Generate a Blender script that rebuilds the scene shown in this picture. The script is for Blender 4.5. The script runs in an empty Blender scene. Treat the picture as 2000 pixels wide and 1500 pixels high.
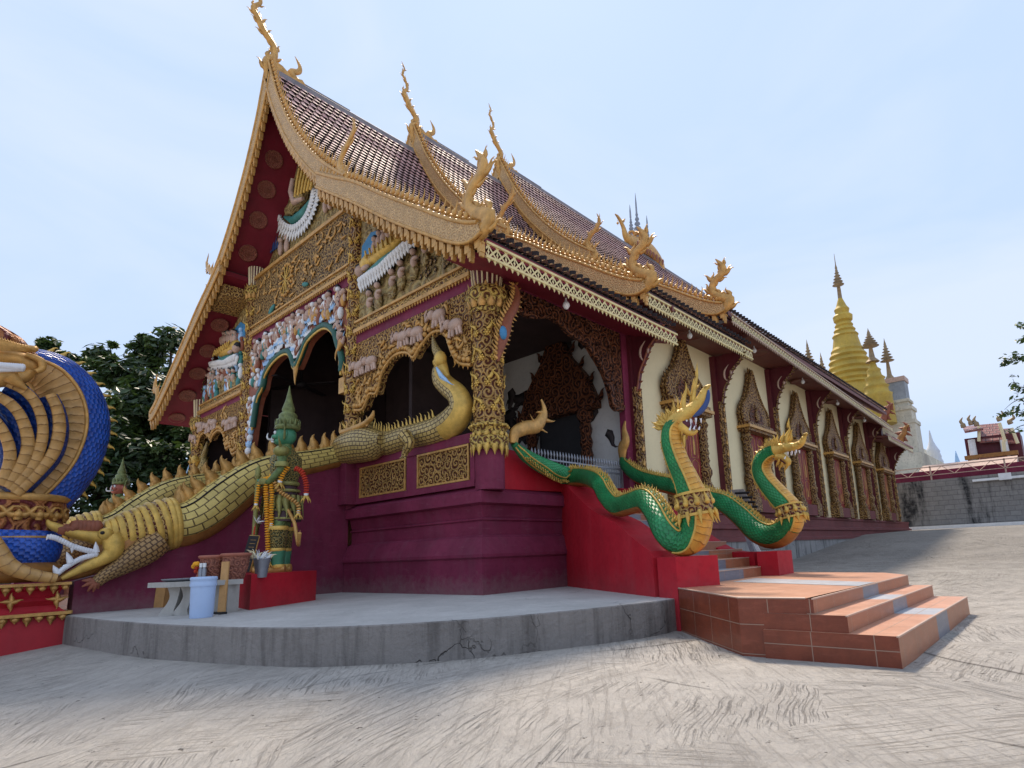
import bpy, math, random
from mathutils import Vector, Matrix, Euler
V = Vector
R = math.radians
rng = random.Random(7)
C = bpy.context.scene
COL = C.collection

# ------------------------------------------------------------------ camera
F_PX, PX, PY = 1151.7, 1100.6, 861.6
YAW, PITCH, ROLL = 0.7046, 0.1878, -0.0406
CAM = V((9.1447, -8.0945, 0.75))
_f = V((-math.sin(YAW) * math.cos(PITCH), math.cos(YAW) * math.cos(PITCH), math.sin(PITCH)))
_r = V((math.cos(YAW), math.sin(YAW), 0))
_u = _r.cross(_f)
_r2 = _r * math.cos(ROLL) + _u * math.sin(ROLL)
_u2 = -_r * math.sin(ROLL) + _u * math.cos(ROLL)
cd = bpy.data.cameras.new('camera')
cam = bpy.data.objects.new('camera', cd)
COL.objects.link(cam)
m = Matrix((( _r2.x, _u2.x, -_f.x), (_r2.y, _u2.y, -_f.y), (_r2.z, _u2.z, -_f.z))).to_4x4()
m.translation = CAM
cam.matrix_world = m
cd.sensor_width = 36
cd.lens = F_PX / 2000 * 36
cd.shift_x = (1000 - PX) / 2000
cd.shift_y = (PY - 750) / 2000
cd.clip_end = 3000
cd.clip_start = 0.05
C.camera = cam

# ------------------------------------------------------------------ world, sun, exposure
SUN_DIR = V((-0.45, 0.50, 1.0)).normalized()      # towards the sun
w = bpy.data.worlds.new('World')
C.world = w
w.use_nodes = True
nt = w.node_tree
nt.nodes.clear()
out = nt.nodes.new('ShaderNodeOutputWorld')
bg = nt.nodes.new('ShaderNodeBackground')
sky = nt.nodes.new('ShaderNodeTexSky')
sky.sky_type = 'NISHITA'
sky.sun_disc = False
sky.sun_elevation = math.asin(SUN_DIR.z)
sky.sun_rotation = math.atan2(SUN_DIR.x, SUN_DIR.y)
sky.air_density = 1.0
sky.dust_density = 1.5
sky.ozone_density = 1.6
tc = nt.nodes.new('ShaderNodeTexCoord')
mp = nt.nodes.new('ShaderNodeMapping')
mp.inputs['Scale'].default_value = (1.2, 1.2, 3.2)
mp.inputs['Location'].default_value = (0.3, 0.9, 0.1)
ns = nt.nodes.new('ShaderNodeTexNoise')
ns.inputs['Scale'].default_value = 1.5
ns.inputs['Detail'].default_value = 5
ns.inputs['Roughness'].default_value = 0.5
ns.inputs['Distortion'].default_value = 0.6
cr = nt.nodes.new('ShaderNodeValToRGB')
cr.color_ramp.elements[0].position = 0.36
cr.color_ramp.elements[0].color = (0.965, 0.965, 0.965, 1)
cr.color_ramp.elements[1].position = 0.70
cr.color_ramp.elements[1].color = (0.99, 0.99, 0.99, 1)
mx = nt.nodes.new('ShaderNodeMix')
mx.data_type = 'RGBA'
nt.links.new(tc.outputs['Generated'], mp.inputs['Vector'])
nt.links.new(mp.outputs['Vector'], ns.inputs['Vector'])
nt.links.new(ns.outputs['Fac'], cr.inputs['Fac'])
nt.links.new(cr.outputs['Color'], mx.inputs['Factor'])
nt.links.new(sky.outputs['Color'], mx.inputs['A'])
cl = nt.nodes.new('ShaderNodeValToRGB')                  # thin bright haze and cloud
cl.color_ramp.elements[0].position = 0.38
cl.color_ramp.elements[0].color = (0.355, 0.450, 0.625, 1)
cl.color_ramp.elements[1].position = 0.66
cl.color_ramp.elements[1].color = (0.435, 0.50, 0.625, 1)
ten = nt.nodes.new('ShaderNodeVectorMath'); ten.operation = 'SCALE'
ten.inputs['Scale'].default_value = 10.0
nt.links.new(ns.outputs['Fac'], cl.inputs['Fac'])
nt.links.new(cl.outputs['Color'], ten.inputs[0])
nt.links.new(ten.outputs[0], mx.inputs['B'])
nt.links.new(mx.outputs['Result'], bg.inputs['Color'])
bg.inputs['Strength'].default_value = 0.10
nt.links.new(bg.outputs['Background'], out.inputs['Surface'])

sl = bpy.data.lights.new('sun', 'SUN')
so = bpy.data.objects.new('sun', sl)
COL.objects.link(so)
so.rotation_euler = SUN_DIR.to_track_quat('Z', 'Y').to_euler()
sl.energy = 2.8
sl.angle = R(7)
sl.color = (1.0, 0.87, 0.71)
C.view_settings.view_transform = 'Standard'
C.view_settings.look = 'None'
C.view_settings.exposure = 0.78
C.view_settings.gamma = 1
C.render.engine = 'CYCLES'
C.cycles.max_bounces = 6

# ------------------------------------------------------------------ pixel -> world helpers (reference photo 2000x1500)
def ray(px, py):
    return _r2 * ((px - PX) / F_PX) - _u2 * ((py - PY) / F_PX) + _f
def on(ax, val, px, py):
    d = ray(px, py)
    return CAM + d * ((val - CAM[ax]) / d[ax])
def onplane(P0, N, px, py):
    d = ray(px, py)
    return CAM + d * ((P0 - CAM).dot(N) / d.dot(N))
def far(px, py, dist):
    d = ray(px, py)
    return CAM + d * (dist / math.hypot(d.x, d.y))
def pm(P, px):                 # size in metres of px pixels at P
    return px * (P - CAM).dot(_f) / F_PX

# ------------------------------------------------------------------ mesh builder
class MB:
    def __init__(s):
        s.v = []; s.f = []; s.u = []; s.mi = []; s.sm = []; s.mats = []; s.cur = 0; s.X = None
    def mat(s, m):
        if m not in s.mats: s.mats.append(m)
        s.cur = s.mats.index(m); return s
    def add(s, vs, fs, us=None, smooth=False, mi=None):
        b = len(s.v)
        vs = [V(p) for p in vs]
        if s.X is not None: vs = [s.X @ p for p in vs]
        s.v += vs
        for k, f in enumerate(fs):
            s.f.append([b + i for i in f])
            s.sm.append(smooth)
            s.mi.append(s.cur if mi is None else mi[k])
            if us is not None: s.u.append(us[k])
            else:
                p = [vs[i] for i in f]
                n = V((0, 0, 0))
                for i in range(len(p)):
                    a = p[i]; c = p[(i + 1) % len(p)]
                    n += V(((a.y - c.y) * (a.z + c.z), (a.z - c.z) * (a.x + c.x), (a.x - c.x) * (a.y + c.y)))
                ax, ay, az = abs(n.x), abs(n.y), abs(n.z)
                if az >= ax and az >= ay: s.u.append([(q.x, q.y) for q in p])
                elif ax >= ay: s.u.append([(q.y, q.z) for q in p])
                else: s.u.append([(q.x, q.z) for q in p])
    def quad(s, a, b, c, d, uv=None): s.add([a, b, c, d], [(0, 1, 2, 3)], [uv] if uv else None)
    def box(s, x0, x1, y0, y1, z0, z1):
        s.add([(x0,y0,z0),(x1,y0,z0),(x1,y1,z0),(x0,y1,z0),(x0,y0,z1),(x1,y0,z1),(x1,y1,z1),(x0,y1,z1)],
              [(3,2,1,0),(4,5,6,7),(0,1,5,4),(1,2,6,5),(2,3,7,6),(3,0,4,7)])
    def prism(s, pts, ax, a0, a1):     # outline in the two other axes, extruded along ax
        n = len(pts)
        def P(p, a):
            return (a, p[0], p[1]) if ax == 'x' else (p[0], a, p[1]) if ax == 'y' else (p[0], p[1], a)
        vs = [P(p, a0) for p in pts] + [P(p, a1) for p in pts]
        s.add(vs, [tuple(range(n))[::-1], tuple(range(n, 2 * n))] + [(i, (i + 1) % n, n + (i + 1) % n, n + i) for i in range(n)])
    def strip(s, A, B, ax, a0, a1):    # band between two polylines of equal length, extruded
        for i in range(len(A) - 1):
            s.prism([A[i], A[i + 1], B[i + 1], B[i]], ax, a0, a1)
    def tube(s, pts, rad, seg=8, side=None, ell=(1, 1), cap=True, a0=0, a1=360, lift=0, smooth=True, uvs=1.0):
        pts = [V(p) for p in pts]
        n = len(pts)
        if not hasattr(rad, '__len__'): rad = [rad] * n
        rings = []; L = 0; Ls = []
        prevN = None
        for i, p in enumerate(pts):
            t = (pts[min(i + 1, n - 1)] - pts[max(i - 1, 0)])
            if t.length < 1e-9: t = V((0, 0, 1))
            t.normalize()
            if i: L += (p - pts[i - 1]).length
            Ls.append(L)
            if side is not None:
                S = V(side); S = (S - t * S.dot(t)).normalized()
                N = t.cross(S)
            else:
                if prevN is None:
                    h = V((0, 0, 1)) if abs(t.z) < 0.9 else V((1, 0, 0))
                    N = (h - t * h.dot(t)).normalized()
                else:
                    N = prevN - t * prevN.dot(t)
                    N.normalize()
                prevN = N
                S = t.cross(N)
            full = abs(a1 - a0 - 360) < 1e-6
            m = seg if full else seg + 1
            ring = []
            for j in range(m):
                a = R(a0 + (a1 - a0) * j / seg)
                r = rad[i] + lift
                ring.append(p + N * (math.cos(a) * r * ell[0]) + S * (math.sin(a) * r * ell[1]))
            rings.append(ring)
        vs = [q for r_ in rings for q in r_]
        fs = []; us = []
        full = abs(a1 - a0 - 360) < 1e-6
        m = seg if full else seg + 1
        rm = max(rad)
        span = R(a1 - a0) * rm
        for i in range(n - 1):
            for j in range(seg):
                j2 = (j + 1) % m if full else j + 1
                fs.append((i * m + j, i * m + j2, (i + 1) * m + j2, (i + 1) * m + j))
                v0 = span * j / seg; v1 = span * (j + 1) / seg
                us.append([(Ls[i] * uvs, v0 * uvs), (Ls[i] * uvs, v1 * uvs), (Ls[i + 1] * uvs, v1 * uvs), (Ls[i + 1] * uvs, v0 * uvs)])
        s.add(vs, fs, us, smooth)
        if cap and full:
            s.add(rings[0], [tuple(range(m))[::-1]]); s.add(rings[-1], [tuple(range(m))])
    def lathe(s, prof, c, seg=16, a0=0, smooth=True, ang=0):   # prof: (z, r), c: centre
        n = len(prof)
        vs = []
        for z, r in prof:
            for j in range(seg):
                a = 2 * math.pi * j / seg + ang
                vs.append((c[0] + r * math.cos(a), c[1] + r * math.sin(a), c[2] + z))
        fs = []; us = []
        rm = max(p[1] for p in prof); L = 0
        for i in range(n - 1):
            d = math.hypot(prof[i + 1][0] - prof[i][0], prof[i + 1][1] - prof[i][1])
            for j in range(seg):
                k = (j + 1) % seg
                fs.append((i * seg + j, i * seg + k, (i + 1) * seg + k, (i + 1) * seg + j))
                u0 = 2 * math.pi * rm * j / seg; u1 = 2 * math.pi * rm * (j + 1) / seg
                us.append([(u0, L), (u1, L), (u1, L + d), (u0, L + d)])
            L += d
        s.add(vs, fs, us, smooth)
        s.add(vs[:seg], [tuple(range(seg))[::-1]]); s.add(vs[-seg:], [tuple(range(seg))])
    def blob(s, c, r, rot=None, seg=8, rings=5):
        M = Matrix.Translation(V(c)) @ (rot.to_matrix().to_4x4() if rot else Matrix.Identity(4))
        if not hasattr(r, '__len__'): r = (r, r, r)
        vs = [M @ V((0, 0, -r[2]))]
        for i in range(1, rings):
            a = -math.pi / 2 + math.pi * i / rings
            for j in range(seg):
                b = 2 * math.pi * j / seg
                vs.append(M @ V((r[0] * math.cos(a) * math.cos(b), r[1] * math.cos(a) * math.sin(b), r[2] * math.sin(a))))
        vs.append(M @ V((0, 0, r[2])))
        fs = []
        for j in range(seg): fs.append((0, 1 + (j + 1) % seg, 1 + j))
        for i in range(rings - 2):
            for j in range(seg):
                k = (j + 1) % seg; b = 1 + i * seg
                fs.append((b + j, b + k, b + seg + k, b + seg + j))
        b = 1 + (rings - 2) * seg; t = len(vs) - 1
        for j in range(seg): fs.append((b + j, b + (j + 1) % seg, t))
        s.add(vs, fs, None, True)
    def flame(s, P, D, N, h, w, th=None, bend=0.25, seg=4):
        # carved kanok leaf: flattened curling horn growing from P along D, N is the flat normal
        P = V(P); D = V(D).normalized(); N = V(N).normalized(); S = D.cross(N)
        th = th or w * 0.4
        T = [(0, 0, .75), (.22, .10, 1.0), (.45, .02, .78), (.7, -.16, .42), (.88, -.12, .2), (1, .05, .03)]
        pts = [P + D * (h * t) + S * (h * bend * o * 2) for t, o, _ in T]
        s.tube(pts, [w / 2 * q for _, _, q in T], seg=seg, side=N, ell=(1, th / w), cap=False)

def spl(pts, k=4):      # catmull-rom through tuples of any length
    out = []
    n = len(pts)
    for i in range(n - 1):
        p0 = pts[max(i - 1, 0)]; p1 = pts[i]; p2 = pts[i + 1]; p3 = pts[min(i + 2, n - 1)]
        for j in range(k):
            t = j / k
            out.append(tuple(0.5 * (2 * b + (c - a) * t + (2 * a - 5 * b + 4 * c - d) * t * t + (3 * b - a - 3 * c + d) * t ** 3)
                             for a, b, c, d in zip(p0, p1, p2, p3)))
    out.append(tuple(pts[-1]))
    return out

def wpos(o):
    p = V((0, 0, 0))
    while o is not None:
        p += o.location; o = o.parent
    return p
def tag(o, label=None, cat=None, group=None, kind=None):
    if label: o['label'] = label
    if cat: o['category'] = cat
    if group: o['group'] = group
    if kind: o['kind'] = kind
    return o
def obj(name, mb, parent=None, loc=None):
    me = bpy.data.meshes.new(name)
    o = bpy.data.objects.new(name, me)
    COL.objects.link(o)
    if parent is not None: o.parent = parent
    if loc is not None: o.location = V(loc)
    off = wpos(o)
    me.from_pydata([tuple(p - off) for p in mb.v], [], mb.f)
    for m_ in mb.mats: me.materials.append(m_)
    me.polygons.foreach_set('material_index', mb.mi)
    me.polygons.foreach_set('use_smooth', mb.sm)
    ul = me.uv_layers.new(name='UVMap')
    flat = [c for f in mb.u for q in f for c in q]
    ul.data.foreach_set('uv', flat)
    me.update()
    return o
def thing(name, label, cat, loc=(0, 0, 0), group=None):
    o = bpy.data.objects.new(name, None)
    COL.objects.link(o)
    o.location = loc
    o.empty_display_size = 0.2
    return tag(o, label, cat, group)
def dup(root, loc=None, rz=None, label=None, group=None, sc=None):
    r_ = root.copy(); COL.objects.link(r_)
    if loc is not None: r_.location = loc
    if rz is not None: r_.rotation_euler = (0, 0, rz)
    if sc is not None: r_.scale = (sc, sc, sc) if not hasattr(sc, '__len__') else sc
    if label: r_['label'] = label
    if group: r_['group'] = group
    for ch in list(root.children):
        c = ch.copy(); COL.objects.link(c); c.parent = r_
        for g in list(ch.children):
            d = g.copy(); COL.objects.link(d); d.parent = c
    return r_

# ------------------------------------------------------------------ materials
class NT:
    def __init__(s, name):
        s.m = bpy.data.materials.new(name); s.m.use_nodes = True
        s.t = s.m.node_tree; s.t.nodes.clear()
        s.out = s.t.nodes.new('ShaderNodeOutputMaterial')
        s.b = s.t.nodes.new('ShaderNodeBsdfPrincipled')
        s.t.links.new(s.b.outputs[0], s.out.inputs[0])
    def n(s, ty, ins=None, **kw):
        nd = s.t.nodes.new('ShaderNode' + ty)
        for k, v_ in kw.items(): setattr(nd, k, v_)
        for k, v_ in (ins or {}).items(): s.set(nd.inputs[k], v_)
        return nd
    def set(s, sock, v_):
        if isinstance(v_, bpy.types.NodeSocket): s.t.links.new(v_, sock)
        elif isinstance(v_, bpy.types.Node): s.t.links.new(v_.outputs[0], sock)
        else:
            if sock.type == 'RGBA' and len(v_) == 3: v_ = tuple(v_) + (1,)
            sock.default_value = v_
    def math(s, op, a, b=0.0, c=None):
        ins = {0: a, 1: b}
        if c is not None: ins[2] = c
        return s.n('Math', ins, operation=op).outputs[0]
    def mix(s, f, a, b, bt='MIX'):
        nd = s.n('Mix', data_type='RGBA', blend_type=bt)
        s.set(nd.inputs['Factor'], f); s.set(nd.inputs['A'], a); s.set(nd.inputs['B'], b)
        return nd.outputs['Result']
    def ramp(s, f, stops):
        nd = s.n('ValToRGB', {0: f})
        e = nd.color_ramp.elements
        while len(e) < len(stops): e.new(0.5)
        for i, (p, c) in enumerate(stops):
            e[i].position = p
            e[i].color = (c, c, c, 1) if not hasattr(c, '__len__') else tuple(c) + (1,)
        return nd.outputs[0]
    def noise(s, vec, scale, detail=4, rough=0.5, dist=0.0):
        return s.n('TexNoise', {'Vector': vec, 'Scale': scale, 'Detail': detail, 'Roughness': rough, 'Distortion': dist}).outputs['Fac']
    def obj(s): return s.n('TexCoord').outputs['Object']
    def uv(s): return s.n('TexCoord').outputs['UV']
    def fin(s, col, rough=0.5, metal=0.0, h=None, dist=0.02, strength=1.0, spec=0.5):
        s.set(s.b.inputs['Base Color'], col); s.set(s.b.inputs['Roughness'], rough); s.set(s.b.inputs['Metallic'], metal)
        s.b.inputs['Specular IOR Level'].default_value = spec
        if h is not None:
            bp = s.n('Bump', {'Height': h, 'Distance': dist, 'Strength': strength})
            s.t.links.new(bp.outputs[0], s.b.inputs['Normal'])
        return s.m

def sc(c, k): return tuple(x * k for x in c)
def paint(name, col, rough=0.5, var=0.25, nscale=3.0, bump=0.004, metal=0.0, grime=0.3, spec=0.4, splash=0.0):
    t = NT(name); o = t.obj()
    n1 = t.noise(o, nscale, 5, 0.6)
    n2 = t.noise(o, nscale * 9, 4, 0.6)
    c = t.mix(t.ramp(n1, [(0.3, 0.0), (0.7, 1.0)]), sc(col, 1 - var), sc(col, 1 + var * 0.6))
    c = t.mix(t.math('MULTIPLY', t.ramp(n2, [(0.52, 0.0), (0.75, 1.0)]), grime), c, sc(col, 0.55))
    # rain streaks and dust
    sv = t.n('Mapping', {0: o, 'Scale': (2.2, 2.2, 0.18)}).outputs[0]
    st = t.noise(sv, nscale * 1.5, 4, 0.6)
    c = t.mix(t.math('MULTIPLY', t.ramp(st, [(0.5, 0.0), (0.8, 1.0)]), grime * 0.8), c, tuple(min(1, x * 0.7 + 0.05) for x in col))
    if splash:      # dusty splash band near the ground, scuffs and faded patches of the paint itself
        z = t.n('SeparateXYZ', {0: t.n('NewGeometry').outputs['Position']}).outputs[2]
        n4 = t.noise(o, 6.0, 6, 0.7)
        b = t.ramp(t.math('ADD', z, t.math('MULTIPLY', t.math('SUBTRACT', n4, 0.5), 0.9)), [(0.0, 1.0), (0.42, 0.0)])
        c = t.mix(t.math('MULTIPLY', b, splash * 0.6), c, (0.24, 0.17, 0.16))
        sc_ = t.noise(t.n('Mapping', {0: o, 'Scale': (1.0, 1.0, 7.0)}).outputs[0], 2.3, 7, 0.75)
        c = t.mix(t.math('MULTIPLY', t.ramp(sc_, [(0.57, 0.0), (0.70, 1.0)]), splash * 0.45), c, tuple(min(1, x * 1.1 + 0.07) for x in col))
        ch_ = t.noise(o, 14.0, 5, 0.8)
        c = t.mix(t.math('MULTIPLY', t.ramp(ch_, [(0.70, 0.0), (0.72, 1.0)]), splash), c, (0.45, 0.40, 0.38))
    return t.fin(c, t.math('ADD', rough, t.math('MULTIPLY', n2, 0.2)), metal, n2, bump, 0.6, spec)

def carved(name, gold, crev, scale=3.0, turns=2.0, dist=0.05, metal=0.25, rough=0.42, thr=0.42, hi=None):
    """scrollwork relief: spirals around scattered centres, with painted ground in the recesses"""
    t = NT(name)
    uv = t.uv()
    nz = t.n('TexNoise', {'Vector': uv, 'Scale': scale * 1.3, 'Detail': 2.0})
    d = t.n('VectorMath', {0: nz.outputs['Color'], 1: (0.5, 0.5, 0.5)}, operation='SUBTRACT')
    d = t.n('VectorMath', {0: d.outputs[0], 'Scale': 0.35 / scale}, operation='SCALE')
    p = t.n('VectorMath', {0: uv, 1: d.outputs[0]}, operation='ADD').outputs[0]
    vo = t.n('TexVoronoi', {'Vector': p, 'Scale': scale, 'Randomness': 0.8}, voronoi_dimensions='2D')
    ve = t.n('TexVoronoi', {'Vector': p, 'Scale': scale, 'Randomness': 0.8}, voronoi_dimensions='2D', feature='DISTANCE_TO_EDGE')
    dl = t.n('VectorMath', {0: p, 1: vo.outputs['Position']}, operation='SUBTRACT').outputs[0]
    sp = t.n('SeparateXYZ', {0: dl})
    ang = t.math('ARCTAN2', sp.outputs[1], sp.outputs[0])
    sg = t.math('SIGN', t.math('SUBTRACT', t.n('SeparateColor', {0: vo.outputs['Color']}).outputs[0], 0.5))
    ang = t.math('MULTIPLY', ang, sg)
    ph = t.math('ADD', t.math('MULTIPLY', vo.outputs['Distance'], 6.2832 * turns * 1.6), ang)
    s1 = t.math('MULTIPLY_ADD', t.math('SINE', ph), 0.5, 0.5)
    ed = t.ramp(ve.outputs['Distance'], [(0.02, 1.0), (0.09, 0.0)])
    h = t.math('MAXIMUM', s1, ed)
    ns_ = t.noise(uv, scale * 9, 3, 0.6)
    h = t.math('ADD', t.math('MULTIPLY', h, 0.85), t.math('MULTIPLY', t.math('SUBTRACT', ns_, 0.5), 0.5))
    g = t.noise(uv, scale * 0.7, 3, 0.6)
    gc = t.mix(t.ramp(g, [(0.3, 0.0), (0.7, 1.0)]), sc(gold, 0.75), hi or sc(gold, 1.2))
    c = t.mix(t.ramp(h, [(thr - 0.12, 0.0), (thr + 0.14, 1.0)]), crev, gc)
    return t.fin(c, rough, metal, h, dist, 1.0)

def scales(name, col, dark, bw=0.16, rh=0.11, mortar=0.012, dist=0.02, rough=0.4, metal=0.1, var=0.3):
    t = NT(name); uv = t.uv()
    br = t.n('TexBrick', {'Vector': uv, 'Color1': (1, 1, 1), 'Color2': (0.7, 0.7, 0.7), 'Mortar': (0, 0, 0), 'Scale': 1.0, 'Mortar Size': mortar,
                          'Mortar Smooth': 0.6, 'Brick Width': bw, 'Row Height': rh}, offset=0.5)
    n = t.noise(t.obj(), 2.0, 4, 0.6)
    base = t.mix(t.ramp(n, [(0.3, 0.0), (0.7, 1.0)]), sc(col, 1 - var), sc(col, 1 + var * .5))
    base = t.mix(t.math('MULTIPLY', t.math('SUBTRACT', 1.0, br.outputs['Color']), 0.5), base, sc(col, 0.7))
    c = t.mix(br.outputs['Fac'], base, dark)
    h = t.math('SUBTRACT', 1.0, br.outputs['Fac'])
    return t.fin(c, rough, metal, h, dist, 1.0)

def fish(name, col, dark, size=0.09, dist=0.03, rough=0.35, metal=0.0, hi=None):
    """overlapping fish scales"""
    t = NT(name); uv = t.uv()
    vs = t.n('VectorMath', {0: uv, 1: (1 / size, 0.8 / size, 1)}, operation='MULTIPLY').outputs[0]
    x = t.n('SeparateXYZ', {0: vs})
    row = t.math('FLOOR', x.outputs[0])
    par = t.math('MULTIPLY', t.math('MODULO', row, 2.0), 0.5)
    fy = t.math('SUBTRACT', t.math('FRACT', t.math('ADD', x.outputs[1], par)), 0.5)
    fx = t.math('FRACT', x.outputs[0])
    # height falls towards the scale's rim
    e = t.math('ADD', t.math('MULTIPLY', fx, 1.0), t.math('MULTIPLY', t.math('MULTIPLY', fy, fy), 2.2))
    h = t.math('SUBTRACT', 1.0, t.math('FRACT', e))
    n = t.noise(t.obj(), 3.0, 4, 0.6)
    base = t.mix(t.ramp(n, [(0.3, 0.0), (0.7, 1.0)]), sc(col, 0.75), hi or sc(col, 1.25))
    c = t.mix(t.ramp(h, [(0.0, 0.0), (0.22, 1.0)]), dark, base)
    return t.fin(c, rough, metal, h, dist, 1.0)

GOLD = (0.42, 0.235, 0.075)
GOLD2 = (0.52, 0.33, 0.12)
M_barge = carved('barge_gold', (0.60, 0.385, 0.165), (0.40, 0.23, 0.09), 6.5, 1.6, 0.015, 0.15, 0.5, 0.4)
M_goldp = paint('gold_paint', (0.58, 0.32, 0.09), 0.34, 0.35, 6, 0.006, 0.3, 0.55)
M_goldy = paint('yellow_gold_paint', (0.66, 0.42, 0.09), 0.34, 0.3, 6, 0.006, 0.25, 0.45)
M_col = carved('column_scrolls', (0.60, 0.35, 0.11), (0.11, 0.022, 0.010), 4.6, 1.35, 0.09, 0.35, 0.30, 0.34)
M_panel = carved('panel_scrolls', (0.62, 0.36, 0.11), (0.11, 0.025, 0.010), 5.2, 1.35, 0.08, 0.35, 0.30, 0.34)
M_panel2 = carved('upper_panel_scrolls', (0.50, 0.31, 0.11), (0.07, 0.03, 0.015), 4.4, 1.35, 0.08, 0.3, 0.36, 0.38)
M_band = carved('band_scrolls', (0.58, 0.37, 0.12), (0.12, 0.045, 0.015), 5.6, 1.2, 0.04, 0.25, 0.42, 0.42)
M_lotus = carved('lotus_band', (0.62, 0.42, 0.10), (0.14, 0.05, 0.01), 5.0, 1.0, 0.05, 0.3, 0.36, 0.40)
M_dcarv = carved('dark_scrolls', (0.24, 0.085, 0.035), (0.04, 0.010, 0.007), 3.4, 1.6, 0.09, 0.25, 0.42, 0.45)
M_ochre = carved('ochre_relief', (0.42, 0.31, 0.12), (0.26, 0.17, 0.06), 2.2, 1.2, 0.08, 0.1, 0.5, 0.35)
M_wcarv = carved('window_carving', (0.44, 0.25, 0.08), (0.09, 0.028, 0.014), 4.2, 1.4, 0.07, 0.25, 0.42, 0.42)
M_burg = paint('burgundy_paint', (0.190, 0.026, 0.060), 0.5, 0.28, 1.1, 0.004, 0, 0.5, spec=0.18, splash=0.75)
M_burgd = paint('deep_red_paint', (0.10, 0.010, 0.018), 0.45, 0.2, 1.6, 0.003, 0, 0.3)
M_sbase = paint('brick_red_base_paint', (0.16, 0.035, 0.035), 0.5, 0.2, 1.6, 0.003, 0, 0.35)
M_red = paint('crimson_paint', (0.44, 0.014, 0.026), 0.5, 0.22, 1.0, 0.003, 0, 0.35, spec=0.2, splash=0.18)
M_soff = paint('soffit_red', (0.20, 0.012, 0.028), 0.5, 0.2, 2, 0.002, 0, 0.2)
M_soffb = paint('soffit_brown', (0.15, 0.045, 0.035), 0.5, 0.2, 2, 0.002, 0, 0.2)
M_medal = carved('medallion', (0.34, 0.13, 0.08), (0.24, 0.05, 0.04), 7, 1.5, 0.02, 0.0, 0.5, 0.45)
M_cream = paint('cream_plaster', (0.76, 0.655, 0.41), 0.8, 0.06, 0.8, 0.002, 0, 0.12, 0.2)
M_white = paint('white_plaster', (0.62, 0.62, 0.60), 0.7, 0.1, 1.0, 0.002, 0, 0.3, 0.2)
M_wht = paint('white_paint', (0.75, 0.76, 0.76), 0.4, 0.1, 4, 0.002, 0, 0.15)
M_pblue = paint('pale_blue_paint', (0.35, 0.55, 0.78), 0.4, 0.3, 7, 0.002, 0, 0.1)
M_sky = paint('relief_blue', (0.05, 0.22, 0.42), 0.5, 0.2, 4, 0.002, 0, 0.1)
M_teal = paint('teal_paint', (0.05, 0.22, 0.20), 0.4, 0.3, 5, 0.002, 0, 0.2)
M_pink = paint('flesh_pink_paint', (0.52, 0.36, 0.28), 0.5, 0.25, 6, 0.002, 0, 0.25)
M_brown = paint('red_brown_paint', (0.26, 0.08, 0.04), 0.5, 0.3, 6, 0.002, 0, 0.3)
M_dgrn = paint('dark_green_paint', (0.02, 0.10, 0.07), 0.35, 0.3, 5, 0.002, 0, 0.2)
M_grn = paint('statue_green', (0.06, 0.24, 0.13), 0.32, 0.25, 5, 0.002, 0.1, 0.25)
M_black = paint('black_paint', (0.012, 0.010, 0.012), 0.5, 0.3, 5, 0.002, 0, 0.1)
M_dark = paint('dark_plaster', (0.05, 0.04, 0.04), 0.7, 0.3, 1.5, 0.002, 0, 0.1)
M_blue = fish('blue_scales', (0.012, 0.075, 0.42), (0.004, 0.02, 0.13), 0.085, 0.03, 0.3, 0, (0.02, 0.12, 0.6))
M_nblue = paint('navy_paint', (0.03, 0.07, 0.22), 0.35, 0.2, 5, 0.002, 0, 0.1)
M_green = fish('green_scales', (0.014, 0.21, 0.060), (0.005, 0.07, 0.022), 0.06, 0.02, 0.45, 0, (0.03, 0.34, 0.11))
M_croc = scales('makara_scales', (0.64, 0.49, 0.14), (0.15, 0.10, 0.035), 0.26, 0.17, 0.014, 0.03, 0.42, 0.1)
M_crocf = scales('fine_makara_scales', (0.36, 0.21, 0.075), (0.12, 0.06, 0.025), 0.11, 0.10, 0.014, 0.03, 0.42, 0.1)
M_drag = scales('dragon_scales', (0.50, 0.35, 0.11), (0.10, 0.055, 0.02), 0.15, 0.11, 0.014, 0.03, 0.40, 0.2)
M_collar = carved('collar_carving', (0.52, 0.33, 0.11), (0.12, 0.02, 0.02), 7.0, 1.2, 0.04, 0.3, 0.38, 0.40)
M_ccarv = carved('naga_collar_carving', (0.42, 0.16, 0.05), (0.14, 0.02, 0.02), 2.4, 1.3, 0.10, 0.2, 0.42, 0.42)
M_tooth = paint('tooth_white', (0.72, 0.72, 0.74), 0.35, 0.08, 6, 0.001, 0, 0.1)
M_mouth = paint('mouth_dark_red', (0.08, 0.01, 0.02), 0.4, 0.2, 6, 0.001, 0, 0.1)
M_metal = paint('railing_metal', (0.28, 0.29, 0.32), 0.35, 0.2, 8, 0.001, 0.6, 0.2)
M_orange = paint('marigold', (0.90, 0.40, 0.02), 0.7, 0.35, 30, 0.01, 0, 0.3)
M_ored = paint('red_flowers', (0.55, 0.05, 0.02), 0.7, 0.35, 30, 0.01, 0, 0.3)
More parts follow.
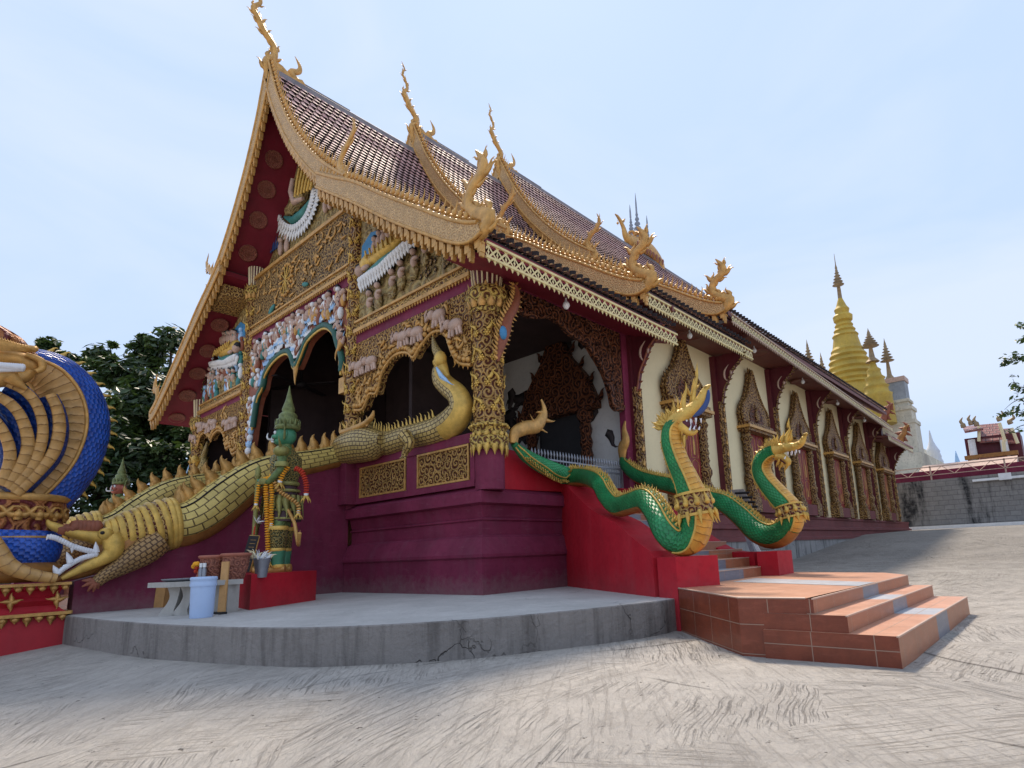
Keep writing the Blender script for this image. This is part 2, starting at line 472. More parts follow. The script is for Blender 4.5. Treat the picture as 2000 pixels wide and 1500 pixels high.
def ridges(name, col, dark, size=0.09, dist=0.03, rough=0.4):
    t = NT(name); x = t.n('SeparateXYZ', {0: t.uv()})
    y2 = t.math('MULTIPLY', x.outputs[1], 1.0)
    n = t.noise(t.obj(), 6.0, 3, 0.6)
    f = t.math('FRACT', t.math('ADD', t.math('MULTIPLY', x.outputs[0], 1 / size), t.math('MULTIPLY', n, 0.5)))
    h = t.math('SUBTRACT', 1.0, t.math('POWER', f, 2.0))
    base = t.mix(t.ramp(n, [(0.3, 0.0), (0.7, 1.0)]), sc(col, 0.8), sc(col, 1.2))
    c = t.mix(t.ramp(h, [(0.0, 0.0), (0.28, 1.0)]), dark, base)
    return t.fin(c, rough, 0.1, h, dist, 1.0)
M_belly = ridges('belly_gold', (0.62, 0.34, 0.06), (0.26, 0.11, 0.02), 0.09)
M_bellyb = ridges('naga_belly_gold', (0.48, 0.27, 0.085), (0.20, 0.09, 0.025), 0.17, 0.04)
M_under = paint('orange_underside', (0.34, 0.15, 0.035), 0.4, 0.3, 5, 0.003, 0.1, 0.3)
# ------------------------------------------------------------------ ground
def lerp(t, pts):
    if t <= pts[0][0]: return pts[0][1]
    for (a, b), (c, d) in zip(pts, pts[1:]):
        if t <= c: return b + (d - b) * (t - a) / (c - a)
    return pts[-1][1]
def gz(x, y):
    z = lerp(y, [(-30, -1.6), (-8, -0.78), (-5.2, -0.44), (-1, -0.49), (4.5, -0.44), (9, -0.2), (17, 0.17), (22.7, 0.72), (27.5, 1.1), (42, 1.42), (80, 1.6)])
    if x < -2 and y > -6: z = min(z, -0.45 + 0.0 * x)
    return z
def concrete_ground():
    t = NT('ground_concrete'); o = t.obj()
    big = t.noise(o, 0.13, 3, 0.5)
    vo = t.n('TexVoronoi', {'Vector': t.n('VectorMath', {0: o, 1: t.n('VectorMath', {0: t.n('TexNoise', {'Vector': o, 'Scale': 0.9, 'Detail': 2.0}).outputs['Color'], 'Scale': 1.3}, operation='SCALE').outputs[0]}, operation='ADD').outputs[0], 'Scale': 0.62}, voronoi_dimensions='2D')
    ca = t.n('SeparateColor', {0: vo.outputs['Color']}).outputs[0]
    ang = t.math('MULTIPLY_ADD', ca, 2.4, 0.5)
    dst = t.n('VectorMath', {0: t.n('TexNoise', {'Vector': o, 'Scale': 1.1, 'Detail': 3.0}).outputs['Color'], 'Scale': 0.16}, operation='SCALE').outputs[0]
    ow = t.n('VectorMath', {0: o, 1: dst}, operation='ADD').outputs[0]
    rot = t.n('VectorRotate', {'Vector': ow, 'Angle': ang}, rotation_type='Z_AXIS').outputs[0]
    st1 = t.noise(t.n('Mapping', {0: rot, 'Scale': (1.5, 62, 1)}).outputs[0], 1.0, 4, 0.7)
    rot2 = t.n('VectorRotate', {'Vector': ow, 'Angle': 0.9}, rotation_type='Z_AXIS').outputs[0]
    st2 = t.noise(t.n('Mapping', {0: rot2, 'Scale': (1.3, 30, 1)}).outputs[0], 1.0, 5, 0.65)
    fine = t.noise(o, 26, 5, 0.7)
    mid = t.noise(o, 1.7, 5, 0.65)
    lump = t.n('TexNoise', {'Vector': t.n('Mapping', {0: rot2, 'Scale': (3, 7, 1)}).outputs[0], 'Scale': 1.4, 'Detail': 8.0, 'Roughness': 0.75}).outputs['Fac']
    patch = t.ramp(t.noise(o, 0.5, 3, 0.6), [(0.40, 0.0), (0.52, 1.0)])
    g1 = t.math('MULTIPLY', t.ramp(st1, [(0.555, 0.0), (0.63, 1.0)]), patch)
    g2 = t.math('MULTIPLY', t.ramp(st2, [(0.55, 0.0), (0.68, 1.0)]), 0.6)
    groove = t.math('MAXIMUM', g1, g2)
    c = t.mix(t.ramp(big, [(0.35, 0.0), (0.65, 1.0)]), (0.60, 0.55, 0.485), (0.68, 0.62, 0.55))
    c = t.mix(t.math('MULTIPLY', t.ramp(mid, [(0.40, 0.0), (0.7, 1.0)]), 0.5), c, (0.44, 0.40, 0.36))
    c = t.mix(t.math('MULTIPLY', groove, 0.44), c, (0.25, 0.195, 0.155))
    sp = t.n('SeparateXYZ', {0: o})
    wet = t.ramp(t.math('ADD', t.math('MULTIPLY', sp.outputs[1], 0.045), t.math('MULTIPLY', mid, 0.5)), [(0.35, 0.0), (0.95, 1.0)])
    c = t.mix(t.math('MULTIPLY', wet, 0.72), c, (0.17, 0.155, 0.135))
    c = t.mix(t.math('MULTIPLY', t.ramp(lump, [(0.50, 0.0), (0.66, 1.0)]), 0.32), c, (0.30, 0.255, 0.21))
    c = t.mix(t.math('MULTIPLY', t.ramp(t.noise(o, 0.35, 4, 0.7), [(0.5, 0.0), (0.7, 1.0)]), 0.35), c, (0.34, 0.30, 0.26))
    pit = t.ramp(t.noise(o, 11, 3, 0.7), [(0.67, 0.0), (0.71, 1.0)])
    c = t.mix(t.math('MULTIPLY', pit, 0.8), c, (0.09, 0.075, 0.06))
    c = t.mix(t.math('MULTIPLY', t.ramp(fine, [(0.3, 0.0), (0.7, 1.0)]), 0.22), c, (0.30, 0.28, 0.26))
    # expansion joints and hairline cracks
    cr_ = t.n('TexVoronoi', {'Vector': ow, 'Scale': 0.16}, feature='DISTANCE_TO_EDGE').outputs['Distance']
    ck = t.math('MULTIPLY', t.ramp(cr_, [(0.0, 1.0), (0.004, 0.0)]), t.ramp(t.noise(o, 0.8, 2, 0.5), [(0.45, 0.0), (0.6, 1.0)]))
    c = t.mix(t.math('MULTIPLY', ck, 0.8), c, (0.07, 0.06, 0.05))
    h = t.math('SUBTRACT', t.math('MULTIPLY_ADD', fine, 0.5, t.math('MULTIPLY', lump, 4.0)), t.math('ADD', t.math('MULTIPLY', groove, 0.9), pit))
    return t.fin(c, 0.85, 0, h, 0.022, 1.0, 0.2)
def concrete(name, col, dark, streak=0.7, bump=0.012):
    t = NT(name); o = t.obj()
    a = t.noise(o, 0.9, 5, 0.65); b = t.noise(o, 12, 5, 0.7)
    sv = t.noise(t.n('Mapping', {0: o, 'Scale': (3.0, 3.0, 0.35)}).outputs[0], 1.0, 5, 0.7)
    c = t.mix(t.ramp(a, [(0.3, 0.0), (0.7, 1.0)]), sc(col, 0.82), sc(col, 1.12))
    c = t.mix(t.math('MULTIPLY', t.ramp(sv, [(0.5, 0.0), (0.68, 1.0)]), streak), c, dark)
    cr_ = t.n('TexVoronoi', {'Vector': t.n('VectorMath', {0: o, 1: t.n('TexNoise', {'Vector': o, 'Scale': 2.0, 'Detail': 4.0}).outputs['Color']}, operation='ADD').outputs[0], 'Scale': 0.8}, feature='DISTANCE_TO_EDGE').outputs['Distance']
    ck = t.math('MULTIPLY', t.ramp(cr_, [(0.0, 1.0), (0.008, 0.0)]), t.ramp(t.noise(o, 0.7, 2, 0.5), [(0.52, 0.0), (0.66, 1.0)]))
    c = t.mix(t.math('MULTIPLY', ck, 0.85), c, (0.05, 0.045, 0.04))
    c = t.mix(t.math('MULTIPLY', t.ramp(b, [(0.35, 0.0), (0.7, 1.0)]), 0.3), c, sc(col, 0.6))
    return t.fin(c, 0.85, 0, t.math('SUBTRACT', t.math('ADD', b, t.math('MULTIPLY', a, 1.5)), ck), bump, 1.0, 0.2)
M_ground = concrete_ground()
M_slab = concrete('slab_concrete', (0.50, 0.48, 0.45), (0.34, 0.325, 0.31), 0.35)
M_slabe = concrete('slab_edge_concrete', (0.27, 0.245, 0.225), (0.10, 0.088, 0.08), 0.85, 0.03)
M_found = concrete('foundation_concrete', (0.30, 0.29, 0.28), (0.04, 0.04, 0.04), 0.9, 0.02)

mb = MB().mat(M_ground)
xs = [-900, -300, -120, -60, -35] + [-22 + i * 1.0 for i in range(60)] + [45, 70, 140, 300, 900]
ys = [-400, -120, -50, -25] + [-16 + i * 0.8 for i in range(80)] + [55, 70, 100, 200, 500, 1200]
vs = [(x, y, gz(x, y) + 0.012 * math.sin(x * 1.7 + y) * math.cos(y * 1.3)) for y in ys for x in xs]
nx = len(xs)
mb.add(vs, [(j * nx + i, j * nx + i + 1, (j + 1) * nx + i + 1, (j + 1) * nx + i) for j in range(len(ys) - 1) for i in range(nx - 1)], None, True)
tag(obj('ground', mb), 'pale brushed concrete yard sloping up beside the temple', kind='structure')

# raised concrete slab in front of the temple
edge = [(-5.35, -5.62), (-3.2, -5.52), (-1.2, -5.34), (0.3, -5.08), (1.5, -4.75), (2.3, -4.3), (3.0, -3.6), (3.55, -2.7), (3.95, -1.6), (4.3, -0.25)]
edge = spl(edge, 3)
mb = MB().mat(M_slab)
poly = edge + [(4.3, 0.5), (0.5, 2.8), (-0.5, 2.8), (-0.5, 0.4), (-5.0, 0.4), (-5.35, 0.0)]
n = len(poly)
mb.add([(x, y, 0) for x, y in poly], [tuple(range(n))])
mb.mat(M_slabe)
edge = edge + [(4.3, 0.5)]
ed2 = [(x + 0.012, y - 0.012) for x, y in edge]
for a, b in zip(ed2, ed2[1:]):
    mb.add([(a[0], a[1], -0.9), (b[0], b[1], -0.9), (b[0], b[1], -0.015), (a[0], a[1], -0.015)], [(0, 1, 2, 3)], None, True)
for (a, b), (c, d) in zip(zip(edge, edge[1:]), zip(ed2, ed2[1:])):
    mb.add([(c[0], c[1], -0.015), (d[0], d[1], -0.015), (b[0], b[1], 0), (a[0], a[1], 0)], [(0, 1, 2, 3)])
tag(obj('pavement', mb), 'raised grey concrete apron with curved stained edge before the temple', kind='structure')

# ------------------------------------------------------------------ temple
M_inner = paint('porch_shade_dark', (0.06, 0.04, 0.04), 0.7, 0.3, 1.5, 0.002, 0, 0.1)  # shade inside the porch put into the wall and ceiling colour
T = thing('temple', 'long temple hall with gilded gable, tiered mauve tiled roofs and burgundy base', 'temple', (-8.9, 0, 0))
CX = -8.95
XL = lambda x: 2 * CX - x            # mirror across the hall's axis

# plinth: profile swept along the front, round the corner and down the side
prof = [(0.10, -0.35), (0.10, 0.70), (0.15, 0.74), (0.15, 0.80), (0.00, 1.14), (-0.10, 1.20), (-0.10, 1.48), (-0.06, 1.50), (-0.06, 1.53), (-0.10, 1.55), (-0.04, 1.80), (0.10, 1.84), (0.10, 2.07), (-0.12, 2.20), (-0.5, 2.20)]
def sweep(mb, prof, path):      # path: list of (x,y) with outward offset directions
    rings = []
    for (x, y, ox, oy) in path:
        rings.append([(x + o * ox, y + o * oy, z) for o, z in prof])
    k = len(prof)
    for a, b in zip(rings, rings[1:]):
        for i in range(k - 1):
            mb.add([a[i], b[i], b[i + 1], a[i + 1]], [(0, 1, 2, 3)])
mb = MB().mat(M_burg)
sweep(mb, prof, [(-5.2, 0, 0, -1), (0, 0, 1, -1), (0, 5.6, 1, 0)])
obj('plinth', mb, T)
mb = MB().mat(M_burg)
sweep(mb, prof, [(-17.4, 2, -1, 0), (-17.4, 0, -1, -1), (-12.5, 0, 0, -1)])
plinth = obj('plinth', mb, T)
mb = MB().mat(M_sbase)
prof2 = [(0.30, 0.9), (0.30, 1.02), (0.22, 1.06), (0.22, 1.30), (0.30, 1.34), (0.30, 1.46), (0.16, 1.52), (0.16, 1.80), (0.20, 1.83), (0.20, 1.94), (-0.2, 1.96)]
sweep(mb, prof2, [(0, 5.4, 1, 0), (0, 39.6, 1, 1), (-17, 39.6, 0, 1)])
obj('wall_base', mb, T)
mb = MB().mat(M_found)
mb.box(-17, 0.26, 6.0, 39.5, -0.6, 0.9)
obj('foundation', mb, T)
# porch floor and interior
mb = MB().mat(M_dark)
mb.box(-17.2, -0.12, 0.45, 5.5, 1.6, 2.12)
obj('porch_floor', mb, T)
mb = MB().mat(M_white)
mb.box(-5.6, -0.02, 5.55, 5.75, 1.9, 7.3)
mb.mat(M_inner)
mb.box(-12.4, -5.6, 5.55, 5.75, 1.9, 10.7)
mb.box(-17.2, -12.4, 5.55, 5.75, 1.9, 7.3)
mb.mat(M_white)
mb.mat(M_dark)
# dark painted scroll murals on the porch wall
for k in range(26):
    x = -4.9 + rng.random() * 4.2; z = 4.0 + rng.random() * 3.4
    a = rng.random() * 6.28; l = 0.25 + rng.random() * 0.5
    P = V((x, 5.535, z)); D = V((math.cos(a), 0, math.sin(a)))
    mb.flame(P, D, V((0, 1, 0)), l * 1.6, l * 0.7, 0.012, 0.4)
obj('porch_wall', mb, T)
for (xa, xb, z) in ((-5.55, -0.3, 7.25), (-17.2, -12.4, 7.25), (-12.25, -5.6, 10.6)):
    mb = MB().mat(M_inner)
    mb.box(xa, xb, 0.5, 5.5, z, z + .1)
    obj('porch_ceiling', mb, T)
mb = MB().mat(M_black); mb.box(-5.75, -5.6, .42, 5.5, 7.2, 10.6); obj('porch_partition', mb, T)  # black stands in for the shade high in the porch
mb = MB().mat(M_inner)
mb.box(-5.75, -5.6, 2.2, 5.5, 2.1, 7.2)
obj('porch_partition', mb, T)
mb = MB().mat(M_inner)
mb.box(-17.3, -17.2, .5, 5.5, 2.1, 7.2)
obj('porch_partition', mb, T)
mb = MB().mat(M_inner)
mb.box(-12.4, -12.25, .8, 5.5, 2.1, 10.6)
obj('porch_partition', mb, T)

def aedicule(mb, xc, y, z0, z1, w, yn=-1):
    """carved doorway with stacked ring columns and a pointed pediment (on a wall facing -y)"""
    for s in (-1, 1):
        c = (xc + s * w * 0.5, y - 0.2, z0)
        h = z1 - z0
        pr = []
        for i in range(15):
            t = i / 14
            pr.append((t * h, 0.15 + 0.05 * (i % 2) + (0.07 if i in (0, 1, 13, 14) else 0)))
        mb.lathe(pr, c, 8)
    mb.box(xc - w * 0.72, xc + w * 0.72, y - 0.38, y - 0.02, z1, z1 + 0.22)
    hh = w * 1.1
    pts = [(xc - w * .72, z1 + .22), (xc + w * .72, z1 + .22), (xc + w * .55, z1 + .22 + hh * .35), (xc + w * .28, z1 + .22 + hh * .65), (xc, z1 + .22 + hh * 1.15), (xc - w * .28, z1 + .22 + hh * .65), (xc - w * .55, z1 + .22 + hh * .35)]
    mb.prism(pts, 'y', y - 0.26, y - 0.02)
    for s in (-1, 1):
        for k in range(5):
            t = k / 4
            x = xc + s * w * (.72 - .6 * t); z = z1 + .25 + hh * t * .95
            mb.flame((x, y - .15, z), V((s * .8, 0, 1)), V((0, 1, 0)), .4, .2, .08, -.3 * s)
mb = MB().mat(M_dcarv)
aedicule(mb, -2.5, 5.55, 2.2, 4.9, 2.2)
mb.mat(M_black)
mb.box(-3.4, -1.6, 5.5, 5.54, 2.1, 4.9)
obj('porch_doorway', mb, T)

# --- balustrade on the facade, right bay
def balustrade(x0, x1, mul, name='balustrade'):
    mb = MB().mat(M_burg)
    mb.box(x0, x1, -0.02, 0.30, 2.2, 2.34)
    mb.box(x0, x1, -0.04, 0.34, 3.13, 3.34)
    mb.box(x0, x1, 0.06, 0.26, 2.34, 3.13)
    for x in mul: mb.box(x - .2, x + .2, -0.01, 0.27, 2.34, 3.13)
    mb.box(x0, x0 + .14, -0.01, 0.27, 2.34, 3.13)
    mb.box(x1 - .14, x1, -0.01, 0.27, 2.34, 3.13)
    b = obj(name, mb, T)
    ed = [x0 + .14] + [q for x in mul for q in (x - .2, x + .2)] + [x1 - .14]
    for i in range(0, len(ed), 2):
        pb = MB().mat(M_panel)
        pb.box(ed[i] + .03, ed[i + 1] - .03, 0.0, 0.06, 2.36, 3.11)
        pb.mat(M_goldp)
        a, b2 = ed[i] + .03, ed[i + 1] - .03
        for (p, q, r_, s_) in ((a, b2, 2.345, 2.39), (a, b2, 3.08, 3.125)): pb.box(p, q, -0.03, 0.02, r_, s_)
        for (p, q) in ((a, a + .04), (b2 - .04, b2)): pb.box(p, q, -0.028, 0.02, 2.39, 3.08)
        obj('carved_panel', pb, b)
balustrade(-4.85, -0.2, [-2.43])
balustrade(-17.0, -12.6, [-15.0])
# parapet beside the side stair (crimson)
mb = MB().mat(M_red)
mb.prism([(0.5, 2.15), (0.5, 3.05), (1.0, 3.02), (1.7, 2.78), (2.5, 2.42), (2.9, 2.2)], 'x', -0.28, -0.02)
obj('parapet', mb, T)

# --- columns
def column(c, r, z0, z1, cap=True, base=True, mat=M_col, shaft_low=None):
    mb = MB().mat(mat)
    n = int((z1 - z0) / 0.3) + 2
    mb.lathe([(z0 + (z1 - z0) * i / (n - 1), r) for i in range(n)], (c[0], c[1], 0), 20)
    # rosettes standing proud along the shaft
    mb.mat(M_goldy)
    k = int((z1 - z0) / 0.55)
    for i in range(k):
        for j in range(8):
            a = 2 * math.pi * (j + (i % 2) * .5) / 8
            z = z0 + .3 + i * .55
            d = V((math.cos(a), math.sin(a), 0)); tt = V((-math.sin(a), math.cos(a), 0))
            P = V((c[0], c[1], z)) + d * (r + .005)
            mb.blob(P, .038, None, 6, 4)
            for q in range(6):
                b = q * math.pi / 3
                mb.blob(P + (tt * math.cos(b) + V((0, 0, 1)) * math.sin(b)) * .055, .026, None, 5, 3)
            # diagonal leaf
            mb.flame(P + V((0, 0, .08)), V((0, 0, 1)) + tt * (.9 if j % 2 else -.9), d, .30, .09, .05, .3)
    col = obj('column', mb, T)
    if base:
        b = MB().mat(M_lotus)
        z = z0 - .02
        b.lathe([(0, r + .03), (.05, r + .05), (.25, r + .10), (.30, r + .04), (.45, r + .02), (.5, r + .09), (.54, r + .09), (.58, r + .02)], (c[0], c[1], z), 20)
        b.mat(M_goldy)
        for j in range(14):
            a = 2 * math.pi * j / 14; d = V((math.cos(a), math.sin(a), 0))
            b.flame(V((c[0], c[1], z + .10)) + d * (r + .05), V((0, 0, -1)), d, .24, .15, .05, .0)
            b.flame(V((c[0], c[1], z + .36)) + d * (r + .05), V((0, 0, -1)), d, .18, .14, .05, .0)
            b.blob(V((c[0], c[1], z + .5)) + d * (r + .08), .035, None, 6, 4)
        obj('column_base', b, col)
    if cap:
        b = MB().mat(M_lotus)
        b.lathe([(0, r + .02), (.06, r + .06), (.1, r + .02), (.35, r + .16), (.55, r + .12), (.62, r + .02)], (c[0], c[1], z1 - .1), 20)
        b.mat(M_goldp)
        for rr in range(2):
            for j in range(12):
                a = 2 * math.pi * (j + rr * .5) / 12; d = V((math.cos(a), math.sin(a), 0))
                b.flame(V((c[0], c[1], z1 + rr * .26)) + d * (r + .04), d * .35 + V((0, 0, 1)), d, .30, .20, .07, .05)
        b.mat(M_burgd)
        b.lathe([(0, r * .92), (.75, r * 1.15)], (c[0], c[1], z1 + .5), 20)
        b.mat(M_cream)
        for j in range(18):
            a = 2 * math.pi * j / 18; d = V((math.cos(a), math.sin(a), 0))
            P = V((c[0], c[1], z1 + .5)) + d * r * .93
            b.tube([P, P + V((0, 0, .74)) + d * r * .22], .026, 4, cap=False)
        obj('capital', b, col)
    return col
M_colt = M_col
column((0.02, 0.22), 0.33, 2.95, 6.05)
column((-5.30, 0.12), 0.235, 2.8, 10.6, cap=False)
column((-12.42, 0.12), 0.235, 2.8, 10.3)
column((-17.1, 0.15), 0.28, 2.95, 6.2)
for c, r in (((0.02, 0.22), .31), ((-5.3, .12), .22), ((-12.42, .12), .22), ((-17.1, .15), .26)):
    mb = MB().mat(M_burg)
    mb.lathe([(2.1, r), (2.98, r)], (c[0], c[1], 0), 16)
    obj('column_foot', mb, T)

# --- beams and gable wall
gab = [(-17.6, 6.9), (-16.2, 8.3), (-14.5, 9.9), (-13.3, 10.5), (-12.6, 11.7), (-11.6, 13.4), (-10.5, 15.2), (-9.6, 16.9), (-8.7, 15.2), (-7.5, 13.5), (-6.2, 12.0), (-5.2, 11.0), (-3.4, 9.7), (-1.8, 8.5), (-0.3, 7.3), (-0.1, 6.9)]
mb = MB().mat(M_burgd)
mb.prism([(-5.5, 7.0), (-0.1, 7.0)] + gab[::-1][1:4] + [(-5.5, 11.0)], 'y', 0.2, 0.4)
mb.prism([(-17.6, 7.0), (-12.3, 7.0), (-12.3, 11.3), (-13.3, 10.5), (-14.5, 9.9), (-16.2, 8.3)], 'y', 0.2, 0.4)
mb.prism([(-12.3, 8.8), (-5.5, 8.8), (-5.5, 11.2), (-12.3, 11.2)], 'y', 0.2, 0.4)
mb.prism([(-12.9, 11.2), (-5.3, 11.2)] + gab[::-1][5:12], 'y', 0.64, 0.8)
obj('gable_wall', mb, T)
def beam(x0, x1, z, name='carved_beam', y=0.0):
    mb = MB().mat(M_band)
    mb.box(x0, x1, y - .02, y + .22, z + .14, z + .34)
    mb.mat(M_goldp)
    mb.box(x0, x1, y - .07, y + .22, z + .34, z + .40)
    mb.box(x0, x1, y - .10, y + .22, z + .04, z + .14)
    nb = int((x1 - x0) / .11)
    for i in range(nb):
        x = x0 + (i + .5) * (x1 - x0) / nb
        mb.flame((x, y - .06, z + .05), (0, 0, -1), (0, 1, 0), .10, .08, .06, 0)
    mb.mat(M_burg)
    mb.box(x0, x1, y + .01, y + .30, z - .26, z + .04)
    return obj(name, mb, T)
beam(-5.08, -0.22, 6.86)
beam(-12.2, -5.52, 8.78)
beam(-17.0, -12.64, 6.80)
# upper scroll panel of the centre bay, with medallion
mb = MB().mat(M_panel2)
mb.box(-12.2, -5.52, 0.02, 0.20, 9.18, 11.0)
mb.mat(M_goldp)
mb.box(-12.6, -5.5, -.04, 0.2, 11.0, 11.12)
for i in range(70):
    x = -12.0 + 6.3 * rng.random(); z = 9.3 + 1.5 * rng.random()
    mb.flame((x, 0.0, z), (rng.uniform(-1, 1), 0, rng.uniform(-.4, 1)), (0, 1, 0), .38, .12, .07, rng.choice((-.4, .4)))
for a in range(18):
    b = a * math.pi / 9
    mb.blob((-9.6 + .42 * math.cos(b), -.02, 10.1 + .55 * math.sin(b)), .06, None, 6, 4)
mb.mat(M_goldy)
for a in range(10):
    b = a * math.pi / 5
    mb.tube([(-9.6, -.04, 10.1), (-9.6 + .4 * math.cos(b), -.04, 10.1 + .52 * math.sin(b))], .02, 4)
mb.mat(M_teal); mb.blob((-8.2, -.02, 9.45), (.22, .06, .08), Euler((0, .3, 0))); mb.blob((-10.6, -.02, 9.35), (.26, .06, .1), Euler((0, -.5, 0)))
obj('scroll_panel', mb, T)

# upper pediment: robed figure on a lotus
def petals(mb, cx, cz, rx, rz, a0, a1, n, y, pl, pw, m):
    mb.mat(m)
    for i in range(n):
        a = R(a0 + (a1 - a0) * i / (n - 1))
        d = V((math.cos(a) * rx, 0, math.sin(a) * rz)); dn = V((math.cos(a) / rx, 0, math.sin(a) / rz)).normalized()
        mb.flame(V((cx, y, cz)) + d, dn, (0, 1, 0), pl, pw, .08, 0, 5)
YR = .5
up = [(-13.4, 11.12), (-5.0, 11.12), (-6.3, 12.1), (-7.5, 13.5), (-8.7, 15.2), (-9.6, 16.6), (-10.4, 15.4), (-11.25, 14.2), (-12.0, 13.0)]
mb = MB().mat(M_ochre)
mb.prism(up, 'y', YR, YR + .12)
mb.mat(M_panel2)
mb.prism([(-.02, 11.12), (YR, 11.12), (YR, 11.62)], 'x', -12.9, -5.4)
q3 = lambda x, y, d=0: on(1, YR - .08 - d, x, y)
arc = spl([tuple(q3(*p)) for p in ((540, 418), (552, 446), (575, 456), (600, 436), (616, 400), (622, 368))], 5)
for k, (a, b) in enumerate(zip(arc, arc[1:])):
    t_ = (V(b) - V(a)).normalized(); o_ = V((t_.z, 0, -t_.x))
    if o_.z > 0 and k < 12: o_ = -o_
    if k >= 12 and o_.x < 0: o_ = -o_
    mb.mat(M_wht)
    mb.flame(V(a) - o_ * .10, o_ + V((0, -.1, 0)), (0, 1, 0), .42, .24, .12, 0, 6)
    mb.flame(V(a) - o_ * .28 + V((0, -.08, 0)), o_, (0, 1, 0), .34, .2, .12, 0, 6)
mb.mat(M_teal); mb.tube([tuple(q3(*p)) for p in ((556, 424), (575, 432), (595, 415), (612, 385))], [.05, .17, .16, .05], 8)
mb.mat(M_ochre); mb.tube([tuple(q3(*p, .05)) for p in ((562, 412), (575, 405), (590, 385), (598, 350), (602, 325))], [.2, .3, .32, .3, .12], 10, side=(0, 1, 0), ell=(1, .6))
mb.mat(M_goldy)
for i in range(6):
    mb.tube([tuple(q3(585 + i * 6, 330 + i * 2, .22)), tuple(q3(580 + i * 6, 355, .28)), tuple(q3(576 + i * 6, 385 - i * 3, .22))], .05, 6)
mb.mat(M_pink); mb.tube([tuple(q3(*p, .2)) for p in ((572, 350), (568, 375), (575, 395), (592, 388))], [.08, .10, .12, .06], 8)
mb.mat(M_nblue); mb.tube([tuple(q3(*p)) for p in ((560, 345), (555, 370), (548, 398))], [.06, .12, .10], 8)
for i in range(7): 
    a = q3(517 + i * 4, 503 - i * 3); mb.flame(a, (-.2 + i * .06, 0, 1), (0, 1, 0), .8 - abs(i - 3) * .12, .16, .06, .1)
mb.mat(M_pink)
for x, y in ((645, 395), (655, 388), (636, 402), (560, 480), (548, 486)):
    a = q3(x, y); mb.blob(a, (.12, .1, .28)); mb.blob(a + V((0, -.02, .32)), .1)
obj('pediment_relief', mb, T)

# right-bay relief: reclining figure on a long lotus, kneeling worshippers
def reclining(mir=False):
    X_ = (lambda x: x) if not mir else XL
    mb = MB().mat(M_ochre)
    pts = [(-5.06, 7.27), (-0.45, 7.27), (-1.7, 8.3), (-3.3, 9.45), (-4.6, 10.3), (-5.06, 10.5)]
    mb.prism([(X_(a), b) for a, b in pts], 'y', 0.06, 0.2)
    mb.mat(M_sky)
    mb.prism([(X_(a), b) for a, b in [(-4.95, 8.9), (-4.1, 8.75), (-3.2, 9.15), (-3.7, 9.55), (-4.5, 9.75), (-4.95, 9.5)]], 'y', 0.03, 0.06)
    mb.mat(M_goldy)
    mb.blob((X_(-3.6), -.05, 8.83), (.95, .22, .24), Euler((0, -.12 if not mir else .12, 0)))
    mb.blob((X_(-4.45), -.06, 8.75), (.34, .2, .26)); mb.blob((X_(-2.75), -.04, 8.98), (.38, .16, .14))
    for i in range(8): mb.tube([(X_(-4.3 + i * .2), -.24, 9.0), (X_(-4.2 + i * .2), -.27, 8.75)], .03, 5)
    mb.mat(M_pink)
    mb.blob((X_(-4.72), -.12, 8.60), .17); mb.blob((X_(-4.35), -.2, 8.55), (.2, .08, .07))
    mb.mat(M_black); mb.blob((X_(-4.76), -.10, 8.70), .15)
    for i in range(7):
        x = X_(-4.2 + i * .22); z = 9.15 + .05 * i + .04 * (i % 2)
        mb.mat(M_pink); mb.blob((x, -.02, z), (.12, .1, .2)); mb.blob((x, -.04, z + .24), .085)
        mb.mat(M_black); mb.blob((x, -.02, z + .29), .08)
    mb.mat(M_teal); mb.blob((X_(-3.7), -.10, 8.45), (1.05, .13, .15), Euler((0, -.12 if not mir else .12, 0)))
    for i in range(20):
        t = i / 19
        x = -4.75 + 2.45 * t; z = 8.22 + .05 * math.sin(t * 3.14) + .52 * max(0, t - .35) ** 1.2
        mb.mat(M_wht); mb.flame((X_(x), -.1, z + .1), (0.15 if not mir else -.15, 0, -1), (0, 1, 0), .36 - .08 * t, .26, .14, 0, 6); mb.flame((X_(x + .06), -.16, z + .16), (0.15 if not mir else -.15, 0, -1), (0, 1, 0), .26 - .06 * t, .22, .14, 0, 6)
    for i in range(7):
        mb.flame((X_(-2.3 + .02 * i), -.08, 8.6 + i * .13), (1 if not mir else -1, 0, -.2 + .15 * i), (0, 1, 0), .22, .15, .08, 0, 5)
    for x, z, s in ((-4.4, 7.5, 1), (-4.0, 7.6, 1), (-3.35, 7.75, 1), (-2.95, 7.85, .95), (-2.4, 7.95, .95), (-1.95, 8.15, .95)):
        mb.mat(M_ochre); mb.blob((X_(x), 0, z - .12), (.17, .08, .26))
        mb.mat(M_pink); mb.blob((X_(x + .05), -.05, z + .08), (.10, .09, .16)); mb.blob((X_(x + .18), -.1, z + .12), (.12, .06, .05)); mb.blob((X_(x + .02), -.06, z + .36), .09)
        mb.mat(M_black); mb.blob((X_(x), -.04, z + .42), .095)
    mb.mat(M_panel2)
    for i in range(40):
        x = rng.uniform(-2.7, -.9); z = rng.uniform(7.45, 9.4 - (x + 2.7) * .75)
        mb.flame((X_(x), .03, z), (rng.uniform(-1, 1), 0, 1), (0, 1, 0), .25, .12, .06, .3)
    return obj('bay_relief', mb, T)
reclining(); reclining(True)

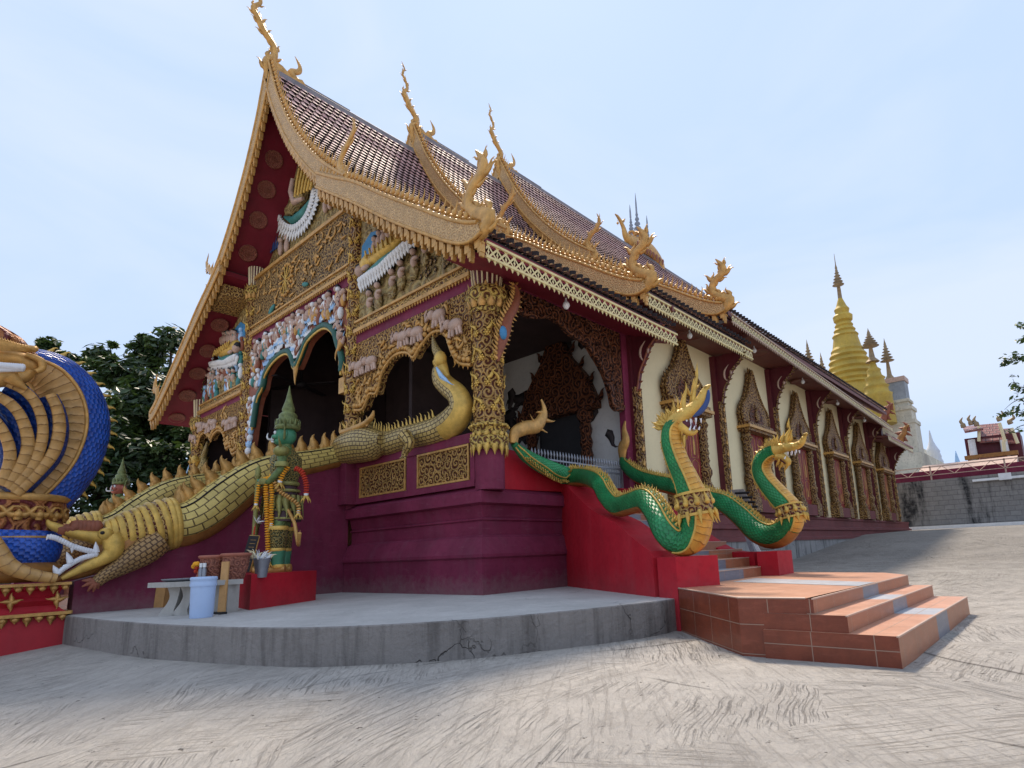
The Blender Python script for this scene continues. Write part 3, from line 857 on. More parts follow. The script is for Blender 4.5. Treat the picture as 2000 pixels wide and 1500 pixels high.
# arch valances
def arch_panel(outline, top, y0, y1, mat, rim=None, rimr=.05, name='arch_valance'):
    """outline: opening edge from left to right; filled up to z=top"""
    mb = MB().mat(mat)
    o = spl(outline, 3)
    mb.strip(o, [(a, top) for a, b in o], 'y', y0, y1)
    if rim:
        mb.mat(rim); mb.tube([(a, y0, b) for a, b in o], rimr, 6)
    return mb
rb = [(-5.06, 4.75), (-4.62, 4.7), (-4.35, 5.05), (-4.0, 5.0), (-3.8, 5.45), (-3.4, 5.75), (-3.0, 5.82), (-2.6, 5.72), (-2.4, 5.55), (-2.15, 5.75), (-1.65, 5.98), (-1.2, 5.85), (-.95, 5.35), (-.7, 5.0), (-.28, 4.85)]
def right_valance(mir):
    X_ = (lambda x: x) if not mir else XL
    o = [(X_(a), b) for a, b in rb]
    if mir: o = o[::-1]
    mb = arch_panel(o, 6.62, 0.0, 0.2, M_panel, M_goldp, .045)
    so_ = spl(o, 3)
    mb.mat(M_goldp)
    for a, b in zip(so_, so_[1:]):
        mb.blob(((a[0] + b[0]) / 2, -.03, (a[1] + b[1]) / 2 + .12), (.08, .06, .07), None, 6, 4)
        mb.flame((a[0], 0.02, a[1] + .05), (0, -.1, -1), (0, 1, 0), .16, .11, .07, .1)
    for i in range(60):
        x = rng.uniform(-5.0, -.35); z = lerp(x, rb) + rng.uniform(.1, .9)
        if z < 6.55: mb.flame((X_(x), -.01, z), (rng.uniform(-1, 1), 0, rng.uniform(-1, 1)), (0, 1, 0), .3, .13, .08, rng.choice((-.4, .4)))
    mb.mat(M_pink)
    for ex in (-4.75, -4.2, -2.75, -2.2, -1.35, -.75):     # white elephants
        z = lerp(ex, rb) + .42
        z = min(max(z, 5.9), 6.35)
        X0 = X_(ex)
        mb.blob((X0, -.05, z), (.24, .12, .15)); mb.blob((X0 - .24, -.08, z + .06), (.12, .1, .12))
        for dx in (-.15, -.05, .08, .17): mb.tube([(X0 + dx, -.07, z - .08), (X0 + dx * 1.3, -.07, z - .27)], [.05, .04], 6)
        mb.tube([(X0 - .32, -.1, z + .04), (X0 - .42, -.1, z - .06), (X0 - .45, -.1, z + .12), (X0 - .38, -.1, z + .22)], [.05, .04, .03, .015], 6)
    return obj('arch_valance', mb, T)
right_valance(False); right_valance(True)
ca_ = [(-12.2, 4.4), (-11.75, 4.5), (-11.35, 6.15), (-10.93, 6.6), (-10.78, 7.0), (-10.24, 7.33), (-9.5, 7.45), (-9.0, 7.3), (-8.6, 6.75), (-8.25, 7.0), (-7.8, 7.45), (-6.9, 7.6), (-6.3, 7.3), (-6.0, 6.8), (-5.75, 6.3), (-5.72, 5.9), (-5.55, 5.8)]
mb = arch_panel(ca_, 8.5, 0.02, 0.2, M_brown, None)
so_ = spl(ca_, 4)
mb.mat(M_dgrn); mb.tube([(a, -.03, b + .08) for a, b in so_[6:-4]], .10, 7)
mb.mat(M_goldy); mb.tube([(a, -.06, b - .03) for a, b in so_[6:-4]], .04, 6)
mb.mat(M_goldp)
mb.flame((-8.55, -.05, 6.95), (0.05, 0, -1), (0, 1, 0), .75, .38, .14, .1); mb.flame((-5.8, -.05, 6.4), (0.3, 0, -1), (0, 1, 0), .7, .28, .14, -.2)
mb.flame((-5.75, -.1, 6.9), (-.4, 0, -1), (0, 1, 0), .6, .3, .12, .4)
mb.box(-11.95, -11.7, -.05, .12, 4.1, 4.55); mb.box(-5.85, -5.55, -.05, .12, 5.35, 5.8)
for i in range(150):        # crowd of carved figures above the arch
    x = rng.uniform(-11.9, -5.7); zb = lerp(x, ca_)
    z = rng.uniform(zb + .35, 8.35)
    if z > 8.4: continue
    lot = z - zb < .8 and rng.random() < .75
    if lot:
        mb.mat(M_pblue if rng.random() < .5 else M_wht)
        for q in range(5): mb.flame((x + (q - 2) * .06, -.04, z - .1), ((q - 2) * .35, 0, 1), (0, 1, 0), .26, .10, .07, 0)
    else:
        mb.mat(rng.choice((M_pink, M_pink, M_brown, M_goldp, M_brown, M_teal, M_wht)))
        mb.blob((x, -.03, z), (.11, .1, .2), Euler((0, rng.uniform(-.6, .6), 0)))
        mb.mat(M_pink if rng.random() < .7 else M_wht); mb.blob((x + rng.uniform(-.06, .06), -.07, z + .24), .085)
        mb.blob((x + rng.choice((-.13, .13)), -.08, z + .02), (.05, .05, .13), Euler((0, rng.uniform(-1, 1), 0)))
        if rng.random() < .4: mb.mat(M_black); mb.blob((x, -.05, z + .31), .075)
for i in range(9):
    z = 4.6 + i * .22
    mb.mat(M_pblue if i % 2 else M_wht); mb.blob((-11.8 + .04 * i, -.04, z), (.16, .1, .14))
obj('figure_arch', mb, T)
# painted figures in the left bay above its beam
mb = MB()
for i in range(70):
    x = rng.uniform(-16.6, -12.8); z = rng.uniform(7.3, min(9.4, 7.3 + (x + 16.9) * .9))
    mb.mat(rng.choice((M_pink, M_pblue, M_wht, M_brown, M_brown, M_teal)))
    mb.blob((x, .02, z), (.14, .1, .24)); mb.blob((x, 0, z + .28), .09)
obj('figure_relief', mb, T)

# side opening of the porch: beam, carved valance
mb = MB().mat(M_burg)
mb.box(-.12, .14, .55, 5.6, 6.86, 7.25)
mb.box(-.10, .10, 5.25, 5.72, 1.95, 7.25)
obj('side_beam', mb, T)
sa = [(.58, 6.2), (1.0, 6.35), (1.6, 6.32), (2.2, 6.5), (2.6, 6.45), (3.1, 6.25), (3.6, 6.2), (4.0, 5.9), (4.4, 5.5), (4.65, 5.0), (4.75, 4.65), (5.0, 4.55), (5.2, 4.7)]
mb = MB().mat(M_dcarv)
o = spl(sa, 3)
mb.strip(o, [(a, 6.86) for a, b in o], 'x', -0.06, 0.1)
mb.tube([(.1, a, b) for a, b in o], .06, 6)
for i in range(80):
    y = rng.uniform(.65, 5.15); z = lerp(y, sa) + rng.uniform(.05, 1.6)
    if z < 6.8: mb.flame((.11, y, z), (0, rng.uniform(-1, 1), rng.uniform(-1, 1)), (1, 0, 0), .32, .15, .09, .35)
obj('side_valance', mb, T)
# ------------------------------------------------------------------ roofs
def tile_mat():
    t = NT('roof_tiles')
    wn = t.n('TexWhiteNoise', {'Vector': t.uv()}, noise_dimensions='2D').outputs['Value']
    o = t.obj()
    big = t.noise(o, 0.5, 4, 0.6)
    c = t.mix(wn, (0.48, 0.23, 0.205), (0.68, 0.42, 0.375))
    c = t.mix(t.math('MULTIPLY', t.ramp(big, [(0.4, 0.0), (0.75, 1.0)]), 0.5), c, (0.30, 0.17, 0.16))
    c = t.mix(t.math('MULTIPLY', t.ramp(t.noise(o, 7, 4, 0.7), [(0.55, 0.0), (0.7, 1.0)]), 0.4), c, (0.12, 0.08, 0.075))
    return t.fin(c, 0.6, 0, t.noise(o, 30, 3, 0.6), 0.004, 0.5, 0.3)
M_tile = tile_mat()
M_gap = paint('tile_gap_black', (0.02, 0.015, 0.018), 0.8, 0.2, 3, 0.002, 0, 0.1)
M_ridge = paint('ridge_cap', (0.22, 0.20, 0.21), 0.6, 0.3, 3, 0.01, 0, 0.5)
# outlines of the front tier's boards, right side (x, z) top and bottom edge
UT = [(-9.42, 17.75), (-8.95, 16.75), (-8.45, 15.75), (-7.5, 14.28), (-6.3, 12.80), (-5.1, 11.62), (-4.0, 10.72)]
UB = [(-9.66, 17.20), (-9.22, 16.30), (-8.80, 15.55), (-7.85, 14.05), (-6.62, 12.55), (-5.40, 11.32), (-4.25, 10.42)]
LT = [(-5.45, 11.48), (-4.4, 10.82), (-3.4, 10.22), (-2.0, 9.2), (-.78, 8.36), (.28, 7.62), (.9, 7.26), (1.25, 7.12)]
LB = [(-5.45, 11.04), (-4.4, 10.32), (-3.38, 9.62), (-1.77, 8.45), (-.41, 7.55), (.5, 6.98), (1.0, 6.8), (1.35, 6.86)]
def mir(p):           # the left slope (the ridge leans a little)
    x, z = p
    c = -8.95 - max(0, min(z - 11.3, 6.5)) * 0.085
    return (2 * c - x, z)
TIERS = [  # y of boards, dz upper, dz lower, y end of upper roof, y end of lower roof
    (-1.0, 0.0, 0.0, 5.3, 6.45), (4.9, 0.95, 0.82, 10.2, 11.9), (9.85, 2.0, 1.70, 34.2, 32.5)]
M_soffm = [M_soff, M_soffb, M_soffb]

def board(T_, B_, y, name, parent, crest=True, mr=False, drops=True, th=.16):
    f = mir if mr else (lambda p: p)
    A = spl([f(p) for p in T_], 4); Bm = spl([f(p) for p in B_], 4)
    mb = MB().mat(M_barge)
    mb.strip(A, Bm, 'y', y - th / 2, y + th / 2)
    mb.mat(M_goldp)
    mb.tube([(a, y - th / 2, b) for a, b in A], .045, 6)
    mb.tube([(a, y - th / 2, b) for a, b in Bm], .04, 6)
    bo = obj(name, mb, parent)
    def walk(pts, step):
        out = []; acc = step * .5
        for a, b in zip(pts, pts[1:]):
            d = V((b[0] - a[0], b[1] - a[1])); L = d.length
            while acc < L:
                out.append((a[0] + d.x * acc / L, a[1] + d.y * acc / L, d.x / L, d.y / L)); acc += step
            acc -= L
        return out
    s = -1 if mr else 1
    if crest:
        cb = MB().mat(M_goldp)
        W_ = walk(A, .225)
        for i, (x, z, dx, dz) in enumerate(W_):
            nrm = V((-dz * s, 0, dx * s))
            if nrm.z < 0: nrm = -nrm
            up_ = (nrm * .5 + V((0, 0, 1))).normalized()
            hgt = .44 + .07 * (i % 2)
            cb.flame((x, y, z - .02), up_, (0, 1, 0), hgt, .125, .07, .22 * s)
            cb.blob(V((x, y - .02, z)) + up_ * .17, (.075, .05, .09), None, 6, 4)
        cb.tube([(a, y, b + .12) for a, b in A], .03, 5)
        cr_ = obj('crest', cb, bo)
    if drops:
        db = MB().mat(M_goldp)
        for i, (x, z, dx, dz) in enumerate(walk(Bm, .30)):
            dn = V((dz * s * .45, 0, -1)).normalized()
            P = V((x, y, z + .02))
            db.box(x - .09, x + .05, y - .06, y + .06, z - .20, z + .04)
            db.box(x - .01, x + .09, y - .055, y + .055, z - .31, z - .13)
            db.box(x + .03, x + .08, y - .05, y + .05, z - .40, z - .29)
        obj('drop_fringe', db, bo)
    return bo
def finial(path, rad, name, parent, N=(0, 1, 0), ell=(1, .5), leaves=(), mat=None, k=5):
    mb = MB().mat(mat or M_goldp)
    pr = [tuple(p) + (r,) for p, r in zip(path, rad)]
    q = spl(pr, k)
    rk = .84
    mb.tube([p[:3] for p in q], [p[3] * rk for p in q], 8, side=N, ell=ell)
    for j in range(3, len(q) - 3, 2):
        t_ = (V(q[j + 1][:3]) - V(q[j - 1][:3])).normalized(); o_ = t_.cross(V(N)) * (1 if j % 4 == 1 else -1)
        mb.flame(V(q[j][:3]) + o_ * q[j][3] * .5, o_ * .55 + t_ * .9, N, .12 + q[j][3] * 1.3, q[j][3] * .85, q[j][3] * .4, .35 if j % 4 == 1 else -.35)
    for (P, D, h, w_, b_) in leaves: mb.flame(P, D, N, h, w_, w_ * .5, b_)
    return obj(name, mb, parent)
for ti, (y, du, dl, yu, yl) in enumerate(TIERS):
    U1 = [(a, b + du) for a, b in UT]; U2 = [(a, b + du) for a, b in UB]
    L1 = [(a, b + dl) for a, b in LT]; L2 = [(a, b + dl) for a, b in LB]
    for mr in (False, True):
        f = mir if mr else (lambda p: p)
        board(U1, U2, y + .012, 'bargeboard', T, True, mr, True)
        board(L1, L2, y - .03, 'bargeboard', T, True, mr, True, .2)
        s = -1 if mr else 1
        # flame at the foot of the upper board
        bx, bz = f((-4.12, 10.55 + du))
        o_ = lambda dx, dz: (bx + s * dx, y, bz + dz)
        finial([o_(-.15, -.1), o_(.1, .05), o_(-.22, .5), o_(-.25, .85), o_(.2, 1.2), o_(.42, 1.45), o_(.30, 1.85)],
               [.20, .22, .16, .13, .12, .08, .015], 'hang_finial', T, leaves=[(o_(-.2, .6), (s * -.6, 0, 1), .35, .14, .2), (o_(-.1, 1.0), (s * -.6, 0, 1), .35, .13, .2), (o_(.1, .4), (s * .8, 0, .6), .35, .14, .2), (o_(.25, 1.05), (s, 0, .5), .3, .12, .2)])
        bx, bz = f((1.2, 6.95 + dl))
        yy = y - .03
        o_ = lambda dx, dz: (bx + s * dx, yy, bz + dz)
        finial([o_(-.35, -.0), o_(.05, -.02), o_(.28, .22), o_(-.10, .48), o_(-.32, .75), o_(-.22, 1.05), o_(.10, 1.25), o_(.14, 1.5), o_(-.08, 1.85)],
               [.15, .20, .22, .17, .15, .16, .17, .13, .02], 'hang_finial', T, leaves=[(o_(-.35, .7), (s * -1, 0, .7), .4, .16, .2), (o_(-.25, 1.1), (s * -1, 0, 1), .45, .16, .2), (o_(.15, 1.2), (s * 1, 0, .3), .42, .18, -.3), (o_(.05, 1.45), (s * .7, 0, 1), .4, .14, -.2), (o_(-.1, .5), (s, 0, .6), .3, .14, .2)])
    # chofa at the apex
    ax, az = -9.52, 17.65 + du
    if ti: az -= .05
    fk = .80 if ti else 1.0
    o_ = lambda dx, dy, dz: (ax + dx, y + dy * (fk if dz > .6 else 1), az + (dz * fk if dz > 0 else dz))
    finial([o_(0, .1, -.5), o_(0, -.05, .1), o_(0, .15, .5), o_(0, .1, .9), o_(0, -.25, 1.25), o_(0, -.45, 1.6), o_(0, -.62, 1.9), o_(0, -.40, 2.3), o_(0, -.52, 2.65), o_(0, -.72, 3.0), o_(0, -.60, 3.35), o_(0, -.78, 3.7)],
           [.24, .22, .15, .14, .15, .13, .11, .075, .07, .055, .045, .01], 'ridge_finial', T, (1, 0, 0), (1, .7),
           [(o_(0, -.2, 1.2), (0, .9, 1), .35, .13, .2), (o_(0, -.35, 1.55), (0, .9, 1), .32, .12, .2), (o_(0, 0, .85), (0, .9, .8), .3, .13, .2), (o_(0, -.5, 2.45), (0, .8, .9), .25, .07, .2)], M_goldp)
    mb = MB().mat(M_goldp)
    mb.prism([(y + .1, az - .5), (y + 1.35, az - .55), (y + 1.3, az - .1), (y + 1.1, az + .1), (y + .75, az - .02), (y + .4, az + .2), (y + .1, az + .25)], 'x', ax - .13, ax + .13)
    mb.tube(spl([(ax, y + 1.0, az), (ax, y + .75, az + .25), (ax, y + 1.0, az + .45), (ax, y + 1.05, az + .7), (ax, y + .85, az + 1.0)], 4), [.16, .15, .14, .13, .13, .12, .12, .11, .10, .10, .09, .08, .07, .06, .04, .02, .01], 7, side=(1, 0, 0), ell=(1, .6))
    obj('ridge_ornament', mb, T)
    # roof skins and tiles
    def skin(pr, y0, y1, mr, nm, eave=False):
        f = mir if mr else (lambda p: p)
        q = spl([f(p) for p in pr], 4)
        lo = [(a, b - .20) for a, b in q]
        mb = MB().mat(M_soffm[ti])
        mb.strip([(a, b - .03) for a, b in q], lo, 'y', y0, y1)
        mb.mat(M_gap)
        mb.strip(q, [(a, b - .025) for a, b in q], 'y', y0, y1)
        return obj(nm, mb, T)
    def tiles(pr, y0, y1, step=.29, wdt=.25, fine=True):
        q = spl(pr, 10)
        # resample from eave (last) to ridge (first)
        q = q[::-1]
        L = 0; S = [0]
        for a, b in zip(q, q[1:]): L += math.hypot(b[0] - a[0], b[1] - a[1]); S.append(L)
        def at(s_):
            s_ = max(0, min(s_, L - 1e-6))
            for i in range(len(S) - 1):
                if S[i + 1] >= s_:
                    t = (s_ - S[i]) / max(1e-9, S[i + 1] - S[i])
                    p = V((q[i][0] + (q[i + 1][0] - q[i][0]) * t, 0, q[i][1] + (q[i + 1][1] - q[i][1]) * t))
                    d = V((q[i + 1][0] - q[i][0], 0, q[i + 1][1] - q[i][1])).normalized()
                    nn = V((-d.z, 0, d.x))
                    if nn.z < 0: nn = -nn
                    return p, d, nn
        mb = MB().mat(M_tile)
        nc = int(L / step)
        ny = int((y1 - y0) / wdt)
        vs = []; fs = []; us = []; mis = []
        mb.mat(M_gap)
        for i in range(nc):
            s0 = i * step
            pu, du_, nu = at(s0 + step * 1.15)
            pl, dl_, nl = at(s0 - step * .02)
            off = (i % 2) * .5
            for j in range(ny):
                ya = y0 + (j + off) * wdt
                jit = .012 * rng.random()
                b = len(vs)
                Q = []
                for k in range(4):
                    t = k / 3
                    hump = (1 - abs(2 * t - 1) ** 2) * .035
                    yk = ya + wdt * (.09 + .82 * t)
                    lowpt = (1 - abs(2 * t - 1)) * .10
                    Q.append((pu + nu * (.015 + hump * .6) + V((0, yk, 0)), pl - dl_ * lowpt + nl * (.075 + jit + hump) + V((0, yk, 0))))
                for u_, l_ in Q: vs += [u_, l_, l_ - nl * .09]
                for k in range(3):
                    a = b + k * 3; c = a + 3
                    fs.append((a, a + 1, c + 1, c)); us.append([(i * 1.37 + .1, j * 1.13 + .1)] * 4)
                    fs.append((a + 1, a + 2, c + 2, c + 1)); us.append([(i * 1.37 + .1, j * 1.13 + .1)] * 4); mis += [0, 1]
        mb.add(vs, fs, us, False, mis)
        return mb
    upr = [(a - .02, b - .10) for a, b in U1]
    lor = [(-5.3, 11.25 + dl)] + [(a - .02, b - .10) for a, b in L1[1:]]
    upr[0] = (-9.5, 17.55 + du)
    for mr in (False, True):
        skin(upr, y + .08, yu, mr, 'upper_roof')
        lo2 = [(a, b - (.10 if a > .5 else 0)) for a, b in lor]
        skin(lo2, y + .08, yl, mr, 'lower_roof')
    obj('upper_tiles', tiles(upr, y + .14, yu), T)
    obj('lower_tiles', tiles(lor, y + .14, yl), T)
    # ridge cap
    mb = MB().mat(M_ridge)
    zr = 17.62 + du
    mb.prism([(-9.72, zr - .42), (-9.30, zr - .42), (-9.34, zr - .08), (-9.44, zr + .02), (-9.60, zr + .02), (-9.70, zr - .08)], 'y', y + .2, yu + (0 if ti < 2 else .0))
    mb.tube([(-9.52, y + 1.0, zr + .09), (-9.52, y + 3.0, zr + .09)], .05, 6)
    obj('ridge_cap', mb, T)
    # end wall of each tier seen over the roof in front
    if ti:
        mb = MB().mat(M_pink if ti == 9 else M_burgd)
        P_ = [(a, b - .3) for a, b in U1] + [mir((a, b - .3)) for a, b in U1][::-1]
        mb.prism(P_[:len(P_)], 'y', y + .25, y + .35)
        P_ = [(a - .05, b - .45) for a, b in L1] ; P_ = P_ + [(P_[-1][0], P_[-1][1] - .1), (-5.3, 10.0 + dl)]
        mb.prism(P_, 'y', y + .25, y + .35)
        obj('gable_wall', mb, T)
# medallions under the left slope and the front soffit
mb = MB().mat(M_medal)
for px, py in ((520, 310), (507, 372), (487, 432), (467, 497), (447, 580), (430, 637), (410, 682), (390, 727), (372, 772), (350, 817)):
    # the point of the left slope's underside nearest the wanted spot
    Q = spl([mir(p) for p in [(a, b) for a, b in UT]], 8) + spl([mir(p) for p in LT[1:]], 8)
    best = None
    for a, b in zip(Q, Q[1:]):
        if abs(a[0] - b[0]) > 1: continue
        P = V((a[0], -.30, a[1] - .36))
        d = P - CAM
        z_ = d.dot(_f); u = d.dot(_r2) / z_ * F_PX + PX; v_ = -d.dot(_u2) / z_ * F_PX + PY
        e = (v_ - py) ** 2
        if best is None or e < best[0]: best = (e, P, V((b[0] - a[0], 0, b[1] - a[1])).normalized())
    _, P, d = best
    nn = V((d.z, 0, -d.x))
    if nn.z > 0: nn = -nn
    rot = nn.to_track_quat('Z', 'Y').to_matrix().to_4x4()
    mb = MB().mat(M_medal)
    mb.X = Matrix.Translation(P) @ rot
    mb.lathe([(0, .31), (.04, .31), (.05, .27), (.03, .25), (.05, .10), (.07, .02)], (0, 0, 0), 20)
    obj('medallion', mb, T)
mb = MB().mat(M_band)      # carved band crossing the left soffit
mb.prism([(-13.9, 10.1), (-12.7, 10.35), (-12.7, 10.75), (-13.9, 10.6)], 'y', -.85, .2)
obj('soffit_band', mb, T)

# eaves: cream filigree boards
def filigree():
    t = NT('eave_filigree'); uv = t.uv()
    x = t.n('SeparateXYZ', {0: t.n('VectorMath', {0: uv, 1: (4.2, 4.2, 1)}, operation='MULTIPLY').outputs[0]})
    a = t.math('ABSOLUTE', t.math('SUBTRACT', t.math('FRACT', x.outputs[0]), 0.5))
    b = t.math('ABSOLUTE', t.math('SUBTRACT', t.math('FRACT', x.outputs[1]), 0.5))
    d1 = t.math('ADD', a, b)
    ring = t.math('ABSOLUTE', t.math('SUBTRACT', d1, 0.5))
    dot = t.math('ADD', t.math('POWER', a, 2.0), t.math('POWER', b, 2.0))
    solid = t.math('MAXIMUM', t.math('LESS_THAN', ring, 0.12), t.math('LESS_THAN', dot, 0.014))
    solid = t.math('MAXIMUM', solid, t.math('LESS_THAN', a, 0.05))
    n = t.noise(t.obj(), 3, 4, .6)
    t.fin(t.mix(n, (0.62, 0.50, 0.22), (0.78, 0.66, 0.33)), 0.5)
    tr = t.n('BsdfTransparent')
    ms = t.n('MixShader', {0: solid, 1: tr.outputs[0], 2: t.b.outputs[0]})
    t.t.links.new(ms.outputs[0], t.out.inputs[0])
    return t.m
M_fil = filigree()
M_ecream = paint('eave_cream', (0.72, 0.60, 0.29), 0.5, 0.15, 3, 0.002, 0, 0.2)
M_ecream2 = paint('eave_pale_brown', (0.46, 0.33, 0.24), 0.5, 0.15, 3, 0.002, 0, 0.2)
def eave(y0, y1, za, zb, xe, mat, h=.30, slope=0):
    mb = MB().mat(mat)
    n = max(1, int((y1 - y0) / 3))
    for i in range(n):
        ya = y0 + (y1 - y0) * i / n; yb = y0 + (y1 - y0) * (i + 1) / n
        z0 = za + (zb - za) * i / n; z1 = za + (zb - za) * (i + 1) / n
        for (q0, q1, x0, x1) in ((-.05, .0, xe, xe + .05), (-h - .03, -h + .02, xe + .002, xe + .042)):
            mb.add([(x0, ya, z0 + q0), (x1, ya, z0 + q0), (x1, yb, z1 + q0), (x0, yb, z1 + q0), (x0, ya, z0 + q1), (x1, ya, z0 + q1), (x1, yb, z1 + q1), (x0, yb, z1 + q1)],
                   [(3, 2, 1, 0), (4, 5, 6, 7), (0, 1, 5, 4), (1, 2, 6, 5), (2, 3, 7, 6), (3, 0, 4, 7)])
    k = int((y1 - y0) / .16)
    for i in range(k):
        y = y0 + (i + .5) * .16; z = za + (zb - za) * (y - y0) / (y1 - y0)
        mb.flame((xe + .02, y, z - h), (0, 0, -1), (1, 0, 0), .12, .12, .02, 0)
    e = obj('eave_board', mb, T)
    fb = MB().mat(M_fil)
    fb.add([(xe + .02, y0, za - h), (xe + .02, y1, zb - h), (xe + .02, y1, zb - .04), (xe + .02, y0, za - .04)], [(0, 1, 2, 3)],
           [[(y0, 0), (y1, 0), (y1, h - .04), (y0, h - .04)]])
    obj('filigree', fb, e)
    sb = MB().mat(M_soff if y0 < 0 else M_soffb)      # board behind, carrying the tiles
    sb.add([(xe - .10, y0, za - .02), (xe - .10, y1, zb - .02), (xe - .10, y1, zb + .16), (xe - .10, y0, za + .16)], [(0, 1, 2, 3)])
    obj('eave_backing', sb, e)
eave(-0.9, 6.45, 6.82, 6.84, 1.22, M_ecream, .32)
eave(5.0, 11.9, 7.64, 7.66, 1.22, M_ecream, .32)
eave(10.0, 32.6, 8.48, 7.62, 1.40, M_ecream2, .30)
eave(31.5, 38.6, 7.05, 6.95, 1.30, M_ecream2, .30)
# soffits
mb = MB().mat(M_soff)
mb.prism([(1.15, 6.55), (-.1, 6.95), (-.1, 7.05), (1.15, 6.68)], 'y', -.8, 6.4)
obj('soffit', mb, T)
mb = MB().mat(M_soffb)
mb.prism([(1.15, 7.42), (-.1, 7.62), (-.1, 7.72), (1.15, 7.52)], 'y', 5.0, 11.8)
obj('soffit', mb, T)
mb = MB().mat(M_soffb)
for i in range(6):
    ya = 10.2 + i * 3.75; yb = ya + 3.75
    f = lambda y: 8.34 - .86 * (y - 10) / 22.6
    mb.add([(-.1, ya, 8.22), (1.35, ya, f(ya)), (1.35, yb, f(yb)), (-.1, yb, 8.22)], [(0, 1, 2, 3)])
mb.prism([(1.25, 6.9), (-.1, 7.1), (-.1, 7.2), (1.25, 7.0)], 'y', 31.6, 38.5)
obj('soffit', mb, T)
for y in (8.4, 13.8, 19.0, 24.0, 29.0):
    mb = MB().mat(M_soffb)
    z = (7.40 if y < 11 else 8.10) - .0
    yz = z if y < 11 else (8.22 + (8.34 - .86 * (y - 10) / 22.6)) / 2 - .02
    if y < 11: yz = 7.52
    mb.lathe([(0, .52), (-.04, .52), (-.05, .46), (-.03, .44), (-.04, .1), (-.05, .02)], (.62, y, yz), 24)
    obj('soffit_ring', mb, T)
    mb = MB().mat(M_soffb); mb.box(.0, 1.3, y - 2.2, y - 2.12, yz - .06, yz + .1); obj('soffit_rib', mb, T)
mb = MB().mat(M_tile)       # rear low roof
mb.prism([(1.35, 7.05), (-4.5, 9.8), (-4.5, 9.6), (1.35, 6.9)], 'y', 32.4, 38.7)
obj('rear_roof', mb, T)
mb = MB().mat(M_burgd)
mb.box(-16.9, -.05, 33.5, 34.0, 6.6, 8.6); mb.box(-13, -5, 33.5, 34.0, 8.6, 11.5); mb.box(-.1, .9, 31.9, 32.3, 6.9, 7.6)
obj('rear_wall', mb, T)
def soft_lamp(P):
    mb = MB().mat(M_wht)
    mb.lathe([(0, .02), (-.10, .035), (-.12, .07), (-.2, .085), (-.26, .05), (-.28, .01)], P, 10)
    obj('eave_lamp', mb, T)
for P in ((.9, 1.9, 6.62), (.9, 7.9, 7.45), (.9, 13.0, 8.2), (.9, 18.2, 8.0), (.9, 23.2, 7.85), (.9, 28.2, 7.7)): soft_lamp(P)

# ------------------------------------------------------------------ side wall, piers, brackets, windows
mb = MB().mat(M_cream)
mb.box(-.25, 0.0, 5.72, 11.2, 1.9, 7.66)
mb.box(-.25, 0.0, 11.2, 32.2, 1.9, 8.3)
mb.box(-.25, 0.0, 32.2, 37.9, 1.9, 7.2)
mb.box(-16.9, 0.0, 37.7, 37.9, 1.9, 7.2)
obj('side_wall', mb, T)
PIERS = [5.72, 11.15, 16.35, 21.4, 26.5, 31.7, 36.9]
for i, y in enumerate(PIERS):
    zt = 7.0 if i == 0 else 7.5 if i == 1 else 8.15 if i < 5 else 8.0 if i == 5 else 7.0
    mb = MB().mat(M_burgd)
    mb.box(0.002, .20, y - .2, y + .2, 1.95, zt)
    p_ = obj('pier', mb, T)
    cb = MB().mat(M_wcarv)
    cb.box(.202, .30, y - .20, y + .14, 1.95, zt - 1.7)
    for k in range(int((zt - 3.7) / .2)):
        z = 2.05 + k * .2
        cb.mat(M_goldp if k % 2 else M_wcarv)
        cb.flame((.31, y - .03, z), (0, (.5 if k % 2 else -.5), 1), (1, 0, 0), .26, .16, .07, .3)
    obj('carved_strip', cb, p_)
    # naga-shaped eave bracket
    bb = MB().mat(M_burgd)
    zt2 = zt + .0
    pts = [(.18, zt2), (.18, zt2 - 1.95), (.30, zt2 - 1.80), (.42, zt2 - 1.30), (.62, zt2 - .95), (.80, zt2 - .62), (1.1, zt2 - .35), (1.22, zt2 - .12), (1.22, zt2)]
    if i == 0: pts = [(a * (.98), b) for a, b in pts]
    bb.prism(pts, 'y', y - .09, y + .05)
    br_ = obj('eave_bracket', bb, T)
    gb = MB().mat(M_wcarv if i else M_brown)
    gb.tube([(a, y - .1, b) for a, b in spl(pts[1:8], 3)], .03, 5)
    for k, (a, b) in enumerate(spl(pts[1:8], 2)): gb.flame((a + .02, y - .04, b), (1, 0, .2), (0, 1, 0), .12, .09, .05, .2)
    gb.mat(M_pink)
    gb.tube(spl([(.68, y - .11, zt2 - .42, .0), (.52, y - .12, zt2 - .62, .05), (.50, y - .12, zt2 - .85, .05), (.58, y - .11, zt2 - 1.0, .0)], 4) and [q[:3] for q in spl([(.68, y - .11, zt2 - .42), (.52, y - .12, zt2 - .62), (.50, y - .12, zt2 - .85), (.58, y - .11, zt2 - 1.0)], 4)], [.01, .015, .02, .03, .035, .04, .04, .04, .035, .03, .02, .015, .01], 6)
    gb.blob((.74, y - .1, zt2 - .72), (.05, .03, .09))
    obj('bracket_carving', gb, br_)

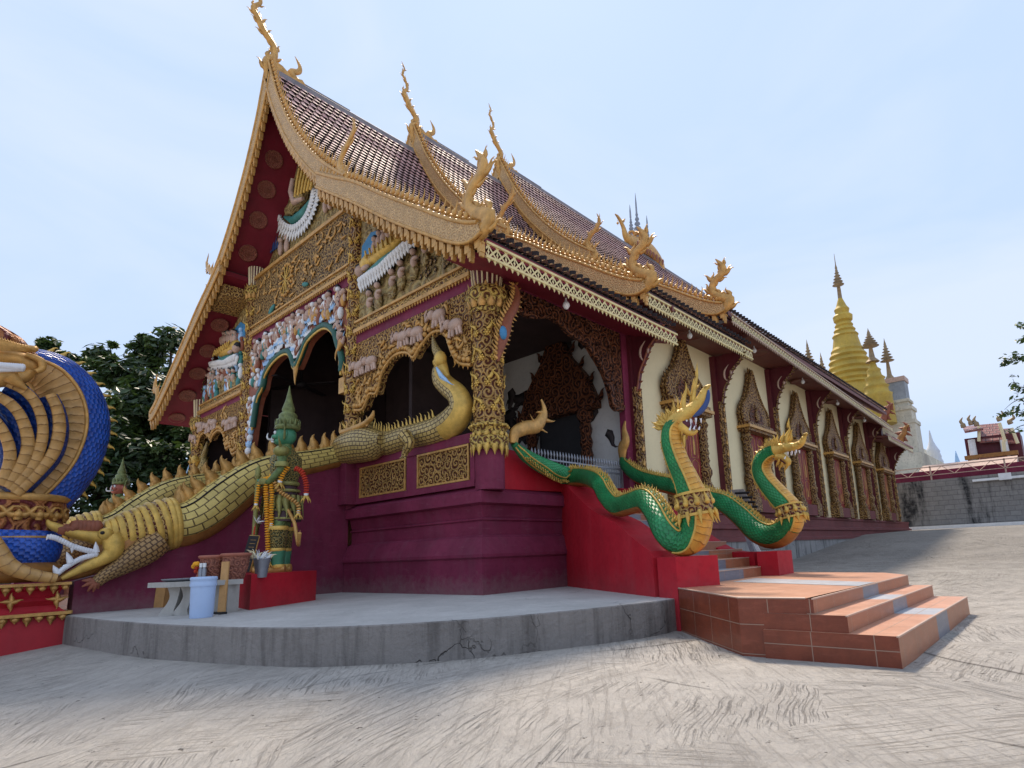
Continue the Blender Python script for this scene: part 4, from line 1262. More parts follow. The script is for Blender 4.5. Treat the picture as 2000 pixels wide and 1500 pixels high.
def window(yc, z0=1.96, group=None):
    """shuttered window in a carved surround on the wall facing +x"""
    w = obj('window', (lambda m: (m.box(0.002, .10, yc - .95, yc + .95, z0, z0 + 3.1), m)[1])(MB().mat(M_dcarv)), T)
    fr = MB().mat(M_wcarv)
    for s in (-1, 1):
        y = yc + s * .95
        pr = []
        n = 25
        for i in range(n):
            t = i / (n - 1); z = t * 3.05
            r = .17 + (.07 if i % 4 in (1, 2) else 0)
            if t > .45 and t < .9: r = .15 + (.03 if i % 2 else 0)
            pr.append((z, r))
        fr.mat(M_dcarv if False else M_wcarv)
        fr.lathe(pr, (.18, y, z0), 10)
        for k in range(11):
            z = z0 + .55 + k * .25
            fr.flame((.2, y + s * .16, z), (0, s, .5), (1, 0, 0), .26, .2, .12, -.2 * s)
        fr.box(.0, .42, y - .3, y + .3, z0, z0 + .55)
        fr.box(.0, .38, y - .25, y + .25, z0 + .55, z0 + .72)
    fr.box(.0, .46, yc - 1.25, yc + 1.25, z0 + 3.05, z0 + 3.16)
    fr.mat(M_goldp); fr.box(.0, .52, yc - 1.32, yc + 1.32, z0 + 3.16, z0 + 3.26); fr.mat(M_wcarv)
    fr.box(.0, .44, yc - 1.22, yc + 1.22, z0 + 3.26, z0 + 3.40)
    # pointed pediment with cusped opening
    P_ = [(1.2, 3.40), (1.28, 3.75), (1.12, 4.10), (.80, 4.35), (.50, 4.72), (.25, 5.15), (.06, 5.60), (0, 5.62)]
    zz = z0 - .55
    out_ = [(yc + a, zz + b + .55) for a, b in P_]
    full = [(yc - 1.2, zz + 3.95)] + [(2 * yc - a, b) for a, b in out_[1:-1]] + out_[::-1][0:]
    full = [(2 * yc - a, b) for a, b in out_] [:-1] + out_[::-1]
    fr.prism(full, 'x', .03, .26)
    ed = spl(full, 2)
    fr.mat(M_wcarv)
    fr.tube([(.26, a, b) for a, b in ed], .05, 5)
    for k, (a, b) in enumerate(ed[:-1]):
        s = 1 if a > yc else -1
        fr.flame((.15, a, b - .02), (0, s * .5, 1), (1, 0, 0), .2, .14, .1, 0)
    fr.flame((.15, yc, z0 + 5.0), (0, 0, 1), (1, 0, 0), .5, .2, .12, .1)
    obj('window_frame', fr, w)
    rc = MB().mat(M_dcarv)
    rc.prism([(yc - .6, z0 + 3.42), (yc + .6, z0 + 3.42), (yc + .62, z0 + 3.8), (yc + .35, z0 + 4.15), (yc + .12, z0 + 4.0), (yc, z0 + 4.3), (yc - .12, z0 + 4.0), (yc - .35, z0 + 4.15), (yc - .62, z0 + 3.8)], 'x', .262, .28)
    rc.mat(M_wcarv)
    rc.blob((.3, yc, z0 + 3.75), (.08, .18, .25)); rc.blob((.3, yc, z0 + 4.05), (.07, .1, .12))
    obj('pediment_niche', rc, w)
    for s in (-1, 1):
        sh = MB().mat(M_shut)
        ya, yb = sorted((yc + s * .02, yc + s * .74))
        sh.box(.10, .15, ya, yb, z0 + .5, z0 + 3.04)
        sh.mat(M_goldp)
        for (za, zb_) in ((.75, 1.5), (1.65, 2.85)):
            sh.tube([(.155, ya + .14, z0 + za), (.155, yb - .14, z0 + za), (.155, yb - .14, z0 + zb_), ((.155), (ya + yb) / 2, z0 + zb_ + .1), (.155, ya + .14, z0 + zb_), (.155, ya + .14, z0 + za)], .012, 4)
            sh.flame((.155, (ya + yb) / 2, z0 + za + .1), (0, 0, 1), (1, 0, 0), zb_ - za - .3, .2, .02, .1)
        obj('shutter', sh, w)
    sl_ = MB().mat(M_sbase)
    sl_.box(.0, .40, yc - .66, yc + .66, z0, z0 + .48)
    obj('sill', sl_, w)
    return w
M_shut = paint('shutter_red', (0.24, 0.022, 0.018), 0.4, 0.25, 3, 0.003, 0, 0.35)
for yc in (8.62, 14.1, 19.1, 24.2, 29.3, 34.5): window(yc)
# ------------------------------------------------------------------ tiled platform and side stair
def floor_tiles(name, c1, c2, w_=0.62, h_=0.62):
    t = NT(name); uv = t.uv()
    br = t.n('TexBrick', {'Vector': uv, 'Color1': (1, 1, 1), 'Color2': (0.8, 0.8, 0.8), 'Mortar': (0, 0, 0), 'Scale': 1.0, 'Mortar Size': 0.006, 'Mortar Smooth': 0.2, 'Brick Width': w_, 'Row Height': h_}, offset=0.0)
    n = t.noise(t.obj(), 4, 6, 0.75); n2 = t.noise(t.obj(), 0.8, 3, 0.5)
    n3 = t.noise(t.n('Mapping', {0: t.obj(), 'Scale': (2, 2, 9)}).outputs[0], 2.0, 4, .7)
    b = t.mix(t.ramp(n, [(0.35, 0.0), (0.68, 1.0)]), c1, c2)
    b = t.mix(t.math('MULTIPLY', t.ramp(n2, [(0.4, 0.0), (0.7, 1.0)]), 0.35), b, sc(c1, 0.7))
    b = t.mix(t.math('MULTIPLY', t.ramp(n3, [(0.5, 0.0), (0.7, 1.0)]), 0.3), b, tuple(min(1, x * 1.25 + .03) for x in c2))
    c = t.mix(t.math('MULTIPLY', br.outputs['Fac'], 0.8), b, (0.36, 0.24, 0.17))
    return t.fin(c, t.math('MULTIPLY_ADD', n, 0.25, 0.30), 0, t.math('SUBTRACT', t.math('MULTIPLY', n, 0.15), br.outputs['Fac']), 0.004, 1.0, 0.5)
M_tred = floor_tiles('red_stone_tiles', (0.16, 0.030, 0.010), (0.25, 0.054, 0.020), .62, .325)
M_tor = floor_tiles('orange_floor_tiles', (0.46, 0.215, 0.12), (0.58, 0.29, 0.175))
M_tris = floor_tiles('orange_riser_tiles', (0.31, 0.115, 0.055), (0.39, 0.155, 0.08))
M_tgr = floor_tiles('grey_blue_tiles', (0.16, 0.165, 0.20), (0.22, 0.22, 0.25))
M_tgrt = floor_tiles('grey_floor_tiles', (0.36, 0.37, 0.40), (0.44, 0.44, 0.46))
M_nose = paint('pale_nosing', (0.50, 0.34, 0.26), 0.4, 0.1, 3, 0.001, 0, 0.1)
pf = thing('stepped_platform', 'red and orange tiled platform of three steps at the foot of the side stair', 'steps', (5.6, 1, 0))
zt = 0.16
outl = [(4.42, 0.02), (6.02, -1.40), (6.78, -1.34), (6.86, 3.42), (6.3, 4.3), (4.45, 4.9), (4.0, 4.9), (4.0, 0.3)]
mb = MB().mat(M_tor)
mb.add([(x, y, zt) for x, y in outl], [tuple(range(8))])
mb.mat(M_tgrt)
mb.add([(4.6, 1.5, zt + .004), (6.82, .62, zt + .004), (6.83, 1.42, zt + .004), (4.55, 2.6, zt + .004)], [(0, 1, 2, 3)])
obj('platform_top', mb, pf)
mb = MB().mat(M_tred)
cum = 0
for (a, b) in zip(outl[:2], outl[1:3]):
    L = math.hypot(b[0] - a[0], b[1] - a[1])
    mb.add([(a[0], a[1], -.75), (b[0], b[1], -.75), (b[0], b[1], zt), (a[0], a[1], zt)], [(0, 1, 2, 3)], [[(cum, -.75 + .46), (cum + L, -.75 + .46), (cum + L, zt + .46), (cum, zt + .46)]])
    cum += L
obj('side_cladding', mb, pf)
mb = MB().mat(M_tred)
for (a, b) in zip(outl[3:5], outl[4:6]):
    mb.quad((a[0], a[1], -.75), (b[0], b[1], -.75), (b[0], b[1], zt), (a[0], a[1], zt))
obj('side_cladding', mb, pf)
def step(x0, x1, y0, y1, z0, z1, nm='step', gr=(.62, 1.42), top=True):
    mb = MB().mat(M_tris)
    ys_ = [y0, gr[0], gr[1], y1]
    for i in range(3):
        mb.mat(M_tgr if i == 1 else M_tris)
        mb.quad((x1, ys_[i], z0), (x1, ys_[i + 1], z0), (x1, ys_[i + 1], z1), (x1, ys_[i], z1))
        mb.mat(M_tgrt if i == 1 else M_tor)
        if top: mb.quad((x0, ys_[i], z1), (x1, ys_[i], z1), (x1, ys_[i + 1], z1), (x0, ys_[i + 1], z1))
    mb.mat(M_tred)
    mb.quad((x0, y0, z0), (x1, y0, z0), (x1, y0, z1), (x0, y0, z1)); mb.quad((x1, y1, z0), (x0, y1, z0), (x0, y1, z1), (x1, y1, z1))
    mb.mat(M_nose)
    mb.box(x1 - .015, x1 + .008, y0 - .004, y1 + .004, z1 - .012, z1 + .003)
    return obj(nm, mb, pf)
step(6.78, 6.86, -1.345, 3.42, -.02, .160, top=False)
step(6.3, 7.20, -1.38, 3.40, -.22, -.005)
step(6.3, 7.66, -1.42, 3.38, -.9, -.18)
mb = MB().mat(M_nose)
for a, b in zip(outl[:2], outl[1:3]): mb.tube([(a[0], a[1], zt), (b[0], b[1], zt)], .012, 4)
obj('edge_nosing', mb, pf)

st = thing('side_staircase', 'side stair with orange treads between crimson cheek walls', 'staircase', (2.2, 2.6, 0))
NS = 11
for i in range(NS):
    x1 = 4.30 - i * .41; z1 = zt + (i + 1) * (2.12 - zt) / NS; z0 = z1 - (2.12 - zt) / NS
    ya = lerp(x1, [(0, 2.75), (4.4, .45)]); yb = lerp(x1, [(0, 5.3), (4.4, 4.3)])
    mb = MB()
    ym = ya + (yb - ya) * .30; yn = ya + (yb - ya) * .56
    ys_ = [ya, ym, yn, yb]
    for k in range(3):
        mb.mat(M_tgr if k == 1 else M_tris)
        mb.quad((x1, ys_[k], z0 - .02), (x1, ys_[k + 1], z0 - .02), (x1, ys_[k + 1], z1), (x1, ys_[k], z1))
        mb.mat(M_tgrt if k == 1 else M_tor)
        mb.quad((x1 - .46, ys_[k], z1), (x1, ys_[k], z1), (x1, ys_[k + 1], z1), (x1 - .46, ys_[k + 1], z1))
    mb.mat(M_nose); mb.box(x1 - .012, x1 + .006, ya, yb, z1 - .012, z1 + .003)
    obj('step', mb, st)
# cheek walls (splayed). near one: plane through A and B
NA, NB = V((-.1, 2.60, 0)), V((3.98, .16, 0))
nd = (NB - NA).normalized(); nn = V((nd.y, -nd.x, 0))
if nn.y > 0: nn = -nn
topc = []
for px, py in ((1048, 912), (1100, 958), (1150, 992), (1200, 1020), (1240, 1055), (1280, 1084)):
    P = onplane(NA, nn, px, py); topc.append(((P - NA).dot(nd), P.z))
def cheek(A, d, n_, side, prof_, th, nm):
    mb = MB().mat(M_red)
    pts = [(0.0, -.1)] + [(0.0, prof_[0][1])] + prof_ + [(prof_[-1][0], -.6)]
    f0 = [A + d * a + V((0, 0, b)) for a, b in pts]
    f1 = [p + n_ * (-th * side) for p in f0]
    k = len(pts)
    mb.add(f0 + f1, [tuple(range(k)), tuple(range(k, 2 * k))[::-1]] + [(i, (i + 1) % k, k + (i + 1) % k, k + i) for i in range(k)])
    return obj(nm, mb, st)
pr_ = [(max(.02, a), b) for a, b in spl([(.05, 2.5)] + [(a, min(b, 2.45)) for a, b in topc if a > .3] , 3)]
pr_[-1] = (4.62, .62)
cheek(NA, nd, nn, 1, pr_, .55, 'cheek_wall')
mb = MB().mat(M_red)        # near newel block
nw = [(3.96, .20), (4.40, .03), (4.72, .80), (4.22, 1.02), (3.85, .8)]
k = len(nw)
mb.add([(x, y, -.75) for x, y in nw] + [(x, y, .625) for x, y in nw], [tuple(range(k)), tuple(range(k, 2 * k))] + [(i, (i + 1) % k, k + (i + 1) % k, k + i) for i in range(k)])
obj('newel', mb, st)
FA, FB = V((-.1, 5.35, 0)), V((4.1, 4.35, 0))
fd = (FB - FA).normalized(); fn = V((fd.y, -fd.x, 0))
fpr = spl([(.3, 2.4), (1.2, 2.0), (2.2, 1.45), (3.0, .95), (3.6, .66), (4.35, .62)], 3)
cheek(FA, fd, fn, 1, fpr, -.5, 'cheek_wall')
mb = MB().mat(M_red)
nw = [(4.0, 3.95), (4.55, 3.42), (4.62, 4.52), (4.1, 4.7)]
nw = [(4.25, 3.45), (4.66, 3.45), (4.56, 4.50), (4.1, 4.62)]
k = len(nw)
mb.add([(x, y, -.3) for x, y in nw] + [(x, y, .625) for x, y in nw], [tuple(range(k)), tuple(range(k, 2 * k))] + [(i, (i + 1) % k, k + (i + 1) % k, k + i) for i in range(k)])
obj('newel', mb, st)

# ------------------------------------------------------------------ creature helpers
def body_from_px(pts, plane, k=5):
    """pts: (px, py, radius px) -> smooth list of (point, radius m); plane: fn(px,py) -> point"""
    raw = []
    for q in pts:
        P = plane(q[0], q[1]); raw.append((P.x, P.y, P.z, pm(P, q[2])))
    s = spl(raw, k)
    return [V(q[:3]) for q in s], [max(.004, q[3]) for q in s]
def crest_row(mb, P, Rr, side, step, hgt, wid, sign=1, skip=(0, 1), lean=.6, mat=None, th=None):
    acc = 0; i = 0
    n = len(P)
    tot = sum((P[j + 1] - P[j]).length for j in range(n - 1)); run = 0
    for j in range(n - 1):
        d = P[j + 1] - P[j]; L = d.length
        if L < 1e-6: continue
        t = d / L
        S = V(side); S = (S - t * S.dot(t)).normalized(); N = t.cross(S) * sign
        while acc < L:
            fr = (run + acc) / tot
            if skip[0] <= fr <= skip[1]:
                r = Rr[j] + (Rr[j + 1] - Rr[j]) * acc / L
                hh = hgt * (1 + .2 * math.sin(i * 2.1))
                mb.flame(P[j] + t * acc + N * r * .9, N - t * lean, S, hh, wid, th or wid * .5, .3 * sign)
            acc += step; i += 1
        acc -= L; run += L
def cone(mb, P, D, h, r, seg=6):
    P = V(P); D = V(D).normalized()
    mb.tube([P - D * .01, P + D * h * .5, P + D * h], [r, r * .7, r * .08], seg)

# ------------------------------------------------------------------ green stair nagas
def green_naga(label, pts, plane, side, neck_i, head_fn, loc, tail_fn):
    t_ = thing('naga_statue', label, 'statue', loc, 'green nagas flanking the side stair')
    P, Rr = body_from_px(pts, plane, 6)
    mb = MB().mat(M_green)
    mb.tube(P, Rr, 20, side=side)
    body = obj('body', mb, t_)
    # belly: lower half of the tube in gold, slightly proud
    bb = MB().mat(M_belly)
    n0 = int(len(P) * neck_i)
    bb.tube(P[n0:], Rr[n0:], 10, side=side, cap=False, a0=180 - 42, a1=180 + 42, lift=.012)
    bb.mat(M_under)
    bb.tube(P[:n0 + 1], Rr[:n0 + 1], 10, side=side, cap=False, a0=180 - 52, a1=180 + 52, lift=.008)
    obj('belly', bb, t_)
    eb = MB().mat(M_goldy)
    for a in (180 - 44, 180 + 44):
        c0 = []
        for i in range(n0, len(P)):
            tt = (P[min(i + 1, len(P) - 1)] - P[i - 1]).normalized(); S = V(side); S = (S - tt * S.dot(tt)).normalized(); N = tt.cross(S)
            c0.append(P[i] + N * math.cos(R(a)) * Rr[i] * 1.03 + S * math.sin(R(a)) * Rr[i] * 1.03)
        eb.tube(c0, .022, 5)
    for a in (26, -26):
        c0 = []
        for i in range(3, len(P) - 2):
            tt = (P[i + 1] - P[i - 1]).normalized(); S = V(side); S = (S - tt * S.dot(tt)).normalized(); N = tt.cross(S)
            c0.append(P[i] + N * math.cos(R(a)) * Rr[i] * 1.02 + S * math.sin(R(a)) * Rr[i] * 1.02)
        eb.tube(c0, .018, 5)
    obj('edging', eb, t_)
    cb = MB().mat(M_goldy)
    for a in (0, .35, -.35):
        crest_row(cb, [p + V(side) * (a * .15) for p in P], Rr, side, .085, .13 if a == 0 else .08, .07, 1, (.04, .97))
    obj('crest', cb, t_)
    head_fn(t_, P, Rr)
    tail_fn(t_)
    return t_, P, Rr
def collar(t_, P, D, r, h, side):
    D = V(D).normalized()
    mb = MB().mat(M_collar)
    mb.tube([P - D * h * .5, P - D * h * .3, P + D * h * .3, P + D * h * .5], [r * 1.12, r * 1.2, r * 1.2, r * 1.12], 20, side=side)
    mb.mat(M_goldy)
    for k in (-.5, .5): mb.tube([P + D * h * (k - .06), P + D * h * (k + .06)], r * 1.24, 20, side=side)
    S = V(side); S = (S - D * S.dot(D)).normalized(); N = D.cross(S)
    for i in range(10):
        a = i * math.pi / 5
        q = N * math.cos(a) + S * math.sin(a)
        mb.blob(P + q * r * 1.2, (.05, .05, .05)); mb.flame(P + q * r * 1.18 - D * h * .35, -D + q * .25, S if abs(math.cos(a)) > .6 else N, h * .7, .12, .06, .1)
        mb.flame(P + q * r * 1.2, D, q, h * .5, .10, .05, .3)
    return obj('collar', mb, t_)
def naga_head(t_, plane, side, jaw_up, jaw_lo, skull, flames, eye, teeth, trunk_back=None):
    S = V(side).normalized()
    h = MB().mat(M_goldy)
    P, Rr = body_from_px(skull, plane, 4); h.tube(P, Rr, 12, side=side, ell=(1, .85))
    P, Rr = body_from_px(jaw_up, plane, 5); h.tube(P, Rr, 12, side=side, ell=(1, .8))
    hd = obj('head', h, t_)
    j = MB().mat(M_goldy)
    P2, R2 = body_from_px(jaw_lo, plane, 4); j.tube(P2, R2, 10, side=side, ell=(1, .9))
    obj('lower_jaw', j, hd)
    if trunk_back:
        b = MB().mat(M_nblue); Pb, Rb = body_from_px(trunk_back, plane, 4); b.tube(Pb, Rb, 10, side=side, ell=(1, .7)); obj('snout_stripe', b, hd)
    c = MB().mat(M_goldy)
    for (bx, by, tx, ty, wpx, off, bend) in flames:
        a = plane(bx, by) + S * off; b = plane(tx, ty) + S * off * 1.3
        c.flame(a, b - a, S, (b - a).length, pm(a, wpx), pm(a, wpx) * .45, bend)
    # thick ruff of small flames round skull and nape
    k0 = plane(*skull[0][:2]); k1 = plane(*skull[-1][:2]); rr_ = pm(k0, skull[0][2])
    up_ = (plane(skull[0][0], skull[0][1] - 10) - k0).normalized(); fw = (k1 - k0); fw = (fw - up_ * fw.dot(up_)).normalized()
    for i in range(26):
        a = -.9 + 2.9 * (i / 25); d_ = up_ * math.cos(a) - fw * math.sin(a)
        for s_ in (-.6, 0, .6):
            b_ = k0 + (k1 - k0) * (.5 if i % 2 else .15) + d_ * rr_ * .8 + S * s_ * rr_
            c.flame(b_, d_ + up_ * .5 + S * s_ * .5, S, rr_ * rng.uniform(.7, 1.5), rr_ * .42, rr_ * .2, rng.choice((-.3, .3)))
    for i in range(7):
        b_ = plane(*jaw_up[min(i, len(jaw_up) - 2)][:2]); c.blob(b_ + S * pm(b_, jaw_up[min(i, len(jaw_up) - 2)][2]) * .75, pm(b_, 3.2)); c.blob(b_ - S * pm(b_, jaw_up[min(i, len(jaw_up) - 2)][2]) * .75, pm(b_, 3.2))
    for i in range(6):
        b_ = plane(jaw_lo[0][0] + i * 3, jaw_lo[0][1] + 6); c.flame(b_ + S * rng.uniform(-.08, .08), -up_ + fw * rng.uniform(-.4, .3), S, rr_ * 1.3, rr_ * .4, rr_ * .2, .3)
    obj('crown', c, hd)
    e = MB()
    for s in (-1, 1):
        c0 = plane(eye[0], eye[1]) + S * s * pm(plane(*eye[:2]), eye[2]) * .8
        e.mat(M_wht); e.blob(c0, pm(c0, eye[2]) * .6); e.mat(M_black); e.blob(c0 + S * s * pm(c0, eye[2]) * .45, pm(c0, eye[2]) * .3)
        c1 = plane(eye[3], eye[4]) + S * s * pm(c0, eye[5]) * .9
        e.mat(M_nblue); e.blob(c1, (pm(c0, eye[5]), pm(c0, eye[5]) * .4, pm(c0, eye[5] * 1.5)))
    obj('eye', e, hd)
    tt = MB().mat(M_tooth)
    for (x, y, dx, dy, l) in teeth:
        for s in (-1, 1):
            a = plane(x, y); b = plane(x + dx, y + dy); cone(tt, a + S * s * .055, b - a, pm(a, l), .02)
    obj('teeth', tt, hd)
    m_ = MB().mat(M_mouth)
    a = plane(*jaw_lo[0][:2]); b = plane(*jaw_lo[-1][:2]); m_.tube([a + V((0, 0, .05)), (a + b) / 2 + V((0, 0, .05)), b + V((0, 0, .03))], [pm(a, jaw_lo[0][2]) * .8, pm(a, jaw_lo[0][2]) * .6, .01], 8)
    obj('mouth', m_, hd)

off1 = nn * (-.22)      # centre of the near cheek's top
def pl_near(px, py):
    # follows the cheek, then turns towards +x over the newel
    P = onplane(NA + off1, nn, px, py)
    if P.x < 1.6:
        Q = on(0, .24, px, py); k = max(0, min(1, (P.x + .1) / 1.7)); k = k * k * (3 - 2 * k)
        return Q + (P - Q) * k
    if P.x > 4.0:
        Q = onplane(V((4.25, .42, 0)), V((.30, -.95, 0)).normalized(), px, py)
        return Q
    return P
pts = [(1003, 866, 6), (1012, 876, 9), (1030, 892, 13), (1065, 912, 16), (1110, 930, 18), (1145, 932, 18), (1172, 942, 19), (1188, 968, 20), (1208, 988, 20), (1235, 982, 21), (1262, 976, 23), (1283, 998, 25), (1303, 1035, 28), (1325, 1054, 29), (1346, 1052, 29), (1358, 1025, 29), (1356, 985, 29), (1340, 940, 23), (1322, 900, 20), (1311, 865, 19), (1311, 838, 17), (1322, 820, 15)]
SN = V((.30, .95, 0)).normalized()
def head1(t_, P, Rr):
    i = min(range(len(P)), key=lambda k: (P[k] - pl_near(1357, 983)).length)
    collar(t_, P[i], P[i + 2] - P[i - 2], Rr[i], pm(P[i], 42), SN)
    naga_head(t_, pl_near, SN,
              [(1326, 816, 16), (1342, 806, 14), (1357, 795, 13), (1368, 781, 11), (1374, 767, 8), (1380, 757, 5), (1388, 752, 2)],
              [(1328, 832, 14), (1342, 842, 9), (1354, 846, 5), (1362, 840, 3)],
              [(1306, 838, 16), (1318, 822, 18), (1332, 812, 15)],
              [(1320, 808, 1312, 780, 10, .0, .2), (1328, 806, 1325, 765, 12, .05, .2), (1338, 800, 1342, 745, 15, -.03, .2), (1346, 795, 1352, 735, 14, .04, -.1), (1354, 790, 1361, 712, 15, .0, .15), (1360, 735, 1362, 706, 7, 0, 0), (1316, 815, 1300, 800, 10, .0, .2), (1312, 825, 1296, 815, 9, .04, .2), (1310, 840, 1298, 838, 9, 0, .2), (1322, 812, 1310, 770, 9, .08, .2), (1330, 850, 1322, 872, 12, .05, .2), (1340, 850, 1340, 880, 11, -.04, -.2), (1318, 846, 1308, 860, 9, .1, .2), (1349, 772, 1340, 757, 9, 0, .3), (1355, 765, 1366, 748, 9, 0, .3)],
              (1338, 808, 4, 1322, 833, 6), [(1346, 822, 0, 10, 9), (1354, 820, 0, 12, 12), (1364, 818, 1, 10, 9), (1342, 838, 2, -9, 9), (1352, 840, 3, -10, 11), (1337, 826, 1, 8, 8), (1360, 838, 3, -8, 7)],
              [(1352, 811, 6), (1366, 802, 9), (1377, 788, 8), (1382, 773, 6), (1383, 762, 3)])
def tail1(t_):
    mb = MB().mat(M_goldp)
    P, Rr = body_from_px([(1003, 866, 10), (1006, 846, 13), (1026, 836, 14), (1048, 832, 14), (1060, 814, 11), (1063, 798, 6), (1057, 780, 2)], lambda x, y: on(0, .22, x, y), 4)
    mb.tube(P, Rr, 10, side=(1, 0, 0), ell=(1, .6))
    for (a, b, c, d, w_) in ((1045, 830, 1035, 808, 11), (1055, 820, 1085, 822, 12), (1030, 835, 1018, 820, 10), (1052, 835, 1070, 845, 12), (1060, 805, 1046, 806, 8)):
        p = on(0, .24, a, b); q = on(0, .24, c, d)
        mb.flame(p, q - p, nn, (q - p).length, pm(p, w_), .06, .2)
    obj('tail_flame', mb, t_)
green_naga('nearer green naga with upraised open-jawed head, coiled on the front crimson cheek wall', pts, pl_near, tuple(SN), .62, head1, (4.3, .4, .6), tail1)

foff = fn * .0
FC = FA + V((0, .22, 0)) * 0
def pl_far(px, py):
    P = onplane(FA + V((0, -.1, 0)), fn, px, py)
    return P
pts = [(1216, 893, 5), (1222, 908, 11), (1245, 928, 14), (1275, 940, 16), (1310, 948, 17), (1345, 958, 18), (1390, 976, 19), (1420, 985, 20), (1450, 1008, 22), (1480, 1036, 24), (1508, 1047, 24), (1532, 1038, 23), (1545, 1015, 22), (1541, 992, 21), (1522, 970, 20), (1500, 945, 18), (1487, 922, 17), (1488, 902, 16), (1500, 887, 15), (1514, 880, 14)]
def head2(t_, P, Rr):
    i = min(range(len(P)), key=lambda k: (P[k] - pl_far(1544, 1000)).length)
    collar(t_, P[i], P[i + 2] - P[i - 2], Rr[i], pm(P[i], 24), tuple(-fn))
    naga_head(t_, pl_far, tuple(-fn),
              [(1515, 878, 12), (1535, 874, 9), (1552, 872, 8), (1564, 866, 7), (1570, 856, 5), (1573, 849, 3), (1577, 846, 2)],
              [(1516, 890, 9), (1530, 893, 7), (1540, 902, 6), (1536, 910, 3)],
              [(1503, 886, 13), (1514, 880, 14), (1528, 876, 11)],
              [(1508, 872, 1502, 855, 8, 0, .2), (1516, 868, 1514, 846, 9, .04, .2), (1526, 866, 1530, 842, 10, 0, .2), (1536, 866, 1540, 828, 12, .0, .3), (1540, 862, 1545, 838, 9, .04, -.2), (1539, 835, 1541, 815, 6, 0, 0), (1502, 880, 1492, 872, 8, 0, .2), (1528, 900, 1522, 920, 10, 0, .2), (1536, 900, 1530, 925, 9, .04, .2), (1520, 866, 1512, 850, 7, -.05, .3)],
              (1530, 878, 3, 1515, 890, 5), [(1542, 884, 0, 7, 6), (1550, 882, 0, 8, 8), (1558, 880, 1, 7, 6), (1536, 896, 2, -6, 6)])
def tail2(t_):
    mb = MB().mat(M_goldp)
    P, Rr = body_from_px([(1216, 895, 8), (1216, 875, 12), (1222, 860, 10), (1219, 840, 6), (1221, 822, 2)], pl_far, 4)
    mb.tube(P, Rr, 10, side=fn, ell=(1, .6))
    obj('tail_flame', mb, t_)
green_naga('farther green naga with long upturned snout, coiled on the rear crimson cheek wall', pts, pl_far, tuple(-fn), .60, head2, (4.4, 4.1, .6), tail2)

# ------------------------------------------------------------------ front stair cheeks, makaras and blue naga
fs = thing('front_staircase', 'front stair hidden behind dark burgundy cheek walls under the golden makara', 'staircase', (-8.9, -2.7, 0))
for s in (0, 1):
    mb = MB().mat(M_burg)
    pr = [(-5.5, -.35), (.0, -.35), (.0, 3.30), (-.6, 3.12), (-1.4, 2.85), (-2.2, 2.3), (-3.0, 1.65), (-3.8, 1.2), (-4.6, .85), (-5.5, .6)]
    x0, x1 = (-5.62, -5.22) if s == 0 else (-12.6, -12.2)
    mb.prism(pr, 'x', x0, x1)
    obj('cheek_wall', mb, fs)
mb = MB().mat(M_burg); mb.box(-5.2, -4.86, -.30, .3, 2.2, 3.3); obj('newel', mb, fs)
for i in range(11):
    mb = MB().mat(M_tris)
    mb.box(-12.2, -5.62, -4.9 + i * .45, -4.4 + i * .45 if i < 10 else .45, -.3, .19 * (i + 1))
    obj('step', mb, fs)

